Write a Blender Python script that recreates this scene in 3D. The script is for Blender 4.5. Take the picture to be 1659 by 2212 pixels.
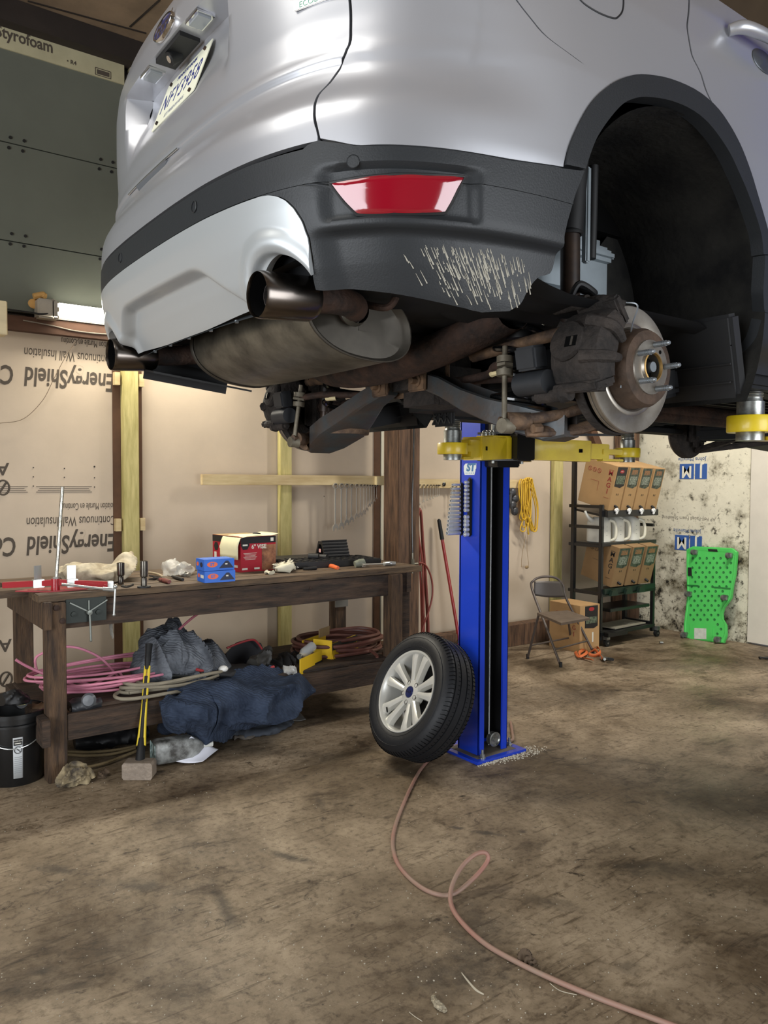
import bpy, bmesh, math, random
import numpy as np
from mathutils import Vector, Matrix, noise
for o in list(bpy.data.objects): bpy.data.objects.remove(o)
SC = bpy.context.scene
COL = SC.collection
R = math.radians

# ------------------------------------------------------------------ camera
H = 1.55; FPX = 1690.0; PITCH = R(2.25); YAW = R(53.7); ROLL = 0.0045
FW = np.array([math.cos(YAW), math.sin(YAW), 0.0]); RT = np.array([math.sin(YAW), -math.cos(YAW), 0.0])
cam_d = bpy.data.cameras.new('camera'); cam = bpy.data.objects.new('camera', cam_d); COL.objects.link(cam); SC.camera = cam
cam_d.sensor_fit = 'VERTICAL'; cam_d.sensor_height = 24.0; cam_d.lens = 24.0 * FPX / 2212.0
cam_d.clip_start = 0.02; cam_d.clip_end = 100
_f = FW * math.cos(PITCH) - np.array([0, 0, math.sin(PITCH)])
_u = FW * math.sin(PITCH) + np.array([0, 0, math.cos(PITCH)])
_r = RT + ROLL * _u; _r /= np.linalg.norm(_r); _u2 = np.cross(_r, _f); _u2 /= np.linalg.norm(_u2)
m = Matrix(((_r[0], _u2[0], -_f[0], 0), (_r[1], _u2[1], -_f[1], 0), (_r[2], _u2[2], -_f[2], H), (0, 0, 0, 1)))
cam.matrix_world = m

# ------------------------------------------------------------------ world, light, exposure
wd = bpy.data.worlds.new('world'); SC.world = wd; wd.use_nodes = True
wd.node_tree.nodes['Background'].inputs[0].default_value = (0.80, 0.90, 1.0, 1)
wd.node_tree.nodes['Background'].inputs[1].default_value = 1.0
SC.view_settings.view_transform = 'Standard'; SC.view_settings.look = 'None'
SC.view_settings.gamma = 1.0; SC.view_settings.use_curve_mapping = False
SC.view_settings.exposure = 0.40
def area(name, loc, aim, sx, sy, power, color=(1, 1, 1)):
    d = bpy.data.lights.new(name, 'AREA'); d.shape = 'RECTANGLE'; d.size = sx; d.size_y = sy
    d.energy = power; d.color = color
    o = bpy.data.objects.new(name, d); COL.objects.link(o); o.location = loc
    o.rotation_euler = (Vector(aim) - Vector(loc)).to_track_quat('-Z', 'Y').to_euler()
    return o
area('daylight_rear_door', (-3.3, 0.6, 1.6), (3, 1.4, 0.9), 3.8, 2.9, 190, (0.93, 0.96, 1.0))
area('daylight_side_door', (2.7, -3.5, 1.5), (2.9, 3, 1.0), 3.7, 2.9, 175, (0.93, 0.96, 1.0))
area('shop_light_ceiling', (-1.2, 1.8, 4.25), (0.8, 2.6, .3), 2.6, 1.2, 40, (1.0, 0.98, 0.92))
area('shop_light_bay', (5.6, 3.4, 3.7), (6.2, 4.3, 0), 1.3, 0.25, 85, (1.0, 0.96, 0.88))

def ray(x, y):
    a, b = x - 829.5, y - 1106.0; r = ROLL
    X = (a + r*b) / (1 + r*r); Y = (b - r*a) / (1 + r*r)
    c, s = math.cos(PITCH), math.sin(PITCH); rt = X/FPX; up = -Y/FPX
    return RT*rt + FW*(c + up*s) + np.array([0, 0, -s + up*c])
O0 = np.array([0, 0, H])
def atz(x, y, z=0.0): q = ray(x, y); return Vector(O0 + (z-H)/q[2]*q)
def aty(x, y, Y): q = ray(x, y); return Vector(O0 + Y/q[1]*q)
def atx(x, y, X): q = ray(x, y); return Vector(O0 + X/q[0]*q)

# ------------------------------------------------------------------ materials
MATS = {}
def lin(c):
    return tuple(((v/12.92) if v <= 0.04045 else ((v+0.055)/1.055)**2.4) for v in c)
def hexc(h): return lin(tuple(int(h[i:i+2], 16)/255 for i in (0, 2, 4)))
def mat(name, col, rough=0.6, metal=0.0, coat=0.0, bump=0.0, bscale=20, var=0.0, vscale=6, col2=None, emit=0, alpha=1, trans=0, spec=0.5, stretch=None):
    if name in MATS: return MATS[name]
    mt = bpy.data.materials.new(name); mt.use_nodes = True; nt = mt.node_tree; b = nt.nodes['Principled BSDF']
    c = hexc(col) if isinstance(col, str) else col
    b.inputs['Base Color'].default_value = (*c, 1); b.inputs['Roughness'].default_value = rough
    b.inputs['Metallic'].default_value = metal; b.inputs['Coat Weight'].default_value = coat; b.inputs['Coat Roughness'].default_value = 0.06
    b.inputs['Specular IOR Level'].default_value = spec
    if emit: b.inputs['Emission Color'].default_value = (*c, 1); b.inputs['Emission Strength'].default_value = emit
    if trans: b.inputs['Transmission Weight'].default_value = trans; b.inputs['IOR'].default_value = 1.45
    if alpha < 1: b.inputs['Alpha'].default_value = alpha
    if var or bump or col2:
        tc = nt.nodes.new('ShaderNodeTexCoord'); mp = nt.nodes.new('ShaderNodeMapping'); nt.links.new(tc.outputs['Object'], mp.inputs[0])
        if stretch: mp.inputs['Scale'].default_value = stretch
    if var or col2:
        nz = nt.nodes.new('ShaderNodeTexNoise'); nz.inputs['Scale'].default_value = vscale; nz.inputs['Detail'].default_value = 6; nz.inputs['Roughness'].default_value = .62
        nt.links.new(mp.outputs[0], nz.inputs['Vector'])
        rp = nt.nodes.new('ShaderNodeValToRGB'); rp.color_ramp.elements[0].position = .36; rp.color_ramp.elements[1].position = .66
        c2 = hexc(col2) if isinstance(col2, str) else (col2 or tuple(v*(1-var) for v in c))
        rp.color_ramp.elements[0].color = (*c2, 1); rp.color_ramp.elements[1].color = (*c, 1)
        nt.links.new(nz.outputs[0], rp.inputs[0]); nt.links.new(rp.outputs[0], b.inputs['Base Color'])
    if bump:
        n2 = nt.nodes.new('ShaderNodeTexNoise'); n2.inputs['Scale'].default_value = bscale; n2.inputs['Detail'].default_value = 5
        nt.links.new(mp.outputs[0], n2.inputs['Vector'])
        bp = nt.nodes.new('ShaderNodeBump'); bp.inputs['Strength'].default_value = bump; bp.inputs['Distance'].default_value = 0.01
        nt.links.new(n2.outputs[0], bp.inputs['Height']); nt.links.new(bp.outputs[0], b.inputs['Normal'])
    MATS[name] = mt; return mt

# ------------------------------------------------------------------ object helpers
def tag(o, label=None, cat=None, group=None, kind=None):
    if label: o['label'] = label
    if cat: o['category'] = cat
    if group: o['group'] = group
    if kind: o['kind'] = kind
    return o
def thing(name, label, cat, loc=(0, 0, 0), rz=0, group=None, rot=None):
    o = bpy.data.objects.new(name, None); COL.objects.link(o); o.empty_display_size = .05
    o.location = loc; o.rotation_euler = rot if rot else (0, 0, rz)
    return tag(o, label, cat, group)
def root_matrix(p):
    M = Matrix.Identity(4)
    while p is not None:
        M = Matrix.LocRotScale(p.location, p.rotation_euler, p.scale) @ M; p = p.parent
    return M
class MB:
    def __init__(s): s.v = []; s.f = []; s.m = []; s.mi = 0
    def add(s, vs, fs):
        n = len(s.v); s.v += [tuple(v) for v in vs]; s.f += [tuple(i+n for i in f) for f in fs]; s.m += [s.mi]*len(fs); return s
    def box(s, c, d, rot=None, bev=0.0):
        x, y, z = d[0]/2, d[1]/2, d[2]/2
        if bev and bev < min(x, y, z):
            vs = []; bm = bmesh.new(); bmesh.ops.create_cube(bm, size=1)
            for v in bm.verts: v.co = Vector((v.co.x*d[0], v.co.y*d[1], v.co.z*d[2]))
            bmesh.ops.bevel(bm, geom=bm.edges[:], offset=bev, segments=2, affect='EDGES')
            bm.verts.index_update(); vs = [v.co.copy() for v in bm.verts]; fs = [[v.index for v in f.verts] for f in bm.faces]; bm.free()
        else:
            vs = [Vector(p) for p in [(-x,-y,-z),(x,-y,-z),(x,y,-z),(-x,y,-z),(-x,-y,z),(x,-y,z),(x,y,z),(-x,y,z)]]
            fs = [(0,3,2,1),(4,5,6,7),(0,1,5,4),(1,2,6,5),(2,3,7,6),(3,0,4,7)]
        if rot is not None:
            M = rot if isinstance(rot, Matrix) else __import__('mathutils').Euler(rot).to_matrix()
            vs = [M @ v for v in vs]
        c = Vector(c); return s.add([v+c for v in vs], fs)
    def beam(s, a, b, w, t, up=(0, 0, 1), bev=0.0):
        a, b = Vector(a), Vector(b); d = b-a; L = d.length; d.normalize(); up = Vector(up)
        if abs(d.dot(up)) > .98: up = Vector((1, 0, 0))
        sd = d.cross(up).normalized(); u2 = sd.cross(d).normalized()
        return s.box((a+b)/2, (L, w, t), Matrix((d, sd, u2)).transposed(), bev)
    def cyl(s, a, b, r, r2=None, n=16, cap=True):
        a, b = Vector(a), Vector(b); r2 = r if r2 is None else r2; d = (b-a).normalized()
        t = d.orthogonal().normalized(); q = d.cross(t); vs = []
        for c, rr in ((a, r), (b, r2)):
            for i in range(n):
                an = 2*math.pi*i/n; vs.append(c + (t*math.cos(an)+q*math.sin(an))*rr)
        fs = [(i, (i+1) % n, n+(i+1) % n, n+i) for i in range(n)]
        if cap: fs += [tuple(range(n))[::-1], tuple(range(n, 2*n))]
        return s.add(vs, fs)
    def lathe(s, a, ax, prof, n=24, up=None, squash=1.0):
        # prof: list of (r, h) along axis ax from a
        a = Vector(a); d = Vector(ax).normalized(); t = (Vector(up)-Vector(up).project(d)).normalized() if up else d.orthogonal().normalized(); q = d.cross(t); vs = []
        for r, hh in prof:
            for i in range(n):
                an = 2*math.pi*i/n; vs.append(a + d*hh + (t*math.cos(an)+q*math.sin(an)*squash)*max(r, 1e-5))
        fs = []
        for k in range(len(prof)-1):
            for i in range(n): j = (i+1) % n; fs.append((k*n+i, k*n+j, (k+1)*n+j, (k+1)*n+i))
        return s.add(vs, fs)
    def tube(s, pts, r, n=8, smooth=True, sub=6, cap=True, flat=1.0):
        P = [Vector(p) for p in pts]; rr = r if isinstance(r, (list, tuple)) else [r]*len(P)
        if smooth and len(P) > 2:
            Q = []; RR = []
            for i in range(len(P)-1):
                p0, p1, p2, p3 = P[max(i-1, 0)], P[i], P[i+1], P[min(i+2, len(P)-1)]
                for k in range(sub):
                    t = k/sub; Q.append(.5*((2*p1)+(-p0+p2)*t+(2*p0-5*p1+4*p2-p3)*t*t+(-p0+3*p1-3*p2+p3)*t**3)); RR.append(rr[i]*(1-t)+rr[i+1]*t)
            Q.append(P[-1]); RR.append(rr[-1]); P, rr = Q, RR
        vs = []; fs = []; pt = None
        for i, p in enumerate(P):
            d = (P[min(i+1, len(P)-1)]-P[max(i-1, 0)])
            d = d.normalized() if d.length > 1e-9 else Vector((0, 0, 1))
            t = d.orthogonal().normalized() if pt is None else (pt-pt.project(d))
            t = t.normalized() if t.length > 1e-6 else d.orthogonal().normalized()
            pt = t; q = d.cross(t)
            for k in range(n):
                an = 2*math.pi*k/n; vs.append(p+(t*math.cos(an)+q*math.sin(an)*flat)*rr[i])
        for i in range(len(P)-1):
            for k in range(n): j = (k+1) % n; fs.append((i*n+k, i*n+j, (i+1)*n+j, (i+1)*n+k))
        if cap: fs += [tuple(range(n))[::-1], tuple(range(len(P)*n-n, len(P)*n))]
        return s.add(vs, fs)
    def prism(s, poly, a, b, M=None):
        # poly: list of (x,y) local; extruded from z=a to z=b, then M (4x4) applied
        n = len(poly); vs = [Vector((x, y, a)) for x, y in poly]+[Vector((x, y, b)) for x, y in poly]
        if M is not None: vs = [M @ v for v in vs]
        fs = [tuple(range(n))[::-1], tuple(range(n, 2*n))]+[(i, (i+1) % n, n+(i+1) % n, n+i) for i in range(n)]
        return s.add(vs, fs)
    def grid(s, G, closeu=False):
        # G[i][j] points
        n, k = len(G), len(G[0]); vs = [p for row in G for p in row]; fs = []
        for i in range(n-1):
            for j in range(k-1 if not closeu else k):
                j2 = (j+1) % k; fs.append((i*k+j, i*k+j2, (i+1)*k+j2, (i+1)*k+j))
        return s.add(vs, fs)
    def sphere(s, c, r, n=12, sq=(1, 1, 1)):
        c = Vector(c); G = []
        for i in range(n//2+1):
            th = math.pi*i/(n//2); G.append([c+Vector((math.sin(th)*math.cos(2*math.pi*j/n)*r*sq[0], math.sin(th)*math.sin(2*math.pi*j/n)*r*sq[1], math.cos(th)*r*sq[2])) for j in range(n)])
        return s.grid(G, True)
    def build(s, name, mats, parent=None, world=True, smooth=None, loc=None, label=None):
        me = bpy.data.meshes.new(name)
        vs = [Vector(v) for v in s.v]; l = Vector((0, 0, 0))
        if parent is not None and world:
            Mi = root_matrix(parent).inverted(); vs = [Mi @ v for v in vs]
        if parent is None and vs:
            mn = Vector((min(v.x for v in vs), min(v.y for v in vs), min(v.z for v in vs))); mx = Vector((max(v.x for v in vs), max(v.y for v in vs), max(v.z for v in vs)))
            l = Vector(((mn.x+mx.x)/2, (mn.y+mx.y)/2, mn.z)); vs = [v-l for v in vs]
        me.from_pydata(vs, [], s.f)
        if not isinstance(mats, (list, tuple)): mats = [mats]
        for k in mats: me.materials.append(k)
        if len(mats) > 1:
            for p, i in zip(me.polygons, s.m): p.material_index = min(i, len(mats)-1)
        bm = bmesh.new(); bm.from_mesh(me); bmesh.ops.recalc_face_normals(bm, faces=bm.faces[:]); bm.to_mesh(me); bm.free()
        if smooth is None: smooth = 38
        if smooth:
            for p in me.polygons: p.use_smooth = True
            me.set_sharp_from_angle(angle=R(smooth))
        o = bpy.data.objects.new(name, me); COL.objects.link(o); o.parent = parent; o.location = l
        if label: o['label'] = label
        return o
def one(name, mb, mats, label, cat, group=None, smooth=None):
    return tag(mb.build(name, mats, None, smooth=smooth), label, cat, group)
def struct(name, mb, mats, smooth=None):
    return tag(mb.build(name, mats, None, smooth=smooth), kind='structure')
def copy_tree(o, parent=None):
    c = o.copy(); COL.objects.link(c); c.parent = parent
    for ch in list(o.children): copy_tree(ch, c)
    return c
def text(name, body, M, size, mt, parent, shear=0.0, bold=0.0, ext=0.0004, ax='CENTER', sx=1.0, ay='CENTER', spacing=1.0):
    cu = bpy.data.curves.new(name, 'FONT'); cu.body = body; cu.size = size; cu.shear = shear; cu.offset = bold; cu.extrude = ext
    cu.align_x = ax; cu.align_y = ay; cu.resolution_u = 3; cu.space_character = spacing
    t = bpy.data.objects.new('tmp', cu); COL.objects.link(t)
    bpy.context.view_layer.update(); dg = bpy.context.evaluated_depsgraph_get()
    me = bpy.data.meshes.new_from_object(t.evaluated_get(dg)); bpy.data.objects.remove(t)
    MM = M @ Matrix.Diagonal((sx, 1, 1, 1))
    if parent is not None: MM = root_matrix(parent).inverted() @ MM
    me.transform(MM); me.materials.clear(); me.materials.append(mt)
    o = bpy.data.objects.new(name, me); COL.objects.link(o); o.parent = parent
    return o
def frame(o, xdir, ydir):
    x = Vector(xdir).normalized(); y = Vector(ydir); y = (y-y.project(x)).normalized(); z = x.cross(y)
    M = Matrix((x, y, z)).transposed().to_4x4(); M.translation = Vector(o); return M
def fbm(p, s=1.0, o=4): return noise.fractal(Vector(p)*s, 1.0, 2.0, o)
RND = random.Random(7)
# ================================================================== room
WY = 5.40; RX = 7.27
m_ins = mat('insulation_foil', 'bfae98', .75, var=.10, vscale=2.5, bump=.15, bscale=6)
m_insR = mat('insulation_foil_plain', 'b7a793', .7, var=.10, vscale=2, bump=.1, bscale=5)
m_green = mat('green_panel', '62655a', .55, var=.14, vscale=1.5)
m_dark = mat('dark_timber', '2c221b', .8, var=.4, vscale=3, bump=.2)
m_stud = mat('treated_pine', 'c2b57a', .7, col2='9d9358', vscale=5, stretch=(6, 6, .7), bump=.1)
m_fir = mat('pale_fir', 'cdb98d', .65, col2='b59d70', vscale=4, stretch=(.8, 6, 6))
m_post = mat('dark_brown_post', '6d5039', .75, col2='3d2b1e', vscale=5, stretch=(7, 7, .8), bump=.4)
m_brown = mat('brown_slat', '5a3d28', .8, var=.3)
m_ink = mat('printing_ink', '4b4238', .8)

def floor_mat():
    mt = bpy.data.materials.new('dirty_concrete'); mt.use_nodes = True; nt = mt.node_tree; b = nt.nodes['Principled BSDF']
    N = nt.nodes.new; L = nt.links.new
    tc = N('ShaderNodeTexCoord')
    def nz(scale, det=6, rough=.6, dist=0.0, st=(1, 1, 1), rot=0):
        mp = N('ShaderNodeMapping'); mp.inputs['Scale'].default_value = st; mp.inputs['Rotation'].default_value = (0, 0, rot); L(tc.outputs['Object'], mp.inputs[0])
        n = N('ShaderNodeTexNoise'); n.inputs['Scale'].default_value = scale; n.inputs['Detail'].default_value = det; n.inputs['Roughness'].default_value = rough; n.inputs['Distortion'].default_value = dist
        L(mp.outputs[0], n.inputs['Vector']); return n.outputs[0]
    def ramp(src, a, b_, ca, cb):
        r = N('ShaderNodeValToRGB'); r.color_ramp.elements[0].position = a; r.color_ramp.elements[1].position = b_
        r.color_ramp.elements[0].color = (*ca, 1); r.color_ramp.elements[1].color = (*cb, 1); L(src, r.inputs[0]); return r.outputs[0]
    def mul(x, y, f=1.0):
        mx = N('ShaderNodeMix'); mx.data_type = 'RGBA'; mx.blend_type = 'MULTIPLY'; mx.inputs[0].default_value = f; L(x, mx.inputs[6]); L(y, mx.inputs[7]); return mx.outputs[2]
    base = ramp(nz(1.7, 8, .65, .3), .34, .66, hexc('7e6e59'), hexc('a3927a'))
    W1 = (1, 1, 1)
    s1 = ramp(nz(.9, 8, .72, .4), .38, .56, hexc('9c9284'), W1)       # broad grime
    s2 = ramp(nz(2.6, 9, .75, .5, (1, 1.8, 1), .6), .34, .47, hexc('a0978c'), W1)   # smears
    s3 = ramp(nz(38, 4, .7), .32, .5, hexc('a8a098'), W1)              # grain
    s4 = ramp(nz(9, 6, .75, .8), .30, .40, hexc('6f675e'), W1)         # spots
    s5 = ramp(nz(6, 4, .6, .3, (1, 9, 1), -.9), .30, .42, hexc('a29a90'), W1)  # drag marks
    c = mul(mul(mul(mul(mul(base, s1), s2), s3, .7), s4), s5, .8)
    # oil stains, tyre smears and scuffs where they lie on the slab
    sep = N('ShaderNodeSeparateXYZ'); L(tc.outputs['Object'], sep.inputs[0])
    warp = nz(5, 6, .7); warp2 = nz(22, 4, .7)
    OX, OY = 2.0, 1.0
    spots = [(1040, 2010, .15, .30, .8, '4a433b', .5), (1000, 2110, .24, .16, .5, '4c463f', .6), (1355, 2088, .055, .05, .2, '3a342e', .45), (1180, 1950, .16, .05, .9, '5d5347', .6), (1450, 1880, .25, .08, .6, '5b5246', .6),
             (1380, 1870, .12, .05, .4, '544b40', .6), (620, 1850, .16, .035, 1.1, '4f463c', .75), (480, 1950, .035, .22, .2, '4f463c', .7), (300, 1915, .20, .06, .8, '554b40', .7), (130, 1880, .14, .04, .9, '554b40', .7), (95, 2095, .05, .03, .4, '433b32', .6),
             (1050, 1800, .09, .022, .9, '4f463c', .8), (1130, 1797, .04, .022, .9, '4f463c', .8), (985, 1788, .05, .018, .9, '5a5045', .8), (1345, 1645, .10, .07, .3, '6b6052', .4), (690, 1730, .03, .16, .35, '544b40', .6), (860, 1665, .25, .10, .8, '5c5347', .5),
             (1250, 1500, .8, .35, .7, '6e6355', .4), (1500, 1440, .9, .25, .7, '5f5547', .5), (1580, 1750, .5, .35, .5, '6a6052', .5), (560, 1620, .6, .14, .9, '4d443b', .5)]
    for px_, py_, rx, ry, rot, colr, am in spots:
        q = atz(px_, py_); 
        mp = N('ShaderNodeMapping'); mp.vector_type = 'TEXTURE'; mp.inputs['Location'].default_value = (q.x-OX, q.y-OY, 0); mp.inputs['Rotation'].default_value = (0, 0, -rot); mp.inputs['Scale'].default_value = (rx, ry, 1)
        L(tc.outputs['Object'], mp.inputs[0]); fl = N('ShaderNodeVectorMath'); fl.operation = 'MULTIPLY'; fl.inputs[1].default_value = (1, 1, 0); L(mp.outputs[0], fl.inputs[0])
        ln = N('ShaderNodeVectorMath'); ln.operation = 'LENGTH'; L(fl.outputs[0], ln.inputs[0])
        a1 = N('ShaderNodeMath'); a1.operation = 'MULTIPLY_ADD'; a1.inputs[1].default_value = 2.2; L(warp, a1.inputs[0]); L(ln.outputs['Value'], a1.inputs[2])
        a2 = N('ShaderNodeMath'); a2.operation = 'MULTIPLY_ADD'; a2.inputs[1].default_value = 1.6; L(warp2, a2.inputs[0]); L(a1.outputs[0], a2.inputs[2])
        mr = N('ShaderNodeMapRange'); mr.inputs['From Min'].default_value = 2.0; mr.inputs['From Max'].default_value = 2.9; mr.inputs['To Min'].default_value = 1.0; mr.inputs['To Max'].default_value = 0.0; L(a2.outputs[0], mr.inputs['Value'])
        sc_ = N('ShaderNodeMath'); sc_.operation = 'MULTIPLY'; sc_.inputs[1].default_value = am; L(mr.outputs[0], sc_.inputs[0])
        mx = N('ShaderNodeMix'); mx.data_type = 'RGBA'; mx.blend_type = 'MIX'; L(sc_.outputs[0], mx.inputs[0]); L(c, mx.inputs[6]); mx.inputs[7].default_value = (*[v*.42 for v in hexc(colr)], 1); c = mx.outputs[2]
    L(c, b.inputs['Base Color'])
    rr = ramp(nz(2.2, 5), .3, .7, (.42,)*3, (.72,)*3); L(rr, b.inputs['Roughness']); b.inputs['Specular IOR Level'].default_value = .35
    bp = N('ShaderNodeBump'); bp.inputs['Strength'].default_value = .35; bp.inputs['Distance'].default_value = .006
    L(nz(30, 8, .7), bp.inputs['Height']); L(bp.outputs[0], b.inputs['Normal'])
    return mt
m_floor = floor_mat()
f_ = MB(); f_.box((2.0, 1.0, -.05), (10.8, 9.2, .1)); struct('floor', f_, m_floor)

# back wall: insulation boards up to z 2.49
b = MB(); b.box(((-3.4+RX)/2+.05, WY+.05, 1.24), (RX+3.5, .1, 2.5)); wb = struct('wall_back', b, m_ins)
# lower fascia board the light sits on, green painted boards above
b = MB(); b.box((1.9, WY-.03, 2.53), (RX+3.4, .07, .09)); struct('trim_1', b, mat('reddish_plate', '5c4030', .8, var=.3))
gb = MB()
gb.box((1.9, WY+.0, 2.82), (RX+3.4, .05, .43)); gb.box((1.9, WY, 3.34), (RX+3.4, .05, .596)); gb.box((1.9, WY, 3.93), (RX+3.4, .05, .57))
gp = struct('wall_back_upper', gb, m_green)
sc = MB()
for zz in (3.05, 3.64):
    for xx in (1.05, 1.13, 1.60, 1.68, 2.25, 2.9):
        sc.cyl((xx+.0, WY-.035, zz+.035), (xx, WY-.024, zz+.035), .009); sc.cyl((xx-.01, WY-.035, zz-.03), (xx-.01, WY-.024, zz-.03), .009)
sc.build('screw', mat('screw_black', '161616', .5), gp)
b = MB(); b.box((1.9, WY+.06, 3.7), (RX+3.6, .05, 2.4)); struct('wall_back_top', b, m_dark)
# foam strip with printing
b = MB(); b.box((0.45, WY-.005, 4.27), (2.62, .06, .13)); st = struct('trim_2', b, mat('foam_strip', 'b5ad8c', .7, var=.15))
b = MB(); b.box((2.9, WY-.005, 4.27), (2.2, .06, .13)); struct('trim_3', b, MATS['foam_strip'])
text('lettering', 'Styrofoam', frame((1.14, WY-.037, 4.297), (1, 0, 0), (0, 0, 1)), .10, m_ink, st, bold=.002, sx=.80)
text('lettering', '• R4', frame((1.42, WY-.037, 4.245), (1, 0, 0), (0, 0, 1)), .035, m_ink, st, bold=.0008)
b = MB()
for z_ in (4.26, 4.215): b.box((1.62, WY-.0365, z_), (.10, .002, .004))
for x_ in (1.57, 1.67): b.box((x_, WY-.0365, 4.2375), (.004, .002, .045))
b.box((1.62, WY-.0365, 4.237), (.08, .002, .028)); b.build('printed_box', m_ink, st)
# ceiling and dark joists
b = MB(); b.box((2.0, 1.0, 4.53), (10.8, 9.2, .1)); struct('ceiling', b, mat('ceiling_board', '8a755e', .8, var=.35, vscale=3))
b = MB(); b.box((2.0, WY-.06, 4.405), (10.6, .12, .145)); struct('trim_4', b, m_dark)
k = 5
for Y_ in (1.9, .6, -.8):
    b = MB(); b.box((2.0, Y_, 4.41), (10.6, .09, .14)); struct('trim_%d' % k, b, m_dark); k += 1
b = MB(); b.box((.70, 4.9, 4.43), (.22, .9, .12)); struct('trim_%d' % k, b, m_dark); k += 1
for a_, c_ in ((atz(60, 2, 4.478), atz(316, 72, 4.478)), (atz(281, 58, 4.478), atz(345, 0, 4.478))):
    b = MB(); b.beam(a_, c_, .012, .006); struct('trim_%d' % k, b, m_dark); k += 1

# right wall : stained foam board, clean board at right
def stained():
    mt = mat('stained_board', 'd8d2bc', .75, bump=.4, bscale=14, var=.12, vscale=4); nt = mt.node_tree; bs = nt.nodes['Principled BSDF']
    src = bs.inputs['Base Color'].links[0].from_socket; tc = nt.nodes.new('ShaderNodeTexCoord')
    sp = nt.nodes.new('ShaderNodeSeparateXYZ'); nt.links.new(tc.outputs['Object'], sp.inputs[0])
    for sca, lo, hi, colr, det in ((3.0, .40, .55, '6b6247', 9), (12.0, .38, .47, '332e22', 6), (30, .35, .45, '5a5140', 4)):
        n = nt.nodes.new('ShaderNodeTexNoise'); n.inputs['Scale'].default_value = sca; n.inputs['Detail'].default_value = det; n.inputs['Roughness'].default_value = .7
        nt.links.new(tc.outputs['Object'], n.inputs['Vector'])
        ad = nt.nodes.new('ShaderNodeMath'); ad.operation = 'MULTIPLY_ADD'; ad.inputs[1].default_value = .045 ; nt.links.new(sp.outputs[2], ad.inputs[0]); nt.links.new(n.outputs[0], ad.inputs[2])
        r = nt.nodes.new('ShaderNodeValToRGB'); r.color_ramp.elements[0].position = lo; r.color_ramp.elements[1].position = hi
        r.color_ramp.elements[0].color = (*hexc(colr), 1); r.color_ramp.elements[1].color = (1, 1, 1, 1); nt.links.new(ad.outputs[0], r.inputs[0])
        mx = nt.nodes.new('ShaderNodeMix'); mx.data_type = 'RGBA'; mx.blend_type = 'MULTIPLY'; mx.inputs[0].default_value = .95
        nt.links.new(src, mx.inputs[6]); nt.links.new(r.outputs[0], mx.inputs[7]); src = mx.outputs[2]
    nt.links.new(src, bs.inputs['Base Color']); return mt
m_st = stained()
b = MB(); b.box((RX+.05, 4.71, 1.25), (.1, 1.48, 2.5)); wr = struct('wall_right', b, m_st)
b = MB(); b.box((RX+.04, 2.98, 1.25), (.1, 1.96, 2.46)); wr2 = struct('wall_right_clean_board', b, mat('clean_board', 'cdc6b8', .7, var=.06, bump=.2, bscale=8))
b = MB(); b.box((RX+.08, -.8, 2.4), (.1, 5.6, 4.9)); b.box((RX+.08, 3.7, 3.65), (.1, 3.5, 2.4)); struct('wall_right_front', b, m_dark)
# walls behind the camera, each with an open roller door
m_far = mat('far_wall', '6d6558', .8, var=.2)
b = MB(); b.box((-3.45, 3.9, 2.4), (.1, 3.2, 4.9)); b.box((-3.45, -2.5, 2.4), (.1, 2.2, 4.9)); b.box((-3.45, .5, 3.95), (.1, 3.9, 1.8)); struct('wall_left', b, m_far)
b = MB(); b.box((-1.3, -3.65, 2.4), (4.3, .1, 4.9)); b.box((6.0, -3.65, 2.4), (3.0, .1, 4.9)); b.box((2.7, -3.65, 3.95), (3.8, .1, 1.8)); struct('wall_front', b, m_far)
JB = mat('blue_print', '2f5596', .7)
def jm(zc, yc):
    F = lambda dy, dz: frame((RX-.0005, yc-dy, zc+dz), (0, 1, 0), (0, 0, -1))
    bb = MB(); bb.box((RX-.002, yc+.085, zc), (.004, .16, .155)); bb.box((RX-.002, yc-.075, zc), (.004, .13, .155)); bb.build('printed_logo', JB, wr)
    M_ = frame((RX-.0045, yc+.085, zc), (0, 1, 0), (0, 0, -1)); 
    text('lettering', 'M', M_, .17, mat('print_white', 'd9d5c4', .7), wr, bold=.004, sx=.9)
    M_ = frame((RX-.0045, yc-.075, zc), (0, 1, 0), (0, 0, -1)); text('lettering', 'J', M_, .17, MATS['print_white'], wr, bold=.004, sx=.9)
    text('lettering', 'Johns Manville', frame((RX-.002, yc+.03, zc+.125), (0, 1, 0), (0, 0, -1)), .055, mat('print_blue_grey', '4a5f86', .7), wr)
    text('lettering', 'AP Foil-Faced Foam Sheathing', frame((RX-.002, yc+.02, zc+.255), (0, 1, 0), (0, 0, -1)), .05, mat('print_grey', '8d877a', .7), wr)
jm(1.665, 4.56); jm(.93, 4.60)

# printing on the back wall, upside down
def es(zc, xo=0.0, sc_=1.0):
    F = lambda x, z: frame((x+xo, WY-.001, z), (-1, 0, 0), (0, 0, -1))
    text('lettering', 'EnergyShield', F(1.69, zc), .168, m_ink, wb, bold=.0035, shear=.12, ax='LEFT', sx=.66)
    text('lettering', 'Continuous', F(1.06, zc), .168, m_ink, wb, bold=.0035, shear=.12, ax='LEFT', sx=.66)
    text('lettering', 'Continuous Wall Insulation', F(1.69, zc+.148), .092, m_ink, wb, shear=.1, ax='LEFT', sx=.56)
    text('lettering', 'Isolation Murale en Continu', F(1.69, zc+.245), .066, m_ink, wb, shear=.1, ax='LEFT', sx=.46)
    for r_ in range(4):
        for xa, xb in ((1.53, 1.18), (1.13, .6)):
            l_ = MB(); l_.box(((xa+xb)/2, WY-.001, zc+.34+.012*r_), (xa-xb-(.02*(r_ % 3)), .0015, .0035)); l_.build('fine_print', m_ink, wb)
es(1.13); es(2.215)
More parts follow.
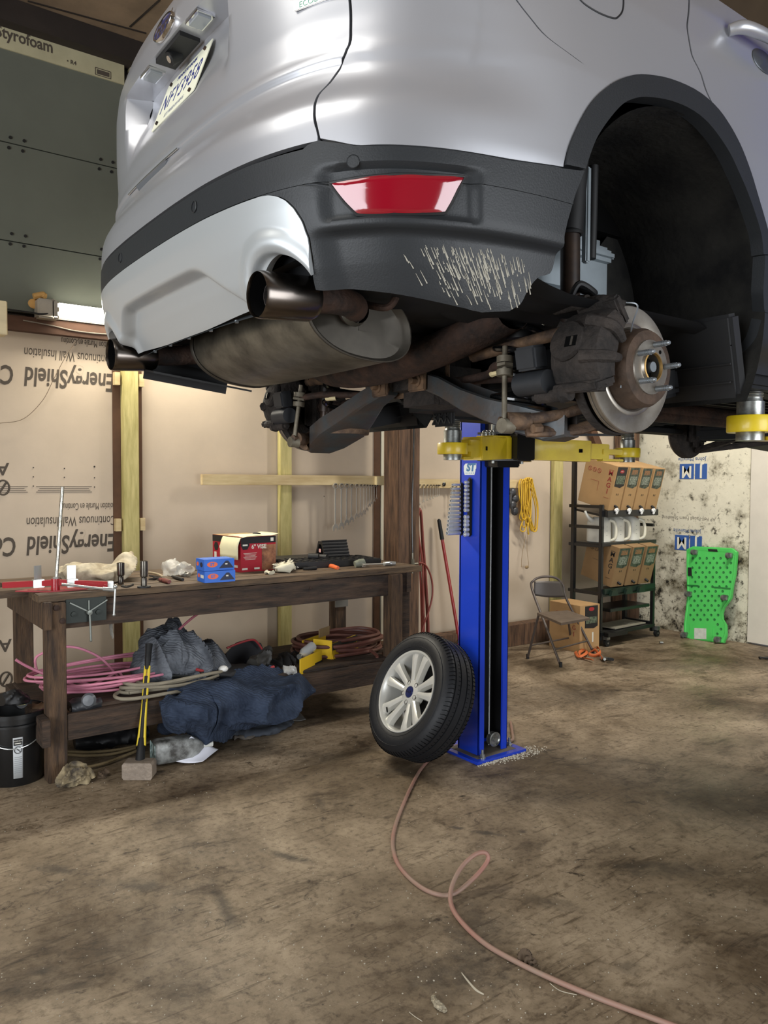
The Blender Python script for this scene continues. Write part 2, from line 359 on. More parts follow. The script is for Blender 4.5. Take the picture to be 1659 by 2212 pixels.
text('lettering', 'ATLAS', frame((1.02, WY-.001, 1.62), (-1, 0, 0), (0, 0, -1)), .11, m_ink, wb, ax='LEFT', bold=.002)
text('lettering', 'ATLAS', frame((1.02, WY-.001, .50), (-1, 0, 0), (0, 0, -1)), .11, m_ink, wb, ax='LEFT', bold=.002)
for zz in (.28, 1.50):
    l_ = MB(); l_.tube([(.985+.035*math.cos(t), WY-.001, zz+.045*math.sin(t)) for t in [k_*.3 for k_ in range(22)]], .006, n=6); l_.cyl((.965, WY-.001, zz-.03), (1.005, WY-.001, zz+.035), .006); l_.build('printed_logo', m_ink, wb)
# foil tape seam strips / brown furring beside studs and studs themselves
def stud(n, xc, w, z0, z1, mt, dep=.05, furr=None):
    if furr:
        b = MB(); b.box((xc-.005, WY-.006, (z0+z1)/2), (furr, .012, z1-z0)); struct('trim_%d' % n, b, m_brown); n += 1
    b = MB(); b.box((xc, WY-.012-dep/2, (z0+z1)/2), (w, dep, z1-z0), bev=.003); return struct('trim_%d' % n, b, mt)
stud(20, 1.775, .105, .08, 2.47, m_stud, .06, .20)
stud(23, 2.98, .10, .08, 2.47, m_stud, .05)
stud(25, 6.115, .13, .08, 2.47, m_stud, .05)
b = MB(); b.box((3.885, WY-.008, 1.24), (.055, .014, 2.4)); struct('trim_27', b, m_brown)
b = MB(); b.box((3.935, WY-.012, 1.24), (.02, .022, 2.4)); struct('trim_28', b, mat('white_strip', 'd5cfba', .6))
for zz in (2.235, 1.245):
    for xx in (1.69, 1.855):
        b = MB(); b.box((xx, WY-.035, zz), (.035, .045, .085)); b.build('blocking', m_fir, bpy.data.objects['trim_21'])
# sill timber along the floor
b = MB(); b.box((4.6, WY-.16, .10), (5.3, .14, .20), bev=.004); struct('baseboard_back', b, m_post)
b = MB(); b.box((1.0, WY-.06, .10), (1.9, .10, .20)); struct('trim_30', b, m_post)
# heavy dark posts (front of the wall)
b = MB(); b.box((3.895, 5.06, 1.25), (.22, .20, 2.5), bev=.006); struct('trim_31', b, m_post)
b = MB(); b.box((7.12, 5.27, 1.25), (.17, .2, 2.5), bev=.006); struct('trim_32', b, m_post)
# diagonal brace near the corner post
b = MB(); b.beam((6.55, WY-.06, 2.2), (7.03, WY-.06, 1.45), .09, .05, up=(0, 1, 0)); struct('trim_33', b, m_brown)
# knot-less narrow pipe in the corner, header overhead shelf end
b = MB(); b.box((.60, 4.95, 2.47), (.66, .10, .19), bev=.004); one('short_timber_board', b, mat('pale_board', 'd8c7a0', .6, var=.15, vscale=3, stretch=(1, 6, 6)), 'pale board end jutting in at the left edge above the printed insulation', 'board')

for x_, y_ in ((72, 1010), (139, 1012), (204, 1008), (72, 1030), (139, 1031), (204, 1032), (72, 1050), (204, 1052), (296, 821), (301, 1114), (1248, 1088), (1248, 1278), (556, 1312), (700, 1072)):
    q = aty(x_, y_, WY-.001); b = MB(); b.cyl((q.x, WY-.0005, q.z), (q.x, WY-.0025, q.z), .006 if (x_, y_) == (204, 1008) else .004, n=8); b.build('nail_hole', mat('nail_dark', '2b2520', .8), wb)
# ================================================================== the lifted car
CO = Vector((1.664, 2.035, 1.625))
car = thing('car', 'silver compact SUV raised on the blue two post lift with its rear wheels off', 'car', CO)
m_sil = mat('silver_paint', (.43, .435, .46), .36, metal=.62, coat=.6); m_sil.node_tree.nodes['Principled BSDF'].inputs['Coat Roughness'].default_value = .16
m_sil2 = mat('satin_silver_plastic', (.43, .45, .455), .38, metal=.5, coat=.15)
m_clad = mat('grey_cladding', '242628', .46, bump=.08, bscale=260, spec=.32)
m_blk = mat('black_plastic', '0d0d0e', .6)
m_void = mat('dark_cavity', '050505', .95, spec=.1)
m_liner = mat('wheel_liner_felt', '171717', .95, col2='2a2926', vscale=7, bump=.3, bscale=60, spec=.15)
m_glass = mat('privacy_glass', '08090a', .06, spec=.6, coat=.5)
m_red = mat('red_lens', '7d0c1c', .12, coat=1.0)
m_chrome = mat('chrome', 'd8d8d8', .12, metal=1.0)
m_steel = mat('machined_steel', 'a8a298', .35, metal=.85, col2='857d72', vscale=9)
m_rust = mat('rusty_steel', '4a352a', .8, metal=.25, col2='211a17', vscale=14, bump=.5, bscale=70)
m_rustl = mat('surface_rust', '7a6048', .75, metal=.3, col2='3c2f27', vscale=16, bump=.4, bscale=60)
m_arm = mat('painted_arm', '3c474c', .5, metal=.3, col2='4a3f38', vscale=9, bump=.15, bscale=40)
m_iron = mat('cast_iron', '37302b', .85, metal=.25, col2='1c1917', vscale=18, bump=.6, bscale=80)
m_muf = mat('muffler_steel', '918d80', .42, metal=.8, col2='55524b', vscale=7, bump=.12, bscale=30)
m_gal = mat('galvanised', '9aa0a4', .4, metal=.8, var=.2, vscale=20)
m_under = mat('underbody_black', '17181a', .65, spec=.3, var=.3)
m_body_in = mat('inner_body_metal', '9aa3a8', .45, metal=.5, var=.2)

PLAN = [(0,0),(.22,.003),(.42,.015),(.60,.045),(.75,.10),(.87,.19),(.945,.32),(.985,.47),(1.0,.65),(1.0,.93),(.995,1.5),(.985,2.4),(.97,3.3),(.93,3.8),(.80,4.16),(.55,4.35),(.25,4.42),(0,4.44)]
def cr(P, t):
    n = len(P); i = int(min(max(math.floor(t), 0), n-2)); f = t-i
    p0, p1, p2, p3 = P[max(i-1, 0)], P[i], P[i+1], P[min(i+2, n-1)]
    return tuple(.5*((2*b)+(-a+c)*f+(2*a-5*b+4*c-d)*f*f+(-a+3*b-3*c+d)*f**3) for a, b, c, d in zip(p0, p1, p2, p3))
UBW = [(.20,-.80),(.26,-.84),(.30,-.868),(.36,-.90),(.43,-.925),(.48,-.936),(.53,-.941),(.585,-.941),(.64,-.940),(.675,-.934),(.70,-.920),(.725,-.904),(.755,-.893),(.764,-.890),(.772,-.898),(.80,-.888),(.86,-.884),(.95,-.888),(1.07,-.890),(1.13,-.884),(1.18,-.868),(1.22,-.85),(1.5,-.70)]
HWW = [(.20,.82),(.26,.852),(.30,.866),(.36,.882),(.425,.893),(.44,.898),(.52,.906),(.60,.909),(.66,.909),(.69,.903),(.72,.899),(.77,.901),(.82,.907),(.88,.911),(.95,.911),(1.0,.908),(1.05,.903),(1.1,.895),(1.15,.884),(1.18,.873),(1.22,.855),(1.5,.74)]
UBX, UBY = zip(*UBW); HWX, HWY = zip(*HWW)
def sm(f, w, r=.012):
    return (f(w-r)+2*f(w)+f(w+r))/4
def S0(s, w):
    sg = -1 if s >= 0 else 1; a = abs(s)
    fade = min(max((7.6-a)/2.2, 0), 1); fade = fade*fade*(3-2*fade)
    cb = .5*(1-math.cos(math.pi*min(a/4.0, 1)))
    ub = sm(lambda q: np.interp(q, UBX, UBY), w, .006 if a < 4.1 else .014)
    ubf = np.interp(w, (.2, .45, .6, .9, 1.2), (-.80, -.93, -.938, -.90, -.86))
    if a > 6: ub = ub*fade+ubf*(1-fade)
    hw = sm(lambda q: np.interp(q, HWX, HWY), w, .014)
    hf = np.interp(w, (.2, .3, .45, .6, .8, 1.0, 1.1, 1.18, 1.22, 1.5), (.84, .87, .90, .912, .915, .908, .895, .873, .855, .74))
    hw = hw*fade+hf*(1-fade)
    x, b = cr(PLAN, a)
    return np.array([ub+b, sg*x*hw, w])
def SN(s, w, off=0.0, fn=None):
    p = S0(s, w)
    a = S0(s+.03, w)-S0(s-.03, w); b = S0(s, w+.006)-S0(s, w-.006)
    n = np.cross(a, b); n /= np.linalg.norm(n)    # outward
    o = off + (fn(s, w, p) if fn else 0.0)
    return Vector(p + n*o)
def interp_poly(P, t, smooth=True):
    # param by arclength-ish in (s, 8w)
    P = [tuple(p) for p in P]
    if len(P) == 1: return P[0]
    d = [0]
    for a, b in zip(P[:-1], P[1:]): d.append(d[-1]+math.hypot(a[0]-b[0], 8*(a[1]-b[1])))
    T = t*d[-1]; i = max(j for j in range(len(d)-1) if d[j] <= T+1e-9)
    f = (T-d[i])/(d[i+1]-d[i]) if d[i+1] > d[i] else 0
    return cr(P, i+f) if smooth else tuple(a+(b-a)*f for a, b in zip(P[i], P[i+1]))
def coons(bot, top, left, right, n, m, off=0.0, fn=None, lip=.014, mir=False, smooth=True):
    """grid over the body surface bounded by four curves in (s, w)"""
    G = []
    I = lambda P, t: interp_poly(P, t, smooth)
    c00, c10, c01, c11 = I(bot, 0), I(bot, 1), I(top, 0), I(top, 1)
    for j in range(m+1):
        v = j/m; row = []
        L_, R_ = I(left, v), I(right, v)
        for i in range(n+1):
            u = i/n; B, T = I(bot, u), I(top, u); q = []
            for k in (0, 1):
                q.append((1-v)*B[k]+v*T[k]+(1-u)*L_[k]+u*R_[k]-((1-u)*(1-v)*c00[k]+u*(1-v)*c10[k]+(1-u)*v*c01[k]+u*v*c11[k]))
            s, w = q
            row.append((s*(-1 if mir else 1), w))
        G.append(row)
    return surf_grid(G, off, fn, lip)
def surf_grid(G, off=0.0, fn=None, lip=.014):
    mb = MB(); P = [[CO+SN(s, w, off, fn) for s, w in row] for row in G]; mb.grid(P)
    if lip:
        n, m = len(G[0]), len(G)
        ring = [(0, i) for i in range(n)]+[(j, n-1) for j in range(1, m)]+[(m-1, i) for i in range(n-2, -1, -1)]+[(j, 0) for j in range(m-2, 0, -1)]
        A = [P[j][i] for j, i in ring]; B = [CO+SN(G[j][i][0], G[j][i][1], off-lip, fn) for j, i in ring]
        mb.grid([A, B], True)
    return mb
def both(name, mtl, label=None, **k):
    o = coons(**k).build(name, mtl, car, smooth=50); o2 = coons(mir=True, **k).build(name, mtl, car, smooth=50)
    return o, o2

# --- tailgate -------------------------------------------------------
SEAM = [(4.02, .602), (3.93, .65), (3.90, .70), (4.02, .74), (4.10, .765), (4.17, .80), (4.13, .87), (4.09, .95), (4.02, 1.05), (3.90, 1.16)]
def seam(w):
    return float(np.interp(w, [p[1] for p in SEAM], [p[0] for p in SEAM]))
def smooth01(x): x = min(max(x, 0), 1); return x*x*(3-2*x)
def tail_fn(s, w, p):
    l = abs(p[1]); o = 0.0
    # number-plate recess under the overhanging ledge
    if .80 < w < 1.068:
        dep = .075*smooth01((w-.84)/.20); edge = smooth01((.355-l)/.035)
        o -= dep*edge
    # grab recess under the crease
    if .70 < w < .762 and -.02 < p[1] < .21:
        pass
    return o
def tail_ws():
    ws = list(np.linspace(.594, .755, 20))+[.760, .764, .768, .772, .778]+list(np.linspace(.79, 1.062, 34))+[1.066, 1.0685, 1.071, 1.076]+list(np.linspace(1.09, 1.20, 14))
    return ws
def tgrid(sgn=1):
    G = []
    for w in tail_ws():
        se = seam(w)
        wl = lambda s: w if w > .62 else w+(.004*(abs(s)/4)**2)
        row = []
        for i in range(97):
            t = -1+2*i/96; row.append((t*se, wl(t*se)))
        G.append(row)
    return G
tg = surf_grid(tgrid(), 0, tail_fn).build('tailgate', m_sil, car, smooth=42)
# ledge trim, lamps, camera, badge
def tg_pt(l, w, off=0): # point on the tailgate at lateral l
    lo, hi = 0.0, 4.0
    for _ in range(30):
        md = (lo+hi)/2
        if abs(S0(md, w)[1]) < abs(l): lo = md
        else: hi = md
    return CO+SN(lo*(-1 if l > 0 else 1), w, off)
for sg in (-1, 1):
    mb = MB(); mb.box(CO+Vector((-.862, sg*.165, 1.064)), (.046, .075, .006)); lp = mb.build('number_plate_lamp', m_chrome, tg)
    mb = MB(); mb.box(CO+Vector((-.862, sg*.165, 1.0595)), (.034, .058, .006)); mb.build('lens', mat('clear_lens', '8a8f93', .2), lp)
mb = MB(); mb.box(CO+Vector((-.855, .0, 1.062)), (.055, .17, .012)); cp_ = mb.build('camera_housing', m_blk, tg)
mb = MB(); mb.cyl(CO+Vector((-.845, .01, 1.06)), CO+Vector((-.872, .012, 1.040)), .015, .017); mb.build('reversing_camera', m_blk, tg)
mb = MB(); mb.cyl(CO+Vector((-.871, .012, 1.041)), CO+Vector((-.8745, .0122, 1.0385)), .009); mb.build('camera_lens', m_chrome, tg)
# emblem: chrome ring, blue oval with a script wordmark
def emblem(parent, Mx, a, b_, mt2):
    N_ = 40
    ov = lambda r1, r2, z: [Mx @ Vector((r1*math.cos(2*math.pi*i/N_), r2*math.sin(2*math.pi*i/N_), z)) for i in range(N_)]
    mb = MB(); mb.grid([ov(a, b_, -.006), ov(a, b_, .004), ov(a*.97, b_*.94, .007), ov(a*.90, b_*.82, .006), ov(a*.90, b_*.82, .003)], True); e = mb.build('emblem_ring', m_chrome, parent)
    mb = MB(); mb.add(ov(a*.91, b_*.83, .0045), [tuple(range(N_))]); mb.build('emblem_oval', mt2, e)
    text('emblem_script', 'Ford', Mx @ Matrix.Translation((0, -b_*.02, .005)), a*.85, m_chrome, e, shear=.35, bold=.001, sx=.95)
m_blue = mat('emblem_blue', '1c2a63', .25, coat=1.0)
ec = tg_pt(0, 1.11, 0); up_ = tg_pt(0, 1.15)-tg_pt(0, 1.10)
emblem(tg, frame(ec+Vector((-.004, 0, 0)), (0, -1, 0), up_), .066, .030, m_blue)
# number plate
PLT = CO+Vector((-.820, .152, 1.040)); PLX = Vector((0, -1, 0)); PLY = Vector((.052, 0, .143)).normalized()
Mp = frame(PLT - PLY*.076 + PLX*.152, PLX, PLY)
mb = MB(); mb.prism([(x*.1525-math.copysign(.012*(abs(y) < 1), x)*0, y*.0765) for x, y in ((-.94,-1),(.94,-1),(.985,-.97),(1,-.88),(1,.88),(.985,.97),(.94,1),(-.94,1),(-.985,.97),(-1,.88),(-1,-.88),(-.985,-.97))], -.001, .001, Mp)
pl = mb.build('number_plate', mat('plate_cream', 'd9d8c2', .45), tg)
mb = MB(); mb.box(CO+Vector((-.822, -.0, .968)), (.008, .29, .13), (0, R(20), 0)); mb.build('plate_backing', m_blk, tg)
m_navy = mat('plate_navy', '2b3370', .5)
text('plate_number', 'NFY3958', Mp @ Matrix.Translation((0, -.002, .0013)), .088, m_navy, pl, sx=.72, bold=0, spacing=1.12)
text('plate_motto', 'PENNSYLVANIA', Mp @ Matrix.Translation((0, .058, .0013)), .019, m_navy, pl, sx=1.0)
text('plate_motto', 'LET FREEDOM RING', Mp @ Matrix.Translation((0, -.058, .0013)), .017, mat('plate_grey', '8e9097', .6), pl, sx=.9)
for x in (-.115, .115):
    for y in (-.062, .062):
        mb = MB(); mb.cyl(Mp @ Vector((x, y, 0)), Mp @ Vector((x, y, .006)), .0055, n=6); mb.build('plate_screw', m_rust, pl)
# engine badge letters on the right corner
Mb = frame(tg_pt(-.64, .905, .001), tg_pt(-.70, .905)-tg_pt(-.58, .905), (0, 0, 1))
mb = MB(); mb.box((0, 0, 0), (.125, .017, .004), bev=.001); mb.v = [tuple(Mb @ Vector(v)) for v in mb.v]; bd = mb.build('badge', m_chrome, tg)
text('badge_lettering', 'ECOBOOST', Mb @ Matrix.Translation((0, 0, .0022)), .017, mat('badge_green', '4c8a70', .4), bd, sx=1.1)
# grab recess: flat plate with the hollow's shade put into its grey
mb = MB(); c_ = tg_pt(.10, .752, 0)
mb.prism([(-.115, .010), (-.10, .014), (.10, .014), (.125, .008), (.06, -.022), (-.055, -.026), (-.08, -.018)], -.010, .0015, frame(c_, (0, -1, 0), (0, 0, 1))); mb.build('grab_recess_shade', mat('handle_shadow_grey', '6d7075', .4, metal=.5), tg)
mb = MB(); mb.tube([tg_pt(l, .7665, .0025) for l in np.linspace(.30, -.10, 9)], .0025, n=6); mb.build('grab_handle_edge', m_chrome, tg)

# --- corner, quarter panels, doors ---------------------------------
ARCH = [(7.58,.588),(7.65,.643),(7.87,.733),(8.14,.796),(8.45,.838),(8.69,.859),(8.90,.873),(9.09,.879),(9.22,.876),(9.35,.862),(9.46,.835),(9.56,.797),(9.64,.756),(9.71,.71),(9.84,.611),(9.88,.553)]
TOPW = 1.17
corner_L = [(seam(w)+.045, w) for w in np.linspace(.602, TOPW, 24)]
BS = [(8.14,.796),(7.62,.818),(7.09,.841),(6.80,.868),(6.50,.904),(6.25,.95),(6.0,1.02),(5.85,1.10),(5.8,TOPW)]
both('bumper_corner_panel', m_sil, bot=[(4.07,.602),(4.3,.592),(4.6,.580),(4.91,.578),(5.72,.577),(6.74,.577),(7.58,.588)], top=[(corner_L[-1][0], TOPW), (5.8, TOPW)], left=corner_L,
     right=ARCH[:4]+BS[1:], n=70, m=60)
RD = [(9.34,.864),(9.26,.895),(9.20,.931),(9.13,.955),(9.10,.972),(9.06,1.022),(9.08,1.08),(9.10,TOPW)]
both('quarter_panel', m_sil, bot=ARCH[3:10], top=[(5.83, TOPW), (7.4, TOPW), (9.07, TOPW)], left=[(s+.035, w) for s, w in BS], right=[(s-.012, w) for s, w in RD], n=64, m=44)
both('rear_door', m_sil, bot=[(9.93,.42),(10.1,.42),(10.30,.42)], top=[(9.12, TOPW), (9.7, TOPW), (10.28, TOPW)], left=[(9.93,.42)]+[(s+.015, w) for s, w in ARCH[:8:-1]]+[(s+.004, w) for s, w in RD], right=[(10.30, .42), (10.28, TOPW)], n=40, m=60)
both('front_door', m_sil, bot=[(10.33,.42),(11.30,.42)], top=[(10.31, TOPW), (11.2, TOPW-.02)], left=[(10.33,.42),(10.31,TOPW)], right=[(11.30,.42),(11.2,TOPW-.02)], n=24, m=26)
FA = [(11.42,.42),(11.45,.60),(11.6,.74),(11.86,.80),(12.15,.78),(12.38,.66),(12.45,.50)]
both('front_wing', m_sil, bot=FA[1:], top=[(11.23, 1.14), (12.0, 1.05), (13.2, .92)], left=[(11.45,.60),(11.35,.9),(11.23,1.14)], right=[(12.45,.50),(13.2,.62),(13.2,.92)], n=34, m=20)
both('front_bumper', m_sil, bot=[(12.5,.30),(17,.30)], top=[(13.2,.90),(17,.86)], left=[(12.5,.30),(12.5,.55),(13.2,.90)], right=[(17,.30),(17,.86)], n=30, m=16)
# dark body shell behind the shut lines
for mi in (False, True):
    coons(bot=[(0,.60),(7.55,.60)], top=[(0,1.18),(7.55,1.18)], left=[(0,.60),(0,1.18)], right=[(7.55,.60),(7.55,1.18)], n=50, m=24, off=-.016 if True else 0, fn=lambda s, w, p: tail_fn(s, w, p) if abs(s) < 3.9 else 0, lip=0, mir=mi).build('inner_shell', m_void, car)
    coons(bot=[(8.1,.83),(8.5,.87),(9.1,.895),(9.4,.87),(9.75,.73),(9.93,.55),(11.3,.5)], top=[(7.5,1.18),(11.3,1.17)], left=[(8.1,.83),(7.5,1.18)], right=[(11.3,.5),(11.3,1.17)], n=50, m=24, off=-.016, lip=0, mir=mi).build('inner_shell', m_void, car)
# fuel door: groove outline on the right quarter
FD = [(7.47,.962),(7.60,.948),(7.73,.942),(7.93,.940),(8.12,.945),(8.19,.955),(8.24,.973),(8.24,1.0),(8.20,1.04),(8.05,1.085),(7.8,1.09),(7.5,1.075),(7.35,1.02),(7.38,.98),(7.47,.962)]
mb = MB(); mb.tube([CO+SN(s, w, .0) for s, w in FD], .0022, n=6, sub=5); mb.build('fuel_flap_gap', m_blk, car)
# door handle
for sg in (1, -1):
    def hp(u, w, off):
        s = 9+(u+.936-.93)/.57
        return CO+SN(s*sg, w, off)
    mb = MB(); pts = [(.235, 1.082, .006), (.26, 1.085, .030), (.32, 1.083, .044), (.40, 1.08, .050), (.48, 1.078, .046), (.53, 1.077, .030), (.55, 1.077, .005)]
    mb.tube([hp(*p) for p in pts], [.014, .017, .016, .013, .013, .014, .010], n=12); hd = mb.build('door_handle', m_sil, car)
    mb = MB(); c = hp(.41, 1.062, .0015); mb.lathe(c, hp(.41, 1.062, .02)-c, [(.058, 0), (.054, .002), (.0, .002)], n=28, up=(1, 0, 0), squash=.55); mb.build('handle_recess', mat('recess_grey', '5a5d62', .35, metal=.6), hd)

# --- cladding -------------------------------------------------------
def ins_edge(w): return float(np.interp(w, (.28,.32,.36,.42,.45,.477,.495,.507,.514,.518), (3.70,3.73,3.79,3.82,3.76,3.65,3.52,3.37,3.20,2.9)))
AE = lambda w: float(np.interp(w, (.26,.28,.32,.363,.428,.479,.54,.592), (6.6,6.85,7.13,7.39,7.60,7.67,7.78,7.90)))
def lowb(s): return float(np.interp(s, (3.7,3.8,4.84,6.14,6.6,7.2), (.325,.322,.303,.276,.285,.335)))
REFL = [(4.19,.515),(4.6,.519),(5.12,.523),(5.6,.526),(6.10,.530),(6.02,.505),(5.92,.477),(5.82,.457),(5.5,.452),(5.1,.450),(4.56,.451),(4.40,.475)]
def inpoly(P, x, y):
    c = False
    for i in range(len(P)):
        (x1, y1), (x2, y2) = P[i], P[i-1]
        if (y1 > y) != (y2 > y) and x < (x2-x1)*(y-y1)/(y2-y1)+x1: c = not c
    return c
def clad_fn(s, w, p):
    a = abs(s); o = .002
    k = smooth01((a-3.75)/.5)
    # step: lower part of the side tucks in below the feature line
    o -= .022*k*smooth01((.434-w)/.022)
    # shallow pocket around the reflector
    if a > 3.9:
        e = smooth01((a-3.95)/.3)*smooth01((6.35-a)/.2)*smooth01((w-.44)/.012)*smooth01((.548-w)/.014)
        o -= .014*e
    return o
def clad_grid(mir=False):
    G = []
    ws = list(np.linspace(0, 1, 52))
    for t in ws:
        row = []
        wn = .275+(.592-.275)*t
        for i in range(101):
            u = i/100
            s0 = ins_edge(wn) if wn < .5185 else 0
            s1 = AE(wn); s = s0+(s1-s0)*u
            lo = lowb(max(s, 3.7)); top = .586 if s < 3.8 else float(np.interp(s, (3.8,4.02,4.3,4.6,4.91,6.74,7.58,7.9), (.590,.598,.588,.577,.574,.573,.584,.592)))
            bl = smooth01((.50-wn)/.2)
            w = wn+(lo-.275)*smooth01(1-(wn-.275)/.12) if s > 3.6 else wn
            w += (top-.592)*smooth01((wn-.54)/.05)
            row.append(((-s if mir else s), w))
        G.append(row)
    return G
for mi in (False, True):
    g = clad_grid(mi)
    # the centre band rows (w>.5185) start at s=0; the rows below start at the insert's edge
    kk = next(j for j, r_ in enumerate(g) if abs(r_[0][0]) < .01)
    surf_grid(g[:kk], 0, clad_fn, .02).build('bumper_cladding', m_clad, car, smooth=40)
    lowrow = [(s, .5185) for s, w in g[kk]]
    surf_grid([lowrow]+g[kk:], 0, clad_fn, .02).build('bumper_band', m_clad, car, smooth=40)
    mb = MB(); sgn = -1 if mi else 1
    # reflector lens
    RF = REFL; cen = (5.1, .488)
    outer = [CO+SN(sgn*s, w, -.006) for s, w in RF]
    GR = []
    for k in range(9):
        f = 1-k/8
        GR.append([CO+SN(sgn*(cen[0]+(s-cen[0])*f), cen[1]+(w-cen[1])*f, -.006+.004*min(1, k/1.5)) for s, w in [interp_poly(RF+[RF[0]], i/60, False) for i in range(60)]])
    mb.grid([[p for p in GR[0]]]+GR, True); rf = mb.build('reflector', m_red, car, smooth=60)
    mb = MB(); mb.tube([CO+SN(sgn*s, w, -.007) for s, w in RF+[RF[0]]], .0035, n=6, smooth=False); mb.build('reflector_surround', m_blk, rf)
    mb = MB(); c0 = CO+SN(sgn*4.56, .548, .0015); c1 = CO+SN(sgn*4.56, .548, .004); mb.lathe(c0, c1-c0, [(.0135, 0), (.0135, .001), (.0125, .0022), (.0118, .0008), (0, .0008)], n=24); mb.build('parking_sensor', m_clad, car)
for l_ in (.22, -.30):
    c0 = tg_pt(l_, .555, .002); mb = MB(); mb.lathe(c0, (-1, 0, 0), [(.0135, 0), (.0135, .002), (.012, .003), (.0118, .001), (0, .001)], n=20); mb.build('parking_sensor', m_clad, car)
# dried road spray on the lower corner
mb = MB(); rg = random.Random(3)
for k in range(230):
    s = rg.gauss(6.3, .50); w = .402-abs(rg.gauss(0, .05)); L_ = rg.uniform(.003, .020)
    if w < lowb(s)+.022 or s > 7.05 or w > .405: continue
    pts = [CO+SN(s+t*L_*(3.5-2.4*(s-5.6)), w-t*L_*1.6, .002+.0006-.022*smooth01((.434-w)/.022)*1.0, None) for t in (0, .5, 1)]
    mb.tube(pts, [.0004, .0007, .0014], n=5, sub=2)
tag(mb.build('road_spray', mat('dried_mud', '9c9789', .6), car), kind='stuff')
# silver lower insert
TR = [(-.47,.300),(-.33,.425),(.33,.425),(.47,.300)]
def ins_fn(s, w, p):
    a = abs(p[1]); o = .004
    # recessed pan at the middle with sloped ends
    hwid = .28+(.425-w)*1.5
    o -= .034*smooth01((hwid-a)/.06)*smooth01((.432-w)/.030)
    # bulge round each tail pipe
    d = math.hypot(a-(.545 if p[1] < 0 else .475), (w-.305)/1.15)
    o += .012*smooth01(1-abs(d-.103)/.030)
    o -= .012*smooth01((.090-d)/.010)
    return o
G = []
for j in range(53):
    t = j/52; row = []
    for i in range(181):
        u = -1+2*i/180
        wn = .285+(.514-.285)*t
        se = ins_edge(wn)-.03
        s = u*se; l = abs(S0(s, .33)[1])
        lo = .292+.022*smooth01((l-.1)/.5)
        d = abs(l-(.545 if u > 0 else .475))
        if d < .082: lo = max(lo, .305+math.sqrt(.082**2-d*d)*1.15)
        w = lo+(.5155-lo)*t
        se = ins_edge(w)-.03; row.append((u*se, w))
    G.append(row)
surf_grid(G, 0, ins_fn, .02).build('lower_bumper_insert', m_sil2, car, smooth=45)
mb = MB(); G = []
for k in range(2):
    G.append([CO+SN(s, .290, -.028-.03*k) for s in np.linspace(-2.3, 2.3, 40)])
mb.grid(G); mb.build('bumper_lower_lip', mat('lip_grey', '4c4f50', .5, metal=.3), car)
for l in (-.42, -.28, -.14, .0, .14, .28):
    mb = MB(); p = tg_pt(l, .288, -.04); mb.cyl(p+Vector((.0, 0, -.004)), p+Vector((0, 0, .003)), .005, n=8); mb.build('lip_clip', m_gal, car)
# wheel-arch trims
AI = [(7.90,.596),(8.02,.674),(8.28,.753),(8.50,.789),(8.71,.808),(8.92,.822),(9.10,.826),(9.24,.818),(9.36,.797),(9.47,.768),(9.55,.736),(9.64,.694),(9.72,.647),(9.79,.595),(9.82,.546)]
for mi in (1, -1):
    G = []
    for i in range(81):
        t = i/80; a = interp_poly([(7.60, .592)]+ARCH[1:], t); b_ = interp_poly(AI, t)
        G.append([(mi*(a[0]+(b_[0]-a[0])*k/5), a[1]+(b_[1]-a[1])*k/5) for k in range(6)])
    surf_grid(G, .006, None, .035).build('wheel_arch_trim', m_clad, car, smooth=50)
    # sill cladding ahead of the arch
    coons(bot=[(9.66,.235),(10.3,.235),(11.32,.24)], top=[(9.93,.41),(11.32,.41)], left=[(9.66,.237),(9.75,.314),(9.83,.391),(9.84,.40)], right=[(11.32,.24),(11.32,.41)], n=40, m=14, off=.004, fn=lambda s, w, p: -.04*smooth01((.34-w)/.09), lip=.03, mir=(mi < 0)).build('sill_cladding', m_clad, car, smooth=45)
    coons(bot=[(9.835,.40),(9.96,.40)], top=[(9.83,.545),(9.895,.545)], left=[(9.835,.40),(9.83,.545)], right=[(9.96,.40),(9.895,.545)], n=6, m=12, off=.007, lip=.035, mir=(mi < 0)).build('arch_trim_lower', m_clad, car, smooth=45)
# tail lights, glass and roof
for sg in (False, True):
    coons(bot=[(4.15,1.02),(4.8,1.0),(6.05,1.01)], top=[(4.1,1.15),(4.8,1.155),(5.8,1.15)], left=[(4.15,1.02),(4.1,1.15)], right=[(6.05,1.01),(5.8,1.15)], n=30, m=12, off=.008, lip=.012, mir=sg).build('tail_light', mat('smoked_lens', '35080c', .1, coat=1.0), car, smooth=60)
sa = list(np.linspace(0, 17, 90))
def ringat(zi):
    out = []
    for s in sa+[-x for x in sa[-2:0:-1]]:
        p = S0(s, 1.17); x, y = p[0], p[1]
        # pull the outline in towards the cabin
        u = x; k = zi
        u2 = min(max(u, -.87+.38*k), 2.35-.95*k); y2 = y*(1-.20*k)
        out.append((u2, y2))
    return out
mb = MB()
rows = []
for zi in (0, .12, .3, .6, .85, 1.0):
    rows.append([CO+Vector((u, y*.985, 1.165+.41*zi)) for u, y in ringat(zi)])
mb.grid(rows, True); mb.build('window_glass', m_glass, car, smooth=50)
mb = MB(); rows = []
for zi, dz, k in ((1.0, 0, 1.015), (1.0, .03, .99), (1.0, .065, .86), (1.0, .085, .5), (1.0, .09, .001)):
    rg_ = ringat(1.0); cx = sum(p[0] for p in rg_)/len(rg_)
    rows.append([CO+Vector((cx+(u-cx)*k, y*k, 1.57+dz)) for u, y in rg_])
mb.grid(rows, True); mb.build('roof', m_sil, car, smooth=50)
mb = MB(); rows = []
